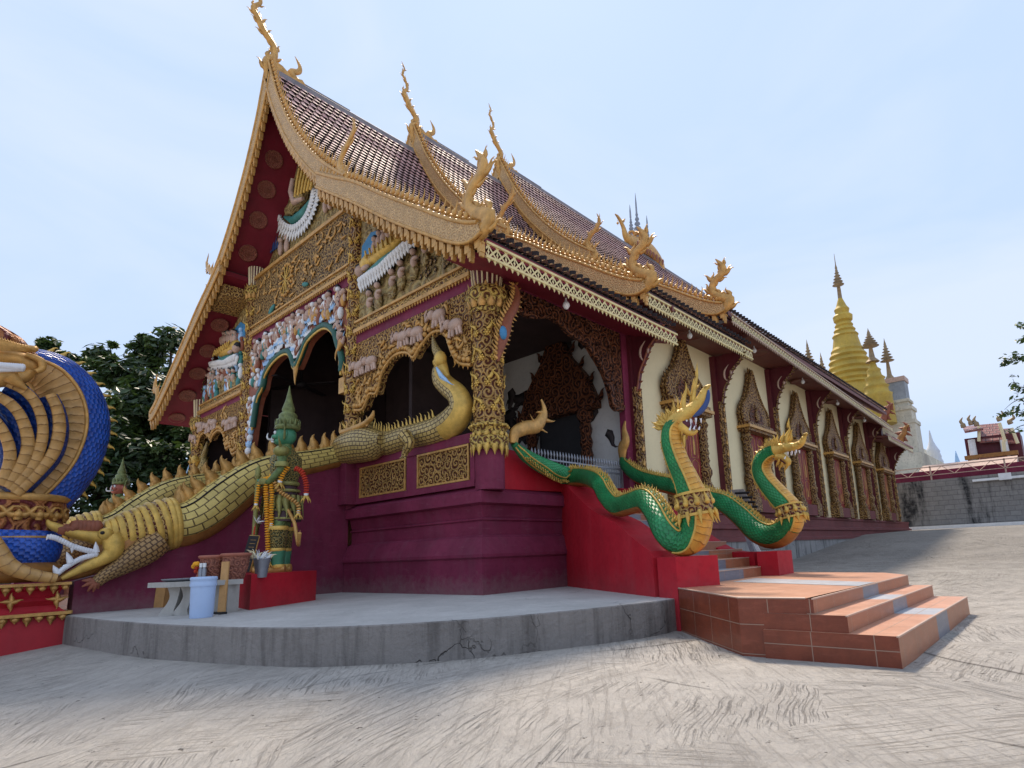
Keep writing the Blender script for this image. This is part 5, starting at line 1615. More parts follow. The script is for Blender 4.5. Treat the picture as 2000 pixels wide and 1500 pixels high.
def makara():
    t_ = thing('makara_statue', 'golden makara with gaping white-toothed jaws swallowing a blue naga on the nearer front cheek wall', 'statue', (-5.4, -2.5, 1.6), 'makaras along the front stair')
    pl = lambda x, y: on(0, -5.30, x, y)
    S = (1, 0, 0)
    pts = [(668, 888, 22), (640, 895, 22), (600, 903, 24), (560, 910, 27), (515, 925, 33), (478, 945, 37), (435, 978, 42), (395, 1008, 42), (360, 1024, 42), (325, 1028, 42)]
    P, Rr = body_from_px(pts, pl, 5)
    mb = MB().mat(M_croc)
    mb.tube(P, Rr, 22, side=S, ell=(1, .85))
    body = obj('body', mb, t_)
    bb = MB().mat(M_under)
    n = len(P)
    side0, side1 = (-1, 0)
    # N points down or up?  belly = lower side
    bb.tube(P, Rr, 14, side=S, ell=(1, .85), cap=False, a0=180 - 58, a1=180 + 58, lift=.015)
    bb2 = MB().mat(M_under); 
    obj('belly', bb, t_)
    cl = MB().mat(M_black)
    for a in (38,):
        c0 = []
        for i in range(1, n - 1):
            tt = (P[i + 1] - P[i - 1]).normalized(); Sx = V(S); N = tt.cross(Sx)
            c0.append(P[i] + N * math.cos(R(a)) * Rr[i] * 1.0 + Sx * math.sin(R(a)) * Rr[i] * .87)
        cl.tube(c0, .016, 5)
    obj('scale_line', cl, t_)
    fb = None
    acc = 0
    for k in range(2, n - 2, 3):
        tt = (P[k + 1] - P[k - 1]).normalized(); N = tt.cross(V(S))
        fb = MB().mat(M_goldp)
        b0 = P[k] + N * Rr[k] * .92
        fb.flame(b0, N * 1.0 - tt * .3, S, .42, .30, .12, .25)
        fb.flame(b0 + tt * .12, N * .8 - tt * .8, S, .30, .2, .09, .25)
        fb.flame(b0 - tt * .12, N * .7 + tt * .5, S, .24, .18, .09, -.25)
        obj('fin', fb, t_)
    # flared collar rings behind the head
    pts = [(338, 1022, 47), (325, 1024, 48), (300, 1030, 47), (275, 1036, 44), (250, 1040, 40), (228, 1044, 34), (210, 1046, 28)]
    P2, R2 = body_from_px(pts, pl, 3)
    R2 = [r * 1.02 for i, r in enumerate(R2)]
    hb = MB().mat(M_collar); hb.tube(P2, R2, 22, side=S, ell=(1, .85))
    hb.mat(M_goldy)
    for i in range(0, len(P2), 2):
        tt = (P2[min(i + 1, len(P2) - 1)] - P2[max(0, i - 1)]).normalized()
        hb.tube([P2[i] - tt * .06, P2[i] - tt * .03, P2[i] + tt * .03, P2[i] + tt * .06], [R2[i], R2[i] * 1.05, R2[i] * 1.06, R2[i]], 22, side=S, ell=(1, .85))
    obj('neck_rings', hb, t_)
    # head
    h = MB().mat(M_under)
    P3, R3 = body_from_px([(270, 1062, 34), (240, 1070, 34), (215, 1075, 26), (190, 1098, 20), (160, 1115, 14), (130, 1126, 8), (108, 1136, 3)], pl, 4); h.tube(P3, R3, 14, side=S, ell=(1, 1.0))
    hd = obj('head', h, t_)
    u = MB().mat(M_goldy)
    P4, R4 = body_from_px([(232, 1048, 26), (205, 1052, 18), (175, 1047, 13), (145, 1041, 11), (118, 1033, 9), (103, 1027, 8), (95, 1021, 5), (92, 1015, 2)], pl, 4); u.tube(P4, R4, 12, side=S, ell=(1, 1.3))
    P5, R5 = body_from_px([(215, 1045, 15), (222, 1060, 18), (220, 1078, 17), (202, 1092, 12), (175, 1104, 10), (145, 1118, 7), (120, 1130, 4)], lambda x, y: on(0, -5.0, x, y), 4); u.tube(P5, R5, 10, side=S, ell=(1, .7))
    obj('jaws', u, hd)
    b = MB().mat(M_brown)
    for i in range(9):
        x = 122 + i * 8; y0 = 1030 - 1.5 * i if i < 5 else 1022 + (i - 4) * 1
        a_ = pl(x, 1040); c_ = pl(x + 2, 1022 if i > 2 else 1032)
        b.tube([a_, (a_ + c_) / 2 + V((0.05, 0, .03)), c_ + V((0, 0, .0))], [.09, .12, .09], 8, side=S)
    obj('brow', b, hd)
    e = MB().mat(M_pink); c0 = on(0, -4.95, 206, 1043); e.mat(M_goldy); e.blob(c0, (.08, .13, .12)); e.mat(M_black); e.blob(c0 + V((.06, -.06, .02)), (.03, .04, .035)); obj('eye', e, hd)
    tt = MB().mat(M_tooth)
    pq = lambda x, y: on(0, -4.98, x, y)
    row = [(97, 1047), (110, 1050), (125, 1057), (140, 1065), (155, 1070), (170, 1074), (184, 1077)]
    for a, b_ in zip(row, row[1:]):
        p = pq(*a); q = pq(*b_)
        for k in range(3): tt.blob(p + (q - p) * (k + .5) / 3 + V((0, 0, -.01)), (.05, .042, .055), None, 6, 4)
    row = [(190, 1082), (175, 1086), (160, 1090), (148, 1096), (135, 1104), (122, 1112), (113, 1120)]
    for a, b_ in zip(row, row[1:]):
        p = pq(*a); q = pq(*b_)
        for k in range(3): tt.blob(p + (q - p) * (k + .5) / 3, (.05, .042, .055), None, 6, 4)
    for (x, y, x2, y2, r) in ((142, 1064, 140, 1080, 5), (96, 1046, 90, 1055, 4), (138, 1098, 130, 1078, 7), (112, 1120, 104, 1104, 7), (188, 1078, 187, 1058, 6), (100, 1132, 96, 1134, 3)):
        p = pq(x, y); q = pq(x2, y2); cone(tt, p, q - p, (q - p).length, pm(p, r))
    obj('teeth', tt, hd)
    lg = MB().mat(M_crocf)
    pz = lambda x, y: on(0, -4.98, x, y)
    P6, R6 = body_from_px([(315, 1055, 24), (290, 1072, 27), (262, 1090, 24), (235, 1108, 17), (205, 1124, 13), (188, 1138, 11)], pz, 4)
    lg.tube(P6, R6, 16, side=S, ell=(1, .8))
    leg = obj('leg', lg, t_)
    for (dx, dy) in ((-26, -6), (-26, 6), (-15, 15), (-4, 16), (6, 10)):
        cw = MB().mat(M_brown)
        a = pz(186, 1140); b_ = pz(186 + dx, 1140 + dy)
        cw.tube([a, (a + b_) / 2 + V((.05, 0, .04)), b_], [.07, .05, .012], 7)
        obj('claw', cw, leg)
    return t_
mk = makara()
m2 = dup(mk, V((-12.25, -2.4, 1.85)), 0, 'far golden makara seen past the nearer one, only its scaly back and fins showing', 'makaras along the front stair')

# pedestal of the blue naga
pd = thing('naga_pedestal', 'red moulded pedestal with gold lotus trim under the blue naga', 'pedestal', (-6.2, -6.6, -.45))
mb = MB().mat(M_red)
def sq(mb, prof, x0, x1, y0, y1):
    for (o0, z0), (o1, z1) in zip(prof, prof[1:]):
        A = [(x0 - o0, y0 - o0, z0), (x1 + o0, y0 - o0, z0), (x1 + o0, y1 + o0, z0), (x0 - o0, y1 + o0, z0)]
        B = [(x0 - o1, y0 - o1, z1), (x1 + o1, y0 - o1, z1), (x1 + o1, y1 + o1, z1), (x0 - o1, y1 + o1, z1)]
        for i in range(4): mb.add([A[i], A[(i + 1) % 4], B[(i + 1) % 4], B[i]], [(0, 1, 2, 3)])
    mb.add([(x0 - o1, y0 - o1, z1), (x1 + o1, y0 - o1, z1), (x1 + o1, y1 + o1, z1), (x0 - o1, y1 + o1, z1)], [(0, 1, 2, 3)])
sq(mb, [(.02, -.7), (.0, .02), (.05, .04), (.05, .06), (-.05, .12), (-.12, .20), (-.03, .29), (-.12, .36), (-.08, .46), (-.02, .50), (-.02, .58)], -7.6, -5.02, -8.6, -5.62)
obj('block', mb, pd)
gb = MB().mat(M_goldp)
gb.box(-5.0, -4.93, -8.65, -5.55, .03, .085); gb.box(-5.06, -4.98, -8.6, -5.58, .55, .60)
gb.box(-7.6, -5.0, -5.58, -5.52, .03, .085)
for i in range(19):
    y = -5.66 - i * .16
    sz = .17 if i % 2 else .11
    gb.flame((-4.97, y, .03), (0, 0, -1), (1, 0, 0), sz, .14, .05, 0); gb.blob((-4.96, y, -.01), (.03, .05, .04))
    gb.flame((-5.02, y, .55), (0, 0, -1), (1, 0, 0), sz * .9, .13, .05, 0); gb.blob((-5.0, y, .50), (.03, .05, .04))
for i in range(5):
    y = -5.75 - i * .62
    for d in ((0, 1, .2), (0, -1, .2), (0, 0, 1), (0, 0, -.8)): gb.flame((-5.06, y, .29), d, (1, 0, 0), .17, .09, .05, .2)
obj('lotus_trim', gb, pd)

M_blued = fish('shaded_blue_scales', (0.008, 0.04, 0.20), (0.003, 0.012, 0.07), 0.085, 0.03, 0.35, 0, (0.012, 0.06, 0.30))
ng = thing('naga_statue', 'huge blue and gold many-necked naga rearing on the red pedestal at left', 'statue', (-6.2, -6.6, .58))
S = (1, 0, 0)
pb = lambda dx: (lambda x, y: on(0, -5.45 + dx, x, y))
P, Rr = body_from_px([(38, 990, 62), (88, 945, 60), (128, 895, 57), (148, 835, 55), (140, 780, 51), (108, 735, 44), (62, 712, 34), (20, 708, 30), (-40, 715, 28)], pb(-.45), 6)
mb = MB().mat(M_blue); mb.tube(P, Rr, 28, side=S, ell=(1, .62))
obj('hood', mb, ng)
hb = MB().mat(M_bellyb)
n = len(P)
hb.tube(P, Rr, 12, side=S, ell=(1, .62), cap=False, a0=80, a1=168, lift=.03)
hb.mat(M_goldp)
for a in (80, 168):
    c0 = []
    for i in range(1, n - 1):
        tt = (P[i + 1] - P[i - 1]).normalized(); N = tt.cross(V(S))
        c0.append(P[i] + N * math.cos(R(a)) * (Rr[i] + .04) + V(S) * math.sin(R(a)) * (Rr[i] + .04) * .62)
    hb.tube(c0, .035, 6)
obj('belly', hb, ng)
for q in ([(30, 965, 12), (72, 925, 12), (104, 885, 13), (116, 840, 13), (112, 800, 12), (98, 770, 11)],
          [(22, 958, 12), (60, 915, 12), (78, 875, 12), (84, 835, 11), (74, 795, 11), (50, 765, 11), (15, 748, 10)],
          [(12, 952, 12), (44, 905, 13), (55, 865, 13), (44, 820, 12), (22, 790, 12), (-10, 770, 11)],
          [(2, 948, 12), (18, 905, 12), (18, 872, 12), (2, 835, 11), (-20, 810, 11)]):
    P, Rr = body_from_px(q, pb(.35), 5)
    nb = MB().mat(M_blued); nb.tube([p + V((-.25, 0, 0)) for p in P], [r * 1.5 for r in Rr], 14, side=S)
    k = obj('neck', nb, ng)
    bb = MB().mat(M_bellyb); bb.tube(P, [r * .8 for r in Rr], 12, side=S, ell=(1, .5)); obj('neck_belly', bb, k)
P, Rr = body_from_px([(20, 860, 78), (40, 800, 60)], pb(-.9), 3)
mb = MB().mat(M_nblue); mb.tube(P, Rr, 16, side=S, ell=(1, .3)); obj('hood_web', mb, ng)
c0 = pb(-.5)(22, 1010)
mb = MB().mat(M_ccarv)
rr = pm(c0, 84)
mb.lathe([(-.42, rr * .92), (-.30, rr * .90), (-.1, rr * .96), (.15, rr * 1.0), (.3, rr * .96)], c0, 32)
mb.mat(M_goldp)
mb.lathe([(-.46, rr * .93), (-.40, rr * .98), (-.36, rr * .93)], c0, 32); mb.lathe([(.26, rr * .98), (.33, rr * 1.06), (.39, rr * .96)], c0, 32)
for i in range(16):
    a = i * math.pi / 8 ; d = V((math.cos(a), math.sin(a), 0)); tt = V((-d.y, d.x, 0))
    q = c0 + d * rr * .97
    for s in (-1, 1): mb.flame(q, tt * s + V((0, 0, .3)), d, .38, .13, .08, .5 * s)
    mb.flame(q + V((0, 0, -.1)), V((0, 0, 1)), d, .3, .16, .08, .0); mb.blob(q, (.07, .07, .07))
obj('collar', mb, ng)
c1 = pb(-.5)(12, 1072)
mb = MB().mat(M_blue); rr = pm(c1, 88)
mb.lathe([(.42, rr * .80), (.25, rr * .92), (0, rr * .97), (-.2, rr * .93), (-.36, rr * .80), (-.48, rr * .6)], c1, 30)
obj('lower_coil', mb, ng)
mb = MB().mat(M_under); mb.lathe([(-.12, rr * .2), (-.28, rr * .9), (-.38, rr * 1.08), (-.5, rr * 1.1), (-.62, rr * .9)], c1, 30)
P, Rr = body_from_px([(-30, 1040, 16), (-5, 1075, 16), (18, 1105, 15), (60, 1122, 12), (110, 1130, 9)], pb(.55), 4)
mb.mat(M_bellyb); mb.tube(P, Rr, 12, side=S)
obj('coil_belly', mb, ng)
# head with crest
h = MB().mat(M_goldp)
P, Rr = body_from_px([(78, 725, 10), (60, 712, 16), (35, 702, 16), (0, 695, 16), (-30, 690, 16)], pb(.25), 4); h.tube(P, Rr, 14, side=S)
P, Rr = body_from_px([(62, 725, 9), (40, 738, 13), (0, 742, 15), (-30, 745, 15)], pb(.25), 4); h.tube(P, Rr, 12, side=S)
P, Rr = body_from_px([(50, 692, 5), (72, 700, 6), (82, 708, 7), (82, 720, 6), (70, 726, 5)], pb(.45), 4); h.tube(P, Rr, 10, side=S)
P, Rr = body_from_px([(20, 735, 14), (35, 748, 9), (52, 760, 3)], pb(.45), 4); h.tube(P, Rr, 10, side=S)
hd = obj('head', h, ng)
c = MB().mat(M_ccarv)
P, Rr = body_from_px([(-20, 658, 30), (5, 667, 27), (30, 676, 20), (52, 688, 11), (72, 696, 4)], pb(.2), 4); c.tube(P, Rr, 14, side=S, ell=(1, .7))
c.mat(M_goldp)
for i in range(16):
    x = -10 + i * 5.2; a = pb(.3)(x, 690); b_ = pb(.3)(x - 24, 652 + i * 2.0); c.flame(a + V((.2, 0, 0)), b_ - a + V((.1, 0, 0)), S, (b_ - a).length, .14, .1, .3)
obj('crest', c, hd)
tt = MB().mat(M_tooth)
for i in range(12): tt.blob(pb(.62)(-4 + i * 4.3, 714 + i * .3), (.06, .055, .07), None, 6, 4); tt.blob(pb(.6)(-4 + i * 4.3, 722 - i * .1), (.05, .05, .05), None, 6, 4)
obj('teeth', tt, hd)
P, Rr = body_from_px([(38, 990, 62), (88, 945, 60), (128, 895, 57), (148, 835, 55), (140, 780, 51), (108, 735, 44), (62, 712, 34)], pb(-.45), 6)
for k in range(8, len(P) - 2, 2):
    t_ = (P[k + 1] - P[k - 1]).normalized(); N = t_.cross(V(S))
    sp = MB().mat(M_goldy); sp.flame(P[k] + N * Rr[k] * .93, N - t_ * .6, S, .20, .10, .05, .3); obj('spine_spike', sp, ng)
# naga figure on the outer face of the corner column
nf = thing('naga_bracket', 'small red and gold naga with blue belly clinging beside the corner column capital', 'bracket', (.5, .6, 5.2))
q = lambda x, y: on(0, .50, x, y)
P, Rr = body_from_px([(1006, 556, 3), (1010, 575, 7), (1004, 600, 9), (992, 622, 10), (986, 645, 12), (980, 668, 10), (975, 690, 6), (973, 705, 2)], q, 4)
mb = MB().mat(M_brown); mb.tube(P, Rr, 12, side=(1, 0, 0)); obj('body', mb, nf)
mb = MB().mat(M_goldp); crest_row(mb, P, Rr, (1, 0, 0), .10, .16, .10, 1); crest_row(mb, P, Rr, (1, 0, 0), .12, .12, .08, -1); obj('crest', mb, nf)
mb = MB().mat(M_sky); mb.blob(on(0, .60, 983, 650), (.06, .10, .16)); obj('belly', mb, nf)
# small naga figure nestling against the centre column's far side


# ------------------------------------------------------------------ dragons lying on the balustrades
def bay_dragon():
    t_ = thing('dragon_statue', 'golden dragon rearing its neck on the balustrade of the right bay', 'statue', (-3.0, -.05, 3.34), 'dragons in the facade bays')
    pl = lambda x, y: on(1, -.02, x, y)
    S = (0, 1, 0)
    P, Rr = body_from_px([(722, 822, 9), (716, 838, 16), (728, 858, 21), (755, 866, 24), (790, 856, 24), (825, 848, 25), (858, 838, 27), (885, 822, 30), (900, 797, 27), (893, 772, 22), (876, 757, 20), (862, 742, 19), (857, 726, 15), (862, 712, 12), (860, 698, 11), (852, 684, 9), (848, 672, 6), (845, 658, 2)], pl, 5)
    mb = MB().mat(M_drag); mb.tube(P, Rr, 20, side=S, ell=(1, .8)); obj('body', mb, t_)
    n = len(P)
    b = MB().mat(M_goldy); a_, z_ = int(n * .38), int(n * .78)
    b.tube(P[a_:z_], Rr[a_:z_], 12, side=S, ell=(1, .8), cap=False, a0=180 - 80, a1=180 + 80, lift=.01)
    obj('belly', b, t_)
    c = MB().mat(M_goldy); crest_row(c, P, Rr, S, .15, .26, .10, 1, (.08, .5)); obj('crest', c, t_)
    h = MB().mat(M_goldy)
    P2, R2 = body_from_px([(858, 705, 14), (866, 720, 10), (876, 735, 3)], lambda x, y: on(1, -.2, x, y), 4); h.tube(P2, R2, 10, side=S)
    h.blob(on(1, -.25, 860, 702), (.16, .14, .2)); hd = obj('head', h, t_)
    w_ = MB().mat(M_pblue)
    for i in range(6):
        a = on(1, -.42, 852 + i * 1.2, 718 + i * 3); b2 = on(1, -.42, 862 + i * 5, 742 + i * 2.0); w_.flame(a, b2 - a, (0, 1, 0), (b2 - a).length, .09, .04, .1)
    obj('mane', w_, t_)
    lg = MB().mat(M_drag)
    P3, R3 = body_from_px([(790, 850, 14), (800, 866, 11), (792, 882, 7), (790, 890, 6)], lambda x, y: on(1, -.45, x, y), 4); lg.tube(P3, R3, 10, side=S); lg.tube([P3[-1], P3[-1] + V((-.12, -.03, -.05))], [.05, .02], 6); lg.tube([P3[-1], P3[-1] + V((.08, -.03, -.08))], [.05, .02], 6)
    obj('leg', lg, t_)
    return t_
bd = bay_dragon()
dup(bd, V((-15.0, .05, 3.34)), 0, 'golden dragon on the balustrade of the far left bay, half hidden by fins', 'dragons in the facade bays', (-.8, 1, .9))
# coil wrapped round the foot of the centre column
cw = thing('dragon_coil', 'thick golden scaled coil wrapped round the column right of the front stair', 'statue', (-5.3, -.05, 3.0))
P, Rr = body_from_px([(645, 893, 20), (665, 880, 28), (690, 872, 34), (712, 868, 35), (732, 868, 30), (748, 862, 18)], lambda x, y: on(1, -.22, x, y), 5)
mb = MB().mat(M_drag); mb.tube(P, Rr, 20, side=(0, -1, 0), ell=(1, .75)); obj('coil', mb, cw)
mb = MB().mat(M_goldp)
P, Rr = body_from_px([(668, 845, 6), (690, 838, 7), (712, 828, 6), (726, 815, 5), (730, 802, 2)], lambda x, y: on(1, -.35, x, y), 4); mb.tube(P, Rr, 8)
for i in range(5):
    a = on(1, -.35, 665 + i * 13, 845 - i * 3); mb.flame(a, (-.2, 0, 1), (0, 1, 0), .3, .15, .07, .2)
obj('fin', mb, cw)
# ------------------------------------------------------------------ guardian statues
M_sleeve = paint('statue_green_gold', (0.13, 0.20, 0.065), 0.35, 0.5, 14, 0.01, 0.2, 0.6)
M_armor = carved('statue_armour', (0.40, 0.30, 0.09), (0.03, 0.06, 0.03), 12, 1.2, 0.03, 0.3, 0.36, 0.42)
M_olive = paint('statue_olive_gold', (0.26, 0.25, 0.075), 0.35, 0.3, 8, 0.004, 0.25, 0.35)
M_crown = paint('crown_green_gold', (0.17, 0.20, 0.065), 0.35, 0.5, 14, 0.008, 0.2, 0.6)
M_cloth = paint('statue_dark_cloth', (0.06, 0.03, 0.035), 0.45, 0.3, 8, 0.004, 0.1, 0.3)
M_face2 = paint('statue_red_face', (0.42, 0.12, 0.08), 0.4, 0.25, 8, 0.004, 0, 0.3)
def skin_body(name, parent, verts, edges, mat, loc=(0, 0, 0)):
    me = bpy.data.meshes.new(name)
    o = bpy.data.objects.new(name, me)
    COL.objects.link(o); o.parent = parent; o.location = loc
    me.from_pydata([v[:3] for v in verts], edges, [])
    me.materials.append(mat)
    sk = o.modifiers.new('Skin', 'SKIN'); sk.use_smooth_shade = True
    for v, d in zip(verts, me.skin_vertices[0].data): d.radius = (v[3], v[4] if len(v) > 4 else v[3])
    me.skin_vertices[0].data[0].use_root = True
    su = o.modifiers.new('Sub', 'SUBSURF'); su.levels = 2; su.render_levels = 2
    return o
def guardian(label, loc, rz, skinmat):
    g = thing('guardian_statue', label, 'statue', loc, 'guardian statues beside the front stair')
    vs = [(0, 0, 1.50, .26, .22), (0, 0, 1.80, .22, .18), (0, -.02, 2.15, .27, .20), (0, 0, 2.42, .22, .15), (0, 0, 2.58, .10, .10), (0, -.02, 2.72, .12, .12),
          (.14, 0, 1.36, .17, .17), (.22, -.04, .85, .14, .14), (.24, 0, .35, .10, .10), (.24, .02, .08, .09, .09),
          (-.14, 0, 1.36, .17, .17), (-.22, -.04, .85, .14, .14), (-.24, 0, .35, .10, .10), (-.24, .02, .08, .09, .09),
          (.32, 0, 2.40, .11, .11), (.46, .05, 2.08, .075, .075), (.40, -.20, 1.80, .06, .06), (.20, -.38, 1.80, .045, .045),
          (-.32, 0, 2.40, .11, .11), (-.46, .05, 2.08, .075, .075), (-.32, -.28, 1.84, .06, .06), (-.10, -.42, 1.84, .045, .045),
          (.24, -.22, .06, .07, .06), (-.24, -.22, .06, .07, .06)]
    ed = [(0, 1), (1, 2), (2, 3), (3, 4), (4, 5), (0, 6), (6, 7), (7, 8), (8, 9), (0, 10), (10, 11), (11, 12), (12, 13), (3, 14), (14, 15), (15, 16), (16, 17), (3, 18), (18, 19), (19, 20), (20, 21), (9, 22), (13, 23)]
    skin_body('body', g, vs, ed, M_sleeve)
    L = V(loc)
    def M_(m=None): b = MB().mat(m or M_armor); b.X = Matrix.Translation(L); return b
    b = M_(); b.lathe([(1.78, .23), (1.95, .26), (2.15, .30), (2.35, .30), (2.48, .20), (2.56, .12)], (0, 0, 0), 18)
    b.mat(M_olive)
    b.lathe([(1.76, .26), (1.80, .29), (1.84, .26)], (0, 0, 0), 18)
    for s in (-1, 1):
        b.blob((s * .38, 0, 2.44), (.17, .16, .12)); b.flame((s * .42, 0, 2.46), (s * .8, 0, 1), (0, 1, 0), .34, .16, .06, .2 * s)
        b.lathe([(0, .13), (.05, .14), (.1, .12)], (s * .47, .04, 2.1), 12)
        b.lathe([(0, .10), (.05, .12), (.12, .10)], (s * .30, -.30, 1.76), 12)
    b.mat(skinmat)
    b.mat(M_goldy)
    for i in range(11):
        a = math.pi * (i / 10); b.blob((.24 * math.cos(a), -.22 * math.sin(a) - .06, 2.36 - .20 * math.sin(a)), .035)
    for i in range(13):
        t = i / 12; b.blob((-.26 + .5 * t, -.27, 2.32 - .5 * t), .028)
    obj('armour', b, g)
    b = M_(M_cloth)
    b.lathe([(1.02, .33), (1.1, .34), (1.3, .31), (1.55, .28), (1.75, .23), (1.80, .22)], (0, 0, 0), 18)
    b.mat(M_olive)
    for i in range(16):
        a = i * math.pi / 8; d = V((math.cos(a), math.sin(a), 0))
        b.flame(d * .33 + V((0, 0, 1.55)), V((0, 0, -1)) + d * .1, d, .5, .16, .05, .1)
    for z in (1.05, 1.22, 1.62): b.lathe([(z, .33 - (z - 1.05) * .08), (z + .03, .35 - (z - 1.05) * .08), (z + .06, .33 - (z - 1.05) * .08)], (0, 0, 0), 18)
    b.mat(M_armor); b.flame((0, -.38, 1.6), (0, -.1, -1), (0, 1, 0), .95, .28, .06, .05)
    b.mat(M_goldp)
    b.tube(spl([(.30, .15, 1.25), (.48, .32, .98), (.60, .40, .72), (.86, .50, .52), (1.12, .56, .56), (1.25, .60, .72)], 4), [.035] * 21, 6)
    b.flame((.85, .5, .55), (.5, .2, 1), (0, 1, 0), .28, .1, .05, .2)
    obj('loincloth', b, g)
    for s in (-1, 1):
        b = M_(M_armor)
        b.lathe([(.42, .125), (.45, .15), (.60, .16), (.78, .175), (.86, .19), (.90, .17)], (s * .23, -.03, 0), 14)
        b.mat(skinmat); b.lathe([(.10, .12), (.25, .125), (.43, .14)], (s * .235, -.01, 0), 14)
        b.mat(M_goldy)
        b.lathe([(.42, .155), (.45, .165), (.48, .155)], (s * .23, -.03, 0), 14); b.lathe([(.84, .195), (.88, .205), (.92, .19)], (s * .23, -.03, 0), 14)
        b.lathe([(.08, .12), (.12, .135), (.16, .12)], (s * .24, .01, 0), 12)
        obj('leg_guard', b, g)
        b = M_(M_goldp)
        b.tube(spl([(s * .24, .14, .07), (s * .24, -.05, .06), (s * .24, -.28, .05), (s * .24, -.42, .07), (s * .24, -.50, .16), (s * .24, -.44, .24)], 3), [.08, .09, .10, .10, .10, .10, .10, .09, .08, .07, .06, .05, .045, .04, .03, .015], 10, side=(1, 0, 0))
        obj('shoe', b, g)
    # head
    h = M_(skinmat)
    h.blob((0, -.03, 2.84), (.19, .21, .23), None, 14, 10)
    h.blob((0, -.13, 2.73), (.13, .13, .10), None, 10, 8)
    h.blob((0, -.235, 2.82), (.045, .07, .055)); h.blob((0, -.20, 2.87), (.03, .05, .08))
    for s in (-1, 1):
        h.blob((s * .19, 0, 2.84), (.04, .06, .10)); h.blob((s * .10, -.19, 2.80), (.06, .06, .05))
    hd = obj('head', h, g)
    f = M_(M_wht)
    for s in (-1, 1):
        f.blob((s * .085, -.205, 2.89), (.055, .035, .045), None, 8, 6)
        f.tube(spl([(s * .08, -.24, 2.74), (s * .14, -.32, 2.74), (s * .16, -.34, 2.80), (s * .14, -.33, 2.87)], 3), [.022, .022, .022, .02, .02, .018, .016, .012, .008, .004], 6)
        f.mat(M_black); f.blob((s * .085, -.238, 2.89), .018); f.tube([(s * .02, -.23, 2.93), (s * .09, -.23, 2.965), (s * .16, -.18, 2.95)], [.008, .016, .006], 5); f.mat(M_wht)
    for i in range(7): f.blob(((i - 3) * .03, -.255, 2.735), (.014, .012, .018), None, 6, 4)
    f.mat(M_brown); f.tube([(-.1, -.235, 2.755), (0, -.265, 2.75), (.1, -.235, 2.755)], [.014, .022, .014], 6)
    obj('face', f, hd)
    c = M_(M_crown)
    c.lathe([(2.96, .21), (3.0, .25), (3.05, .24), (3.08, .20), (3.13, .22), (3.18, .22), (3.22, .17), (3.28, .18), (3.32, .15), (3.36, .11), (3.40, .13), (3.44, .12), (3.60, .07), (3.8, .03), (3.95, .005)], (0, 0, 0), 18)
    for s in (-1, 1):
        c.flame((s * .23, 0, 2.72), (s * .15, .05, 1), (0, 1, 0), .42, .14, .05, .2 * s); c.flame((s * .24, .02, 3.0), (s * .7, 0, .7), (0, 1, 0), .2, .1, .05, .2)
    for i in range(14):
        a = i * math.pi / 7; d = V((math.cos(a), math.sin(a), 0)); c.flame(d * .22 + V((0, 0, 3.03)), V((0, 0, 1)) + d * .15, d, .16, .09, .04, 0)
    obj('crown', c, hd)
    # hands gripping the club
    hb = M_(skinmat)
    for (hx, hy, hz, s) in ((.16, -.42, 1.80, 1), (-.04, -.45, 1.86, -1)):
        hb.blob((hx, hy, hz), (.07, .06, .06))
        for q in range(4):
            z = hz + .045 - q * .03
            hb.tube([(hx - s * .02, hy - .04, z), (hx - s * .07, hy - .07, z), (hx - s * .10, hy - .03, z), (hx - s * .09, hy + .02, z)], [.019, .018, .017, .012], 6)
        hb.tube([(hx, hy - .03, hz + .05), (hx - s * .05, hy - .06, hz + .09), (hx - s * .08, hy - .04, hz + .1)], [.02, .018, .012], 6)
    obj('hand', hb, g)
    cb = M_(M_olive)
    cb.lathe([(.02, .03), (.1, .07), (.3, .06), (1.2, .05), (1.7, .045), (1.95, .045), (1.98, .07), (2.02, .05), (2.1, .06), (2.2, .01)], (.05, -.5, 0), 12)
    obj('club', cb, g)
    g.rotation_euler = (0, 0, rz)
    g.scale = (1.03, 1.03, 1.0)
    return g
GP = V((-3.28, -2.55, .60))
gs = guardian('green faced guardian statue with spired crown, draped with marigold garlands on a crimson block', GP, R(-38), M_grn)
g2 = dup(gs, (-15.9, -2.6, .75), R(10), 'red faced guardian statue behind the makaras at far left', 'guardian statues beside the front stair')
for ch in g2.children:
    if ch.name.startswith(('head', 'hand')):
        ch.data = ch.data.copy()
        ch.data.materials[0] = M_face2
pd1 = MB().mat(M_red)
base = [(-1.92, -3.66), (-3.02, -1.92), (-4.6, -1.75), (-4.25, -3.25)]
pd1.add([(x, y, -.05) for x, y in base] + [(x, y, .605) for x, y in base], [(0, 1, 2, 3), (4, 5, 6, 7)] + [(i, (i + 1) % 4, 4 + (i + 1) % 4, 4 + i) for i in range(4)])
tag(obj('pedestal', pd1), 'plain crimson block under the green faced guardian statue', 'pedestal')
pd2 = MB().mat(M_red); pd2.box(-17.0, -14.9, -3.5, -1.6, -.3, .74)
tag(obj('pedestal', pd2), 'crimson block under the red faced guardian, behind the far makara', 'pedestal')

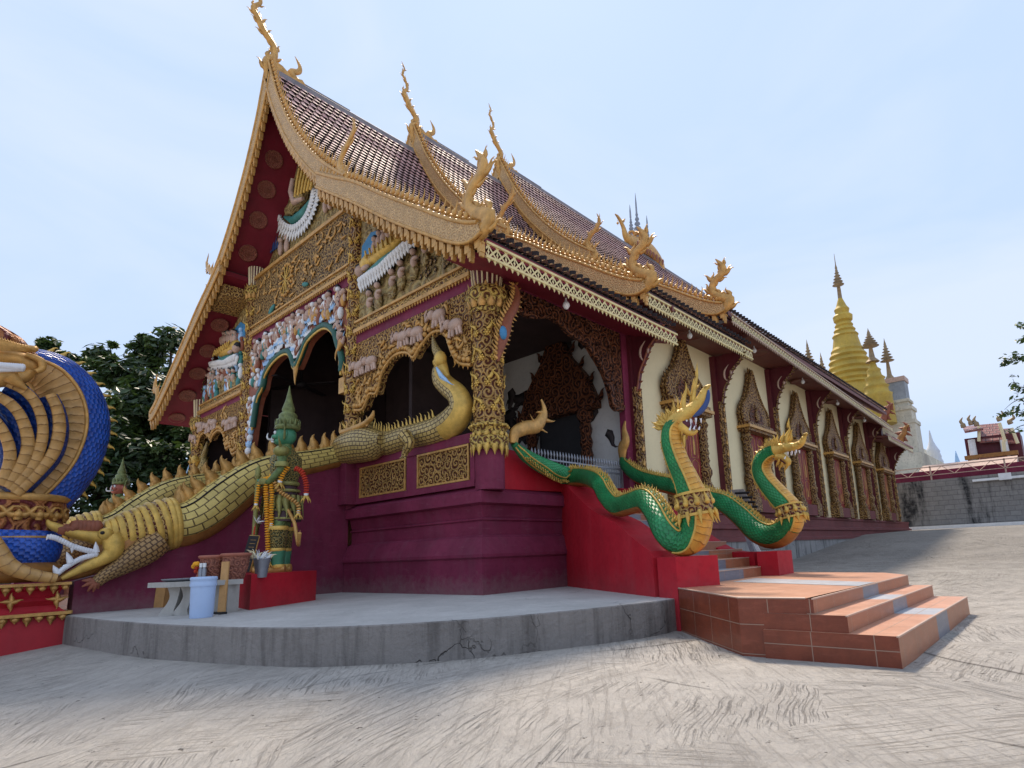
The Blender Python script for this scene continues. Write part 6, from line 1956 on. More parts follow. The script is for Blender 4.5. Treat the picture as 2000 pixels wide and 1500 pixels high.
def garland(name, label, pts, r, mat, tassel=None, step=.05):
    root = thing(name, label, 'garland', pts[0], 'flower garlands on the guardian')
    q = spl(pts, 8)
    mb = MB().mat(mat)
    P = [V(p) for p in q]
    acc = 0
    for a, b in zip(P, P[1:]):
        d = b - a; L = d.length
        if L < 1e-6: continue
        while acc < L:
            p = a + d * (acc / L)
            S = d.normalized()
            rot = S.to_track_quat('Z', 'Y').to_euler()
            mb.blob(p, (r * rng.uniform(.9, 1.1), r * rng.uniform(.9, 1.1), step * .42), rot, 8, 4); acc += step
        acc -= L
    obj('flower_string', mb, root)
    t2 = MB().mat(M_goldy)
    e = P[-1]
    for i in range(6):
        a = i * math.pi / 3; t2.flame(e, (math.cos(a) * .5, math.sin(a) * .5, -1), (math.sin(a), -math.cos(a), 0), r * 3.4, r * 1.2, r * .6, .2)
    t2.mat(M_wht); t2.blob(e, r * .8)
    obj('tassel', t2, root)
def gp(px, py, d=0.0):            # point near the statue, pulled a little towards the viewer
    P = onplane(GP, V((_f.x, _f.y, 0)).normalized(), px, py)
    return tuple(P + (CAM - P).normalized() * (.45 + d))
garland('garland', 'long double marigold garland hanging from the guardian\'s hands', [gp(530, 930), gp(520, 945), gp(521, 1000), gp(523, 1060), gp(524, 1095)], .055, M_orange)
garland('garland', 'shorter marigold garland beside the long one at the guardian\'s hands', [gp(512, 938), gp(526, 935), gp(531, 960), gp(530, 1000), gp(530, 1025)], .05, M_orange)
garland('garland', 'marigold loop hanging at the left of the guardian\'s hands', [gp(528, 932), gp(508, 942), gp(503, 965), gp(500, 985)], .045, M_orange)
garland('garland', 'marigold garland slung across the guardian\'s belly', [gp(535, 938), gp(545, 958), gp(565, 972), gp(582, 985), gp(583, 1000)], .05, M_goldp, None, .06)
garland('garland', 'red topped marigold garland on the guardian\'s nearer arm', [gp(578, 915), gp(590, 922), gp(598, 945), gp(598, 965)], .06, M_ored)
garland('garland', 'thick marigold string on the guardian\'s chest', [gp(562, 912), gp(553, 925), gp(547, 940)], .06, M_orange)

# inscription board and posy on the pedestal
bd_ = thing('inscription_board', 'dark board with gold lettering leaning beside the guardian\'s feet', 'board', gp(485, 1117))
A, B_, C_, D_ = [V(gp(*p)) for p in ((468, 1116), (488, 1117), (507, 1047), (488, 1046))]
n_ = (B_ - A).cross(D_ - A).normalized() * .03
mb = MB().mat(M_black); mb.add([A, B_, C_, D_, A + n_, B_ + n_, C_ + n_, D_ + n_], [(0, 1, 2, 3), (7, 6, 5, 4), (0, 1, 5, 4), (1, 2, 6, 5), (2, 3, 7, 6), (3, 0, 4, 7)])
obj('board', mb, bd_)
mb = MB().mat(M_goldp)
tc_ = (CAM - A).normalized() * .012
for p, q in ((A, B_), (B_, C_), (C_, D_), (D_, A)): mb.tube([p + tc_, q + tc_], .012, 5)
for i in range(9):
    v_ = .08 + .1 * i
    p = A + (D_ - A) * v_; q = B_ + (C_ - B_) * v_
    if i in (1, 4):
        mb.tube([p + (q - p) * (.5 + .16 * math.cos(a * .785)) + (D_ - A) * .03 * math.sin(a * .785) + tc_ * 2 for a in range(9)], .008, 4)
    else: mb.tube([p + (q - p) * .22 + tc_ * 2, p + (q - p) * .78 + tc_ * 2], .012, 4)
obj('lettering', mb, bd_)
ps = thing('posy', 'little white posy on a stick above the inscription board', 'flowers', gp(496, 1045))
mb = MB().mat(M_brown); mb.tube([gp(495, 1050), gp(499, 1022)], .012, 5)
mb.mat(M_ored); [mb.blob(gp(496 + i * .6, 1042 - i * 4), .022) for i in range(4)]
mb.mat(M_wht)
for i in range(9): mb.flame(gp(502, 1020), (rng.uniform(-1, 1), rng.uniform(-1, 1), rng.uniform(-.2, 1)), (0, 1, 0), .16, .04, .015, .2)
obj('flower', mb, ps)

# ------------------------------------------------------------------ offering table and things on it
RX = V((_r.x, _r.y, 0)); RY = V((-_r.y, _r.x, 0))
def frame(px, py, z=0.0):
    P = on(2, z, px, py)
    return Matrix.Translation(P) @ Matrix(((RX.x, RY.x, 0, 0), (RX.y, RY.y, 0, 0), (0, 0, 1, 0), (0, 0, 0, 1))), P
M_stone = concrete('stone_table_top', (0.46, 0.44, 0.40), (0.25, 0.23, 0.20), 0.5, 0.006)
TX, TP = frame(372, 1200)
k_ = pm(TP, 1)
tb = thing('stone_table', 'low grey stone table with curved legs on the apron', 'table', TP)
mb = MB().mat(M_stone); mb.X = TX
mb.prism([(-85 * k_, -.05), (-30 * k_, -.30), (60 * k_, -.22), (92 * k_, .12), (30 * k_, .5), (-60 * k_, .35)], 'z', .46, .54)
obj('table_top', mb, tb)
for x in (-46, -20):
    mb = MB().mat(M_stone); mb.X = TX
    for y0 in (-.1,):
        l = spl([(x - 10, 0), (x - 4, .08), (x + 6, .2), (x + 10, .32), (x + 4, .46)], 4); r_ = spl([(x + 22, 0), (x + 20, .08), (x + 24, .2), (x + 27, .32), (x + 30, .46)], 4)
        mb.strip([(a * k_, b) for a, b in l], [(a * k_, b) for a, b in r_], 'y', y0, y0 + .35 + .01)
    obj('leg', mb, tb)
mb = MB().mat(M_stone); mb.X = TX; mb.box(42 * k_, 74 * k_, -.05, .30, 0, .46); obj('leg', mb, tb)
M_bucket = paint('bucket_plastic', (0.42, 0.55, 0.78), 0.4, 0.05, 2, 0.001, 0, 0.1)
BX, BP = frame(393, 1206)
bk = thing('plastic_bucket', 'pale blue plastic bucket with lid in front of the stone table', 'bucket', BP)
mb = MB().mat(M_bucket); w_ = pm(BP, 22)
mb.lathe([(0, w_ * .88), (.02, w_ * .92), (.5, w_ * 1.0)], BP, 28); obj('body', mb, bk)
mb = MB().mat(M_bucket); mb.lathe([(.47, w_ * 1.05), (.50, w_ * 1.08), (.53, w_ * 1.03), (.56, w_ * 1.03), (.575, w_ * 1.09), (.61, w_ * 1.06), (.615, w_ * .98), (.60, w_ * .3)], BP, 28); obj('lid', mb, bk)
M_terra = carved('terracotta_relief', (0.36, 0.13, 0.08), (0.20, 0.06, 0.04), 8, 1.3, 0.02, 0, 0.6, 0.42)
M_terr = paint('terracotta', (0.36, 0.12, 0.075), 0.55, 0.2, 6, 0.003, 0, 0.3)
def tpt(px, py, dy=0.0, z=.54):
    P = TP + RX * ((px - 372) * k_) + RY * (.12 + dy)
    return V((P.x, P.y, z))
for (px, py, r_, h_, lab) in ((392, 1147, 26, .42, 'terracotta urn at the back of the stone table'), (437, 1149, 27, .44, 'terracotta urn with a round medallion at the right end of the stone table')):
    P = tpt(px, py, .15); r2 = pm(TP, r_)
    u_ = thing('terracotta_urn', lab, 'urn', P, 'terracotta urns on the stone table')
    mb = MB().mat(M_terra); mb.lathe([(0, r2 * .62), (.03, r2 * .66), (h_ * .5, r2 * .88), (h_ * .88, r2 * .94)], P, 24); obj('body', mb, u_)
    mb = MB().mat(M_terr); mb.lathe([(h_ * .86, r2 * .95), (h_ * .90, r2 * 1.06), (h_ * .97, r2 * 1.08), (h_, r2 * 1.0), (h_ * .98, r2 * .85), (h_ * .85, r2 * .8)], P, 24); obj('rim', mb, u_)
pl_ = thing('metal_planter', 'grey pot of white flowers at the corner of the crimson block', 'planter', tpt(466, 1152, .55))
P = wpos(pl_); mb = MB().mat(M_metal); mb.lathe([(0, .09), (.2, .12), (.32, .14), (.34, .15), (.32, .12)], P, 18); obj('pot', mb, pl_)
for i in range(26):
    mb = MB().mat(M_wht if i % 3 else M_cream)
    a = rng.uniform(0, 6.28); d = V((math.cos(a) * .9, math.sin(a) * .9, rng.uniform(.3, 1.4)))
    mb.flame(P + V((rng.uniform(-.1, .1), rng.uniform(-.1, .1), .33)), d, (math.sin(a), -math.cos(a), .2), rng.uniform(.12, .24), .07, .02, .3)
    obj('petal', mb, pl_)
M_wood = paint('pale_orange_wood', (0.52, 0.28, 0.10), 0.55, 0.2, 5, 0.003, 0, 0.4)
pk = thing('wooden_plank', 'pale orange plank leaning upright on the right end of the stone table', 'plank', tuple(V((TP.x, TP.y, 0)) + RX * (70 * k_)))
mb = MB().mat(M_wood)
a = V((TP.x, TP.y, 0)) + RX * (64 * k_) - RY * .14; b = a + RX * (14 * k_)
c = b + V((0, 0, .84)) + RY * .12 - RX * .05; d = a + V((0, 0, .84)) + RY * .12 - RX * .05
n_ = -RY * .035
mb.add([a, b, c, d, a + n_, b + n_, c + n_, d + n_], [(0, 1, 2, 3), (7, 6, 5, 4), (0, 1, 5, 4), (1, 2, 6, 5), (2, 3, 7, 6), (3, 0, 4, 7)])
obj('board', mb, pk)
mb = MB().mat(M_black); mb.X = Matrix.Translation(a); mb.box(-.08, .2, -.06, .06, -.0, .035); obj('foot', mb, pk)
FX, FP = frame(298, 1187)
ob = MB().mat(M_wood); ob.X = FX
ob.prism([(-.16, 0), (.02, 0), (.04, .40), (-.06, .40)], 'y', 0, .25); ob.prism([(.03, 0), (.22, 0), (.24, .38), (.05, .40)], 'y', -.02, .22)
tag(obj('cloth_covered_stool', ob, None, FP), 'orange cloth covered stool at the left end of the stone table', 'stool')
P = tpt(338, 1151, .05)
mb = MB().mat(M_metal); mb.lathe([(0, .16), (.01, .26), (.035, .30), (.05, .31), (.04, .29), (.02, .2)], P, 24)
tag(obj('tray', mb, None, P), 'round metal tray on the left of the stone table top', 'tray')
for (px, lab) in ((386, 'left one of two small glass bottles with white caps on the stone table'), (393, 'right one of two small glass bottles with white caps on the stone table')):
    P = tpt(px, 1153, -.12)
    bt = thing('glass_bottle', lab, 'bottle', P, 'small bottles on the table')
    mb = MB().mat(M_metal); mb.lathe([(0, .032), (.18, .036), (.22, .018)], P, 12); obj('body', mb, bt)
    mb = MB().mat(M_wht); mb.lathe([(.22, .026), (.29, .026)], P, 12); obj('cap', mb, bt)
P = tpt(375, 1150, .0)
vz = thing('flower_vase', 'small vase of orange and red flowers on the stone table', 'vase', P)
mb = MB().mat(M_terr); mb.lathe([(0, .04), (.06, .06), (.12, .03), (.15, .04)], P, 12); obj('vase', mb, vz)
mb = MB().mat(M_orange); [mb.blob(P + V((rng.uniform(-.07, .07), rng.uniform(-.07, .07), .2 + rng.uniform(-.03, .12))), .045) for i in range(7)]
mb.mat(M_ored); [mb.blob(P + V((rng.uniform(-.07, .07), rng.uniform(-.07, .07), .17 + rng.uniform(-.05, .1))), .04) for i in range(5)]
obj('bloom', mb, vz)

# ------------------------------------------------------------------ railing gate at the head of the stair
rg = thing('railing_gate', 'grey metal picket gate closing the head of the side stair', 'gate', (-.1, 3.5, 2.1))
x_ = -.12
z1 = on(0, x_, 1065, 862).z; z2 = on(0, x_, 1203, 886).z
y1_ = 1.6; y2_ = 5.15
zt_ = 2.95
mb = MB().mat(M_metal)
for z in (2.25, zt_ - .12, zt_): mb.box(x_ - .02, x_ + .02, y1_, y2_, z - .02, z + .02)
for y in (y1_, 3.35, y2_): mb.box(x_ - .03, x_ + .03, y - .03, y + .03, 2.1, zt_ + .03)
obj('frame', mb, rg)
mb = MB().mat(M_metal)
n = 32
for i in range(n):
    y = y1_ + (i + .5) * (y2_ - y1_) / n
    mb.tube([(x_, y, 2.2), (x_, y, zt_ + .08)], .011, 6)
    mb.tube([(x_, y, zt_ + .08), (x_, y, zt_ + .14), (x_, y, zt_ + .24)], [.014, .03, .003], 6)
tag(obj('picket', mb, rg), None)
# boards stacked behind the farther naga
lb = thing('leaning_sign', 'weathered wooden board leaning behind the farther green naga', 'board', (1.5, 6.3, .6))
def slab4(px4, ax, v_, th, m, nm, par):
    pts = [on(ax, v_ + dv, x, y) for (x, y, dv) in px4]
    n_ = (pts[1] - pts[0]).cross(pts[3] - pts[0]).normalized() * th
    mb = MB().mat(m); mb.add(pts + [p + n_ for p in pts], [(0, 1, 2, 3), (7, 6, 5, 4), (0, 1, 5, 4), (1, 2, 6, 5), (2, 3, 7, 6), (3, 0, 4, 7)])
    return obj(nm, mb, par)
M_oldw = concrete('old_grey_wood', (0.30, 0.26, 0.23), (0.13, 0.11, 0.10), 0.7, 0.006)
slab4([(1424, 957, .5), (1452, 955, .5), (1512, 1072, 0), (1482, 1074, 0)], 1, 6.2, .05, M_oldw, 'board', lb)
mb = MB().mat(M_black)
for i in range(5):
    a = on(1, 6.55 - i * .05, 1434 + i * 5, 964 + i * 9); b = a + V((.55, -.02, -.02)); mb.tube([a + V((.05, -.06, 0)), b + V((-.1, -.06, 0))], .03, 4)
obj('lettering', mb, lb)
lb2 = thing('steel_offcut', 'grey steel channels leaning by the far newel', 'scrap', (2, 6, .3))
slab4([(1445, 1020, .2), (1452, 1020, .2), (1474, 1078, 0), (1465, 1078, 0)], 1, 5.7, .04, M_metal, 'channel', lb2)
slab4([(1456, 1030, .2), (1461, 1030, .2), (1486, 1078, 0), (1479, 1078, 0)], 1, 5.75, .04, M_wht, 'channel', lb2)
# white bar and hose on the ground
P = on(2, -.38, 1617, 1117); Q = on(2, -.38, 1728, 1118)
mb = MB().mat(M_wht); d = (Q - P); n_ = V((-d.y, d.x, 0)).normalized() * .07
mb.add([P, Q, Q + n_, P + n_, P + V((0, 0, .09)), Q + V((0, 0, .09)), Q + n_ + V((0, 0, .09)), P + n_ + V((0, 0, .09))], [(3, 2, 1, 0), (4, 5, 6, 7), (0, 1, 5, 4), (1, 2, 6, 5), (2, 3, 7, 6), (3, 0, 4, 7)])
P0 = P.copy()
tag(obj('white_bar', mb, None, P0), 'white bar lying on the ground beyond the tiled platform', 'bar')
mb = MB().mat(M_wht)
hp = [on(2, z, x, y) for x, y, z in ((1550, 1098, -.08), (1575, 1090, .0), (1600, 1079, .12), (1640, 1062, .38))]
hp = [V((p.x, p.y, gz(p.x, p.y) + .04)) for p in hp]
mb.tube([p[:] for p in spl([tuple(p) for p in hp], 4)], .03, 6)
tag(obj('water_hose', mb, None, hp[0]), 'white hose lying on the yard along the temple foundation', 'hose')

# ceiling fan inside the central bay
fn_ = thing('ceiling_fan', 'dark ceiling fan hanging in the central porch bay', 'fan', tuple(on(1, 1.4, 588, 752)))
c0 = on(1, 1.4, 588, 752)
mb = MB().mat(M_black); mb.tube([c0, (c0.x, c0.y, 10.55)], .04, 6); mb.lathe([(-.12, .1), (-.05, .22), (.08, .22), (.16, .06)], c0, 14); obj('motor', mb, fn_)
for i in range(4):
    a = i * math.pi / 2 + .5
    mb = MB().mat(M_black); mb.tube([c0, c0 + V((math.cos(a), math.sin(a), -.03)) * .5, c0 + V((math.cos(a), math.sin(a), -.03)) * 1.4], [.05, .16, .14], 8, side=(0, 0, 1), ell=(1, .12)); obj('blade', mb, fn_)

# ------------------------------------------------------------------ swan with tiered parasols on the ridge
sw = thing('swan_finial', 'gilded swan carrying tiered parasols on the rear roof ridge', 'swan', (-9.5, 22, 19.9))
pl = lambda x, y: on(0, -9.5, x, y)
S = (1, 0, 0)
mb = MB().mat(M_pink)
P, Rr = body_from_px([(1296, 545, 2), (1290, 520, 12), (1272, 492, 15), (1250, 480, 16), (1232, 472, 14), (1222, 460, 9), (1218, 446, 6), (1213, 434, 5), (1207, 424, 4), (1201, 418, 1.2)], pl, 4)
mb.mat(M_goldp); mb.tube(P, Rr, 12, side=S, ell=(1, .6)); obj('body', mb, sw)
mb = MB().mat(M_brown)
for i in range(9):
    a = pl(1235 + i * 6, 478 + i * 4.4); b = pl(1228 + i * 6, 492 + i * 6); mb.flame(a + V((.5, 0, 0)), V((0, -.6, -1)), S, .55, .3, .1, .2); mb.flame(a + V((.2, 0, .2)), V((0, .6, 1)), S, .4, .25, .1, .2)
obj('wing', mb, sw)
mb = MB().mat(M_goldp); a = pl(1216, 432); mb.flame(a, (0, .6, .5), S, .5, .2, .1, .2); a = pl(1206, 430); mb.blob(a + V((0, 0, -.2)), .08); mb.tube([a, a + V((0, 0, -.35))], .015, 4); obj('crest', mb, sw)
for (x, y0, y1, w_) in ((1247, 470, 382, 9), (1234, 462, 403, 6), (1267, 480, 424, 5)):
    mb = MB().mat(M_metal); P = pl(x, y0); Q = pl(x, y1); H = Q.z - P.z
    r_ = pm(P, w_)
    pr = [(0, .05), (H * .08, .05)]
    for i in range(5): pr += [(H * (.14 + .10 * i), r_ * (1 - i * .17)), (H * (.17 + .10 * i), r_ * (.9 - i * .17)), (H * (.20 + .10 * i), .06)]
    pr += [(H * .8, .05), (H, .01)]
    mb.lathe(pr, P, 10)
    mb.mat(M_goldp); mb.lathe([(H * .10, r_), (H * .14, r_ * 1.15), (H * .15, r_ * .9)], P, 12)
    obj('parasol', mb, sw)

# ------------------------------------------------------------------ block wall, red fence and buildings beyond
def blockwall():
    t = NT('block_wall'); uv = t.uv(); o = t.obj()
    br = t.n('TexBrick', {'Vector': uv, 'Color1': (0.23, 0.22, 0.205), 'Color2': (0.20, 0.19, 0.18), 'Mortar': (0.16, 0.15, 0.145), 'Scale': 1.0, 'Mortar Size': 0.015, 'Mortar Smooth': 0.3, 'Brick Width': 0.62, 'Row Height': 0.34})
    st_ = t.noise(t.n('Mapping', {0: o, 'Scale': (0.55, 0.55, 0.10)}).outputs[0], 1.0, 5, 0.7)
    c = t.mix(t.ramp(st_, [(0.52, 0.0), (0.62, 1.0)]), br.outputs['Color'], (0.025, 0.025, 0.027))
    n = t.noise(o, 3, 5, .7); c = t.mix(t.math('MULTIPLY', t.ramp(n, [(0.45, 0.0), (0.7, 1.0)]), .5), c, (0.30, 0.285, 0.27))
    return t.fin(c, 0.85, 0, t.math('SUBTRACT', t.math('MULTIPLY', n, .6), br.outputs['Fac']), 0.02, 1.0, .2)
bw = MB().mat(blockwall()); bw.box(-12, 46, 42, 42.3, 1.0, 4.93)
tag(obj('block_wall', bw, None, (17, 42, 1.0)), 'grey stained block wall closing the back of the yard', 'wall')
pth = MB().mat(M_wht); pth.box(-1.0, 46, 40.4, 41.98, 1.0, 1.60)
tag(obj('path', pth), 'pale kerb strip along the foot of the block wall', kind='structure')
rf_ = thing('red_fence', 'burgundy fence with pale truss rail above the block wall', 'fence', (15, 45, 5))
mb = MB().mat(M_burg); mb.box(-3, 46, 43.5, 43.6, 4.6, 5.75); obj('panel', mb, rf_)
mb = MB().mat(M_pink)
mb.box(-3, 46, 43.0, 43.08, 5.95, 6.02); mb.box(-3, 46, 43.0, 43.08, 5.35, 5.40)
for i in range(33):
    x = -3 + i * 1.5
    mb.tube([(x, 43.04, 5.36), (x + .75, 43.04, 5.98), (x + 1.5, 43.04, 5.36)], .025, 4)
    if i % 3 == 0: mb.box(x - .05, x + .05, 43.0, 43.1, 4.6, 6.05)
obj('truss_rail', mb, rf_)
mb = MB().mat(M_wht); a = on(1, 42.0, 1900, 940); b = on(1, 42.0, 1952, 938); mb.box(a.x, b.x + 3, 41.8, 42.3, a.z - .05, a.z + .1); mb.box(b.x, b.x + .7, 41.7, 42.2, a.z - .1, a.z + .35)
tag(obj('white_pipe', mb, None, tuple(a)), 'white pipe lying along the top of the block wall', 'pipe')

M_gch = paint('chedi_gold', (0.50, 0.34, 0.055), 0.5, 0.25, 0.6, 0.02, 0.15, 0.6)
M_wch = paint('chedi_white', (0.66, 0.62, 0.50), 0.7, 0.3, 0.5, 0.03, 0, 1.0, .2)
M_turret = paint('turret_grey', (0.34, 0.37, 0.40), 0.7, 0.3, 0.8, 0.02, 0, 0.8, .2)
M_spire = paint('parasol_bronze', (0.32, 0.23, 0.13), 0.5, 0.3, 3, 0.002, 0.4, 0.3)
def rings_px(yv, prof, cx_):
    """prof: (py, halfwidth px) measured on the photograph at plane y=yv; returns centre and (z, r)"""
    P = on(1, yv, cx_, prof[0][0])
    out = []
    for py, hw in prof:
        Q = on(1, yv, cx_, py); out.append((Q.z, pm(Q, hw)))
    return P.x, out
def spire(parent, x, y, z0, H, r_):
    mb = MB().mat(M_spire)
    pr = [(0, r_ * .5), (H * .12, r_ * .22), (H * .45, r_ * .12)]
    for i in range(6): pr += [(H * (.46 + .07 * i), r_ * (.62 - i * .09)), (H * (.475 + .07 * i), r_ * (.5 - i * .08)), (H * (.50 + .07 * i), r_ * .12)]
    pr += [(H * .93, r_ * .05), (H, .01)]
    mb.lathe(pr, (x, y, z0), 12)
    obj('parasol_spire', mb, parent)
YC = 66
ch = thing('golden_chedi', 'tall ringed golden pagoda with a needle spire on a white stepped base behind the temple', 'pagoda', (-7, YC, 1.5))
cx_ = 1669
x0_, pr = rings_px(YC, [(790, 52), (775, 50), (768, 47), (755, 42), (752, 45), (746, 40), (742, 43), (734, 38), (730, 42), (722, 36), (718, 39), (709, 34), (705, 37), (697, 31), (693, 34), (686, 29), (682, 30), (676, 26), (655, 22), (652, 24), (644, 18), (641, 20), (634, 15), (631, 17), (624, 13), (621, 17), (612, 18), (606, 12), (598, 14), (592, 10), (575, 4)], cx_)
mb = MB().mat(M_gch); mb.lathe([(z, r_) for z, r_ in pr], (x0_, YC, 0), 28, smooth=False)
obj('bell', mb, ch)
top = pr[-1][0]
H = on(1, YC, cx_, 482).z - top
mb = MB().mat(M_spire); r_ = pm(on(1, YC, cx_, 540), 11)
q = [(top, .25), (top + H * .28, .2)]
for i in range(6): q += [(top + H * (.30 + .065 * i), r_ * (1 - i * .15)), (top + H * (.32 + .065 * i), r_ * (.75 - i * .12)), (top + H * (.345 + .065 * i), .15)]
q += [(top + H * .75, .06), (top + H, .02)]
mb.lathe(q, (x0_, YC, 0), 14); obj('parasol_spire', mb, ch)
mb = MB().mat(M_wch)
def tiers_(mb, cx, cy, lv):
    for (z0, z1, h) in lv: mb.box(cx - h, cx + h, cy - h, cy + h, z0, z1)
z_ = lambda py: on(1, YC - 5, 1740, py - 10).z
bx = on(1, YC, 1676, 850).x
lv = []
hb = pm(on(1, YC, 1700, 850), 88)
for (pa, pb_, f) in ((1040, 935, 1.55), (935, 905, 1.40), (905, 895, 1.12), (895, 885, 1.04), (885, 872, 1.10), (872, 825, .96), (825, 818, 1.02), (818, 811, .97), (811, 804, 1.03), (804, 797, .97), (797, 788, .80)):
    lv.append((z_(pa), z_(pb_), hb * f))
for (z0, z1, h) in lv: mb.box(bx - h, bx + h, YC - h, YC + h, min(z0, z1), max(z0, z1))
obj('base', mb, ch)
mb = MB().mat(M_gch)
for k in range(9):       # gilt niches and ornaments on the base
    x = bx - hb * .9 + k * hb * .225
    z0, z1, h = lv[5]
    mb.flame((x, YC - h - .1, z1 - .6), (0, 0, 1), (0, 1, 0), 1.2, .6, .2, .1); mb.flame((bx + h + .1, YC - hb * .9 + k * hb * .225, z1 - .6), (0, 0, 1), (1, 0, 0), 1.2, .6, .2, .1)
for k in range(14):
    a = k * math.pi / 7; mb.flame((x0_ + 3.6 * math.cos(a), YC + 3.6 * math.sin(a), pr[0][0] - .6), (math.cos(a) * .3, math.sin(a) * .3, 1), (math.sin(a), -math.cos(a), 0), 1.4, .8, .3, .1)
obj('gilt_ornament', mb, ch)
for (cxp, yb, yt, hw, yy, lab) in ((1698, 775, 648, 22, YC - 5, ''), (1738, 745, 658, 13, YC - 3, '')):
    pass
def small_chedi(cxp, ybase, ytop, hw, yy, label, mat):
    t_ = thing('small_chedi', label, 'pagoda', tuple(on(1, yy, cxp, ybase)), 'small chedis around the golden pagoda')
    P = on(1, yy, cxp, ybase); H = on(1, yy, cxp, ytop).z - P.z; r_ = pm(P, hw)
    mb = MB().mat(mat)
    pr = [(-3.0, r_ * 1.05), (0, r_ * 1.0), (H * .03, r_ * 1.05), (H * .05, r_ * .85), (H * .12, r_ * .8), (H * .14, r_ * .9), (H * .17, r_ * .68), (H * .24, r_ * .62), (H * .26, r_ * .72), (H * .30, r_ * .5), (H * .36, r_ * .45), (H * .38, r_ * .5), (H * .42, r_ * .28), (H * .52, r_ * .16)]
    mb.lathe(pr, P, 16); obj('bell', mb, t_)
    spire(t_, P.x, P.y, P.z + H * .5, H * .5, r_ * 1.0)
    return t_
small_chedi(1714, 775, 636, 26, YC - 7, 'small gold chedi standing just right of the tall golden pagoda', M_gch)
c4 = thing('corner_turret', 'square blue grey turret with pink cap and spire at the right of the golden pagoda', 'turret', (-3, YC - 3, 17))
P = on(1, YC - 4, 1756, 790); h_ = pm(P, 17); zt_ = on(1, YC - 4, 1738, 752).z
mb = MB().mat(M_turret); mb.box(P.x - h_, P.x + h_, P.y - h_, P.y + h_, P.z + .3, zt_); obj('tower', mb, c4)
mb = MB().mat(M_wch)
for k, (f, a, b) in enumerate(((1.25, .0, .3), (1.1, -.5, .0), (1.45, -.9, -.5), (1.3, -2.0, -.9), (1.6, -2.4, -2.0), (1.5, -7, -2.4))): mb.box(P.x - h_ * f, P.x + h_ * f, P.y - h_ * f, P.y + h_ * f, P.z + a, P.z + b)
obj('base', mb, c4)
mb = MB().mat(M_pink); mb.box(P.x - h_ * 1.12, P.x + h_ * 1.12, P.y - h_ * 1.12, P.y + h_ * 1.12, zt_, zt_ + .5); obj('cap', mb, c4)
spire(c4, P.x - .5, P.y, zt_ + .5, on(1, YC - 4, 1738, 658).z - zt_ - .5, 1.15)
for (x, yb, yt, lab) in ((1587, 760, 660, 'leftmost small spire rising behind the temple eave'), (1615, 790, 685, 'second small spire from the left, just left of the golden pagoda')):
    c5 = thing('spire', lab, 'spire', tuple(on(1, YC, x, yb)), 'small spires behind the temple eave')
    P = on(1, YC, x, yb); mb = MB().mat(M_gch); mb.lathe([(-12, .9), (0, .8), (.8, .4), (1.2, .3)], P, 12); obj('bell', mb, c5)
    spire(c5, P.x, P.y, P.z + .6, on(1, YC, x, yt).z - P.z - .6, 1.2)
for (px, py, lab) in ((1732, 808, 'upper one of two orange naga figures on the white pagoda base'), (1764, 850, 'lower one of two orange naga figures on the white pagoda base')):
    c6 = thing('naga_figure', lab, 'figure', tuple(on(1, 52, px, py)), 'orange nagas on the pagoda base')
    mb = MB().mat(M_under if px > 1740 else M_brown); pl = lambda x, y: on(1, 52, x, y)
    P, Rr = body_from_px([(px - 14, py + 18, 5), (px - 6, py + 14, 6), (px - 4, py + 4, 6), (px + 2, py - 4, 5), (px + 4, py - 14, 4), (px + 12, py - 20, 2)], pl, 4); mb.tube(P, Rr, 8); obj('body', mb, c6)
    mb = MB().mat(M_brown); crest_row(mb, P, Rr, (0, 1, 0), .35, .5, .25, 1); crest_row(mb, P, Rr, (0, 1, 0), .35, .5, .25, -1); obj('crest', mb, c6)
# white chedi, needle, pavilion
P = on(1, 75, 1835, 915)
wc = thing('white_chedi', 'white bell shaped chedi beyond the block wall', 'pagoda', tuple(P), None)
x0_, pr = rings_px(75, [(960, 18), (912, 17), (905, 15), (902, 16), (895, 13), (892, 14), (884, 12), (881, 13), (873, 9), (868, 7), (860, 4), (838, .8)], 1834)
mb = MB().mat(paint('chedi_grey_white', (0.62, 0.66, 0.72), .6, .08, 1, .002)); mb.lathe(pr, (x0_, 75, 0), 20); obj('bell', mb, wc)
P = on(1, 90, 1872, 915); mb = MB().mat(M_pblue); mb.lathe([(-5, 1.2), (0, .5), (on(1, 90, 1872, 880).z - P.z, .03)], P, 10)
tag(obj('spire', mb, None, P), 'tiny thin spire between the white chedi and the pavilion', 'spire')
YP = 58
pv = thing('pavilion', 'small temple pavilion with tiered dark red roof, white columns and curling finials', 'pavilion', tuple(on(1, YP, 1935, 920)))
q_ = lambda x, y: on(1, YP, x, y)
def pvbox(m, xa, xb, yt, yb, dy0, dy1, nm):
    a = q_(xa, yb); b = q_(xb, yt); mb = MB().mat(m); mb.box(a.x, b.x, YP + dy0, YP + dy1, a.z, b.z); return obj(nm, mb, pv)
pvbox(M_burgd, 1915, 1985, 905, 1010, 0, 4, 'wall'); pvbox(M_burgd, 1912, 1960, 862, 884, 1, 4, 'wall')
def roofq(pts, m, nm, th=.2):
    mb = MB().mat(m); P = [on(1, YP + dy, x, y) for x, y, dy in pts]; mb.add(P + [p + V((0, 0, -th)) for p in P], [(0, 1, 2, 3), (7, 6, 5, 4), (0, 1, 5, 4), (1, 2, 6, 5), (2, 3, 7, 6), (3, 0, 4, 7)]); return obj(nm, mb, pv)
M_ptile = scales('pavilion_tiles', (0.27, 0.09, 0.07), (0.08, 0.03, 0.03), .5, .4, .05, .03)
roofq([(1908, 830, 3), (1952, 826, 3), (1960, 858, 0), (1912, 862, 0)], M_ptile, 'roof')
roofq([(1952, 838, 3), (1976, 836, 3), (1984, 862, 0), (1960, 864, 0)], M_ptile, 'roof')
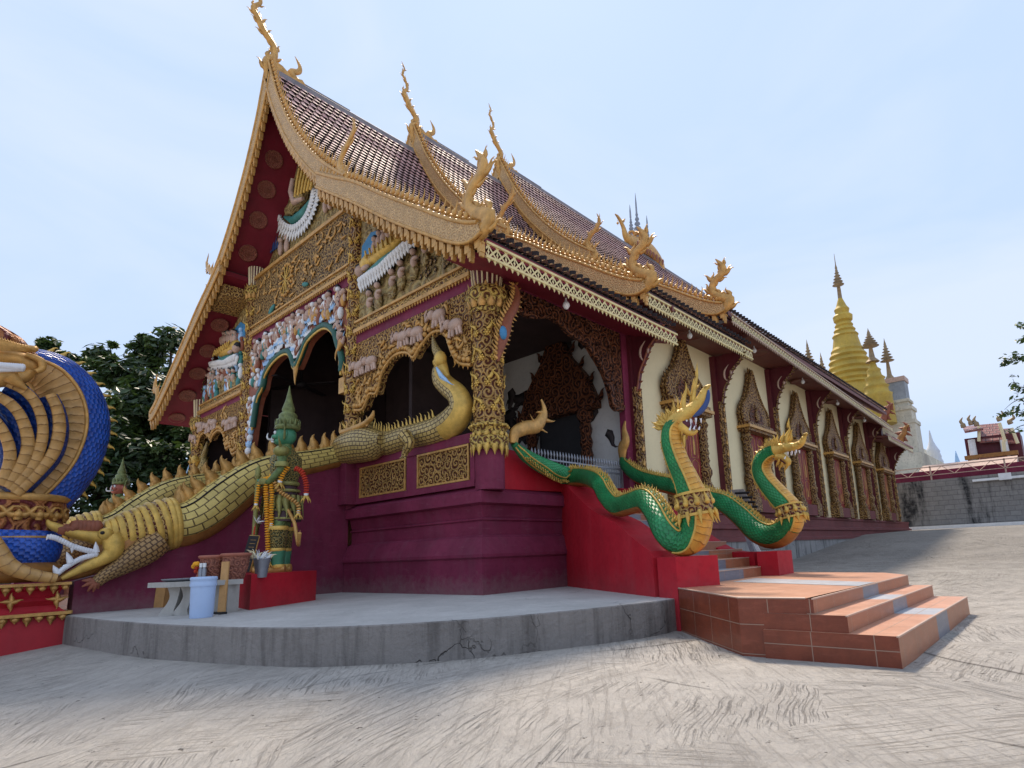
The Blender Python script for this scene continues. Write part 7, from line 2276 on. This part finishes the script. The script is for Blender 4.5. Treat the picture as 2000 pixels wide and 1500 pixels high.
roofq([(1912, 884, 1.5), (1962, 882, 1.5), (1968, 893, -1), (1912, 896, -1)], M_ptile, 'roof')
roofq([(1880, 833, 3), (1908, 830, 3), (1920, 836, -1), (1884, 842, -1)], M_ptile, 'roof')
pvbox(M_burgd, 1890, 1990, 842, 905, .5, 4, 'wall')
for x in (1905, 1968):
    a = q_(x, 905); mb = MB().mat(M_wht); mb.lathe([(0, .32), (q_(x, 858).z - a.z, .28)], a, 10); obj('column', mb, pv)
for (x, y) in ((1882, 835), (1897, 830), (1953, 822), (1974, 828), (1908, 832)):
    P = q_(x, y); mb = MB().mat(M_spire); s_ = -1 if x < 1930 else 1
    mb.tube(spl([tuple(P), tuple(q_(x - 2, y - 6)), tuple(q_(x + 6 * s_, y - 12)), tuple(q_(x + 2 * s_, y - 20))], 4), [.22] * 5 + [.14] * 4 + [.10, .08, .05, .02], 7); obj('finial', mb, pv)
for (xa, ya, xb, yb) in ((1952, 826, 1963, 862), (1976, 836, 1988, 866), (1960, 862, 1962, 882), (1912, 832, 1912, 862)):
    mb = MB().mat(M_cream); mb.tube([on(1, YP - .6, xa, ya), on(1, YP - .6, xb, yb)], .13, 6); obj('bargeboard', mb, pv)
for k, (xa, xb, yt, yb) in enumerate(((1885, 1990, 888, 892), (1885, 1990, 905, 909))): pvbox(M_under, xa, xb, yt, yb, -.6, 0, 'cornice')
for x in (1920, 1948): pvbox(M_under, x, x + 14, 893, 912, -.5, 0, 'window')
P = on(1, 50, 1790, 912); Q = on(1, 50, 1895, 905)
mb = MB().mat(M_pink); mb.prism([(48, P.z - 1.2), (53, P.z + .35), (53, P.z - 1.4)], 'x', P.x, Q.x + 3)
tag(obj('low_roof', mb, None, tuple(P)), 'low pale pink roof just above the block wall', 'roof')

# ------------------------------------------------------------------ trees
def leafmat(name, c1, c2):
    t = NT(name)
    wn = t.n('TexWhiteNoise', {'Vector': t.uv()}, noise_dimensions='2D').outputs['Value']
    c = t.mix(wn, c1, c2)
    t.fin(c, 0.45, 0, None, spec=.5)
    tl = t.n('BsdfTranslucent', {'Color': t.mix(0.5, c, (0.10, 0.16, 0.02))})
    ms = t.n('MixShader', {0: 0.22, 1: t.b.outputs[0], 2: tl.outputs[0]})
    t.t.links.new(ms.outputs[0], t.out.inputs[0])
    return t.m
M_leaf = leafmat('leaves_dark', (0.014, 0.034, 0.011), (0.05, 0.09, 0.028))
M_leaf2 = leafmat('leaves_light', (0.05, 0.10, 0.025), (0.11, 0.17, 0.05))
M_bark = paint('bark', (0.07, 0.055, 0.045), 0.85, 0.3, 3, 0.02, 0, 0.4)
def leaves(mb, c, r, n, size, lr):
    vs = []; fs = []; us = []
    for i in range(n):
        d = V((lr.gauss(0, 1), lr.gauss(0, 1), lr.gauss(0, 1))).normalized()
        p = c + V((d.x * r[0], d.y * r[1], d.z * r[2])) * (lr.random() ** .45)
        a = V((lr.gauss(0, 1), lr.gauss(0, 1), lr.gauss(0, .5))).normalized()
        nn_ = (d * .6 + V((lr.gauss(0, .5), lr.gauss(0, .5), .6))).normalized()
        a = (a - nn_ * a.dot(nn_)).normalized(); b_ = nn_.cross(a)
        s = size * lr.uniform(.6, 1.3)
        k = len(vs)
        vs += [p - a * s, p + b_ * s * .42 + nn_ * s * .1, p + a * s, p - b_ * s * .42 + nn_ * s * .1]
        fs.append((k, k + 1, k + 2, k + 3)); u_ = lr.random() * 50; us.append([(u_, i * .37)] * 4)
    mb.add(vs, fs, us)
def tree(label, base, h, clumps, size, dens=1.0, group=None, light=.25, seed=1, trunk=.45):
    lr = random.Random(seed)
    base = V(base)
    t_ = thing('leafy_tree', label, 'tree', base, group)
    tk = MB().mat(M_bark)
    top = base + V((0, 0, h * .45))
    tk.tube([base, base + V((.2, .1, h * .2)), top], [trunk, trunk * .8, trunk * .6], 10)
    cr_ = MB(); 
    for (c, r) in clumps:
        c = V(c)
        mid = (top + c) / 2 + V((0, 0, .3 * r[2]))
        tk.tube([top, mid, c], [trunk * .45, trunk * .25, .04], 6)
        n = int(dens * 380 * (r[0] * r[1] + r[0] * r[2] + r[1] * r[2]) / 3)
        sub = max(5, int(n / 70))
        for k in range(sub):
            d = V((lr.gauss(0, 1), lr.gauss(0, 1), lr.gauss(0, 1))).normalized()
            q = c + V((d.x * r[0], d.y * r[1], d.z * r[2])) * lr.uniform(.45, 1.0)
            rr = lr.uniform(.18, .34) * min(r)
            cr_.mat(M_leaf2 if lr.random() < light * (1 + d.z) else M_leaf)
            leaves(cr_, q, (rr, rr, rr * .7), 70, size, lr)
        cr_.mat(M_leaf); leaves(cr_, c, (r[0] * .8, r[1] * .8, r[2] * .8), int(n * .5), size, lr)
    obj('trunk', tk, t_); obj('crown', cr_, t_)
    return t_
def fp(px, py, d): return far(px, py, d)
def clump(px, py, d, rp):
    P = fp(px, py, d); r = pm(P, rp); return (P, (r, r, r * .85))
G = 'trees behind the left of the temple'
b0 = fp(310, 1060, 40); b0.z = -.5
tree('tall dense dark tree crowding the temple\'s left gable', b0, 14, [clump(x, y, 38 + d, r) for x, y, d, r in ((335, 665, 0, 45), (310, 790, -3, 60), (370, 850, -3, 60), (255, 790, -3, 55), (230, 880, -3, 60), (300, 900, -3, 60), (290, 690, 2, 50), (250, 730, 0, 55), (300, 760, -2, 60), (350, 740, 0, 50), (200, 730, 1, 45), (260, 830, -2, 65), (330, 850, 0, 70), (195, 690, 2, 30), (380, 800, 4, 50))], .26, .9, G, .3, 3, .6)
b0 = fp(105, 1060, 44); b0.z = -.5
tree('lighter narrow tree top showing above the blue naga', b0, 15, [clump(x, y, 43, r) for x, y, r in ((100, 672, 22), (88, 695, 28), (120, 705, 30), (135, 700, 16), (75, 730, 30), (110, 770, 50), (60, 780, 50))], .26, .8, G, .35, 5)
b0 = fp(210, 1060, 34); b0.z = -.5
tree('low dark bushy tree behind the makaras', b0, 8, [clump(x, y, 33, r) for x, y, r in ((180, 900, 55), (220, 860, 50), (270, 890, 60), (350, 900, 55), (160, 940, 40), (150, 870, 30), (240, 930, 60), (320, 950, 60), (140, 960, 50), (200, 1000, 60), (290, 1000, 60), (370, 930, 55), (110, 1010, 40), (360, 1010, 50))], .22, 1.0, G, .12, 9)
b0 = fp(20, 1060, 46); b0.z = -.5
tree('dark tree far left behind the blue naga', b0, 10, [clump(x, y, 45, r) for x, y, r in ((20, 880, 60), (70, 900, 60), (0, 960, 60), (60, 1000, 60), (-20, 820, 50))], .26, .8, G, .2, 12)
# sparse tree at the right edge
lr = random.Random(21)
rt = thing('sparse_tree', 'sparse leafed branches reaching in from the right edge', 'tree', tuple(V((on(1, 24, 2140, 900).x, 24, .8))))
tk = MB().mat(M_bark)
q_ = lambda x, y: on(1, 24, x, y)
b0 = V((q_(2140, 900).x, 24, .8)); 
tk.tube([b0, V((b0.x, 24, 4)), q_(2130, 800), q_(2120, 700)], [.2, .17, .12, .08], 8)
cr_ = MB().mat(M_leaf2)
for (x0, y0, pts_) in ((2130, 820, ((2060, 790), (2005, 778), (1980, 785), (1962, 800))), (2130, 880, ((2060, 850), (2010, 812), (1975, 805), (1945, 812))), (2125, 760, ((2070, 720), (2020, 700), (1985, 700), (1955, 705))),
                     (2120, 700, ((2060, 680), (2020, 660), (1990, 662))), (2120, 700, ((2050, 640), (2010, 630), (1992, 640))), (2130, 850, ((2080, 800), (2020, 760), (1988, 755), (1978, 740))), (2130, 880, ((2060, 840), (2000, 830), (1970, 850)))):
    P = [tuple(q_(x0, y0))] + [tuple(q_(x, y)) for x, y in pts_]
    s_ = spl(P, 5)
    tk.tube(s_, [max(.008, .05 * (1 - i / len(s_))) for i in range(len(s_))], 6)
    for i in range(int(len(s_) * .35), len(s_)):
        if lr.random() < .75: cr_.mat(M_leaf2 if lr.random() < .5 else M_leaf); leaves(cr_, V(s_[i]) + V((lr.gauss(0, .08), lr.gauss(0, .2), lr.gauss(0, .1))), (.20, .3, .16), lr.randint(6, 16), .12, lr)
obj('trunk', tk, rt); obj('crown', cr_, rt)
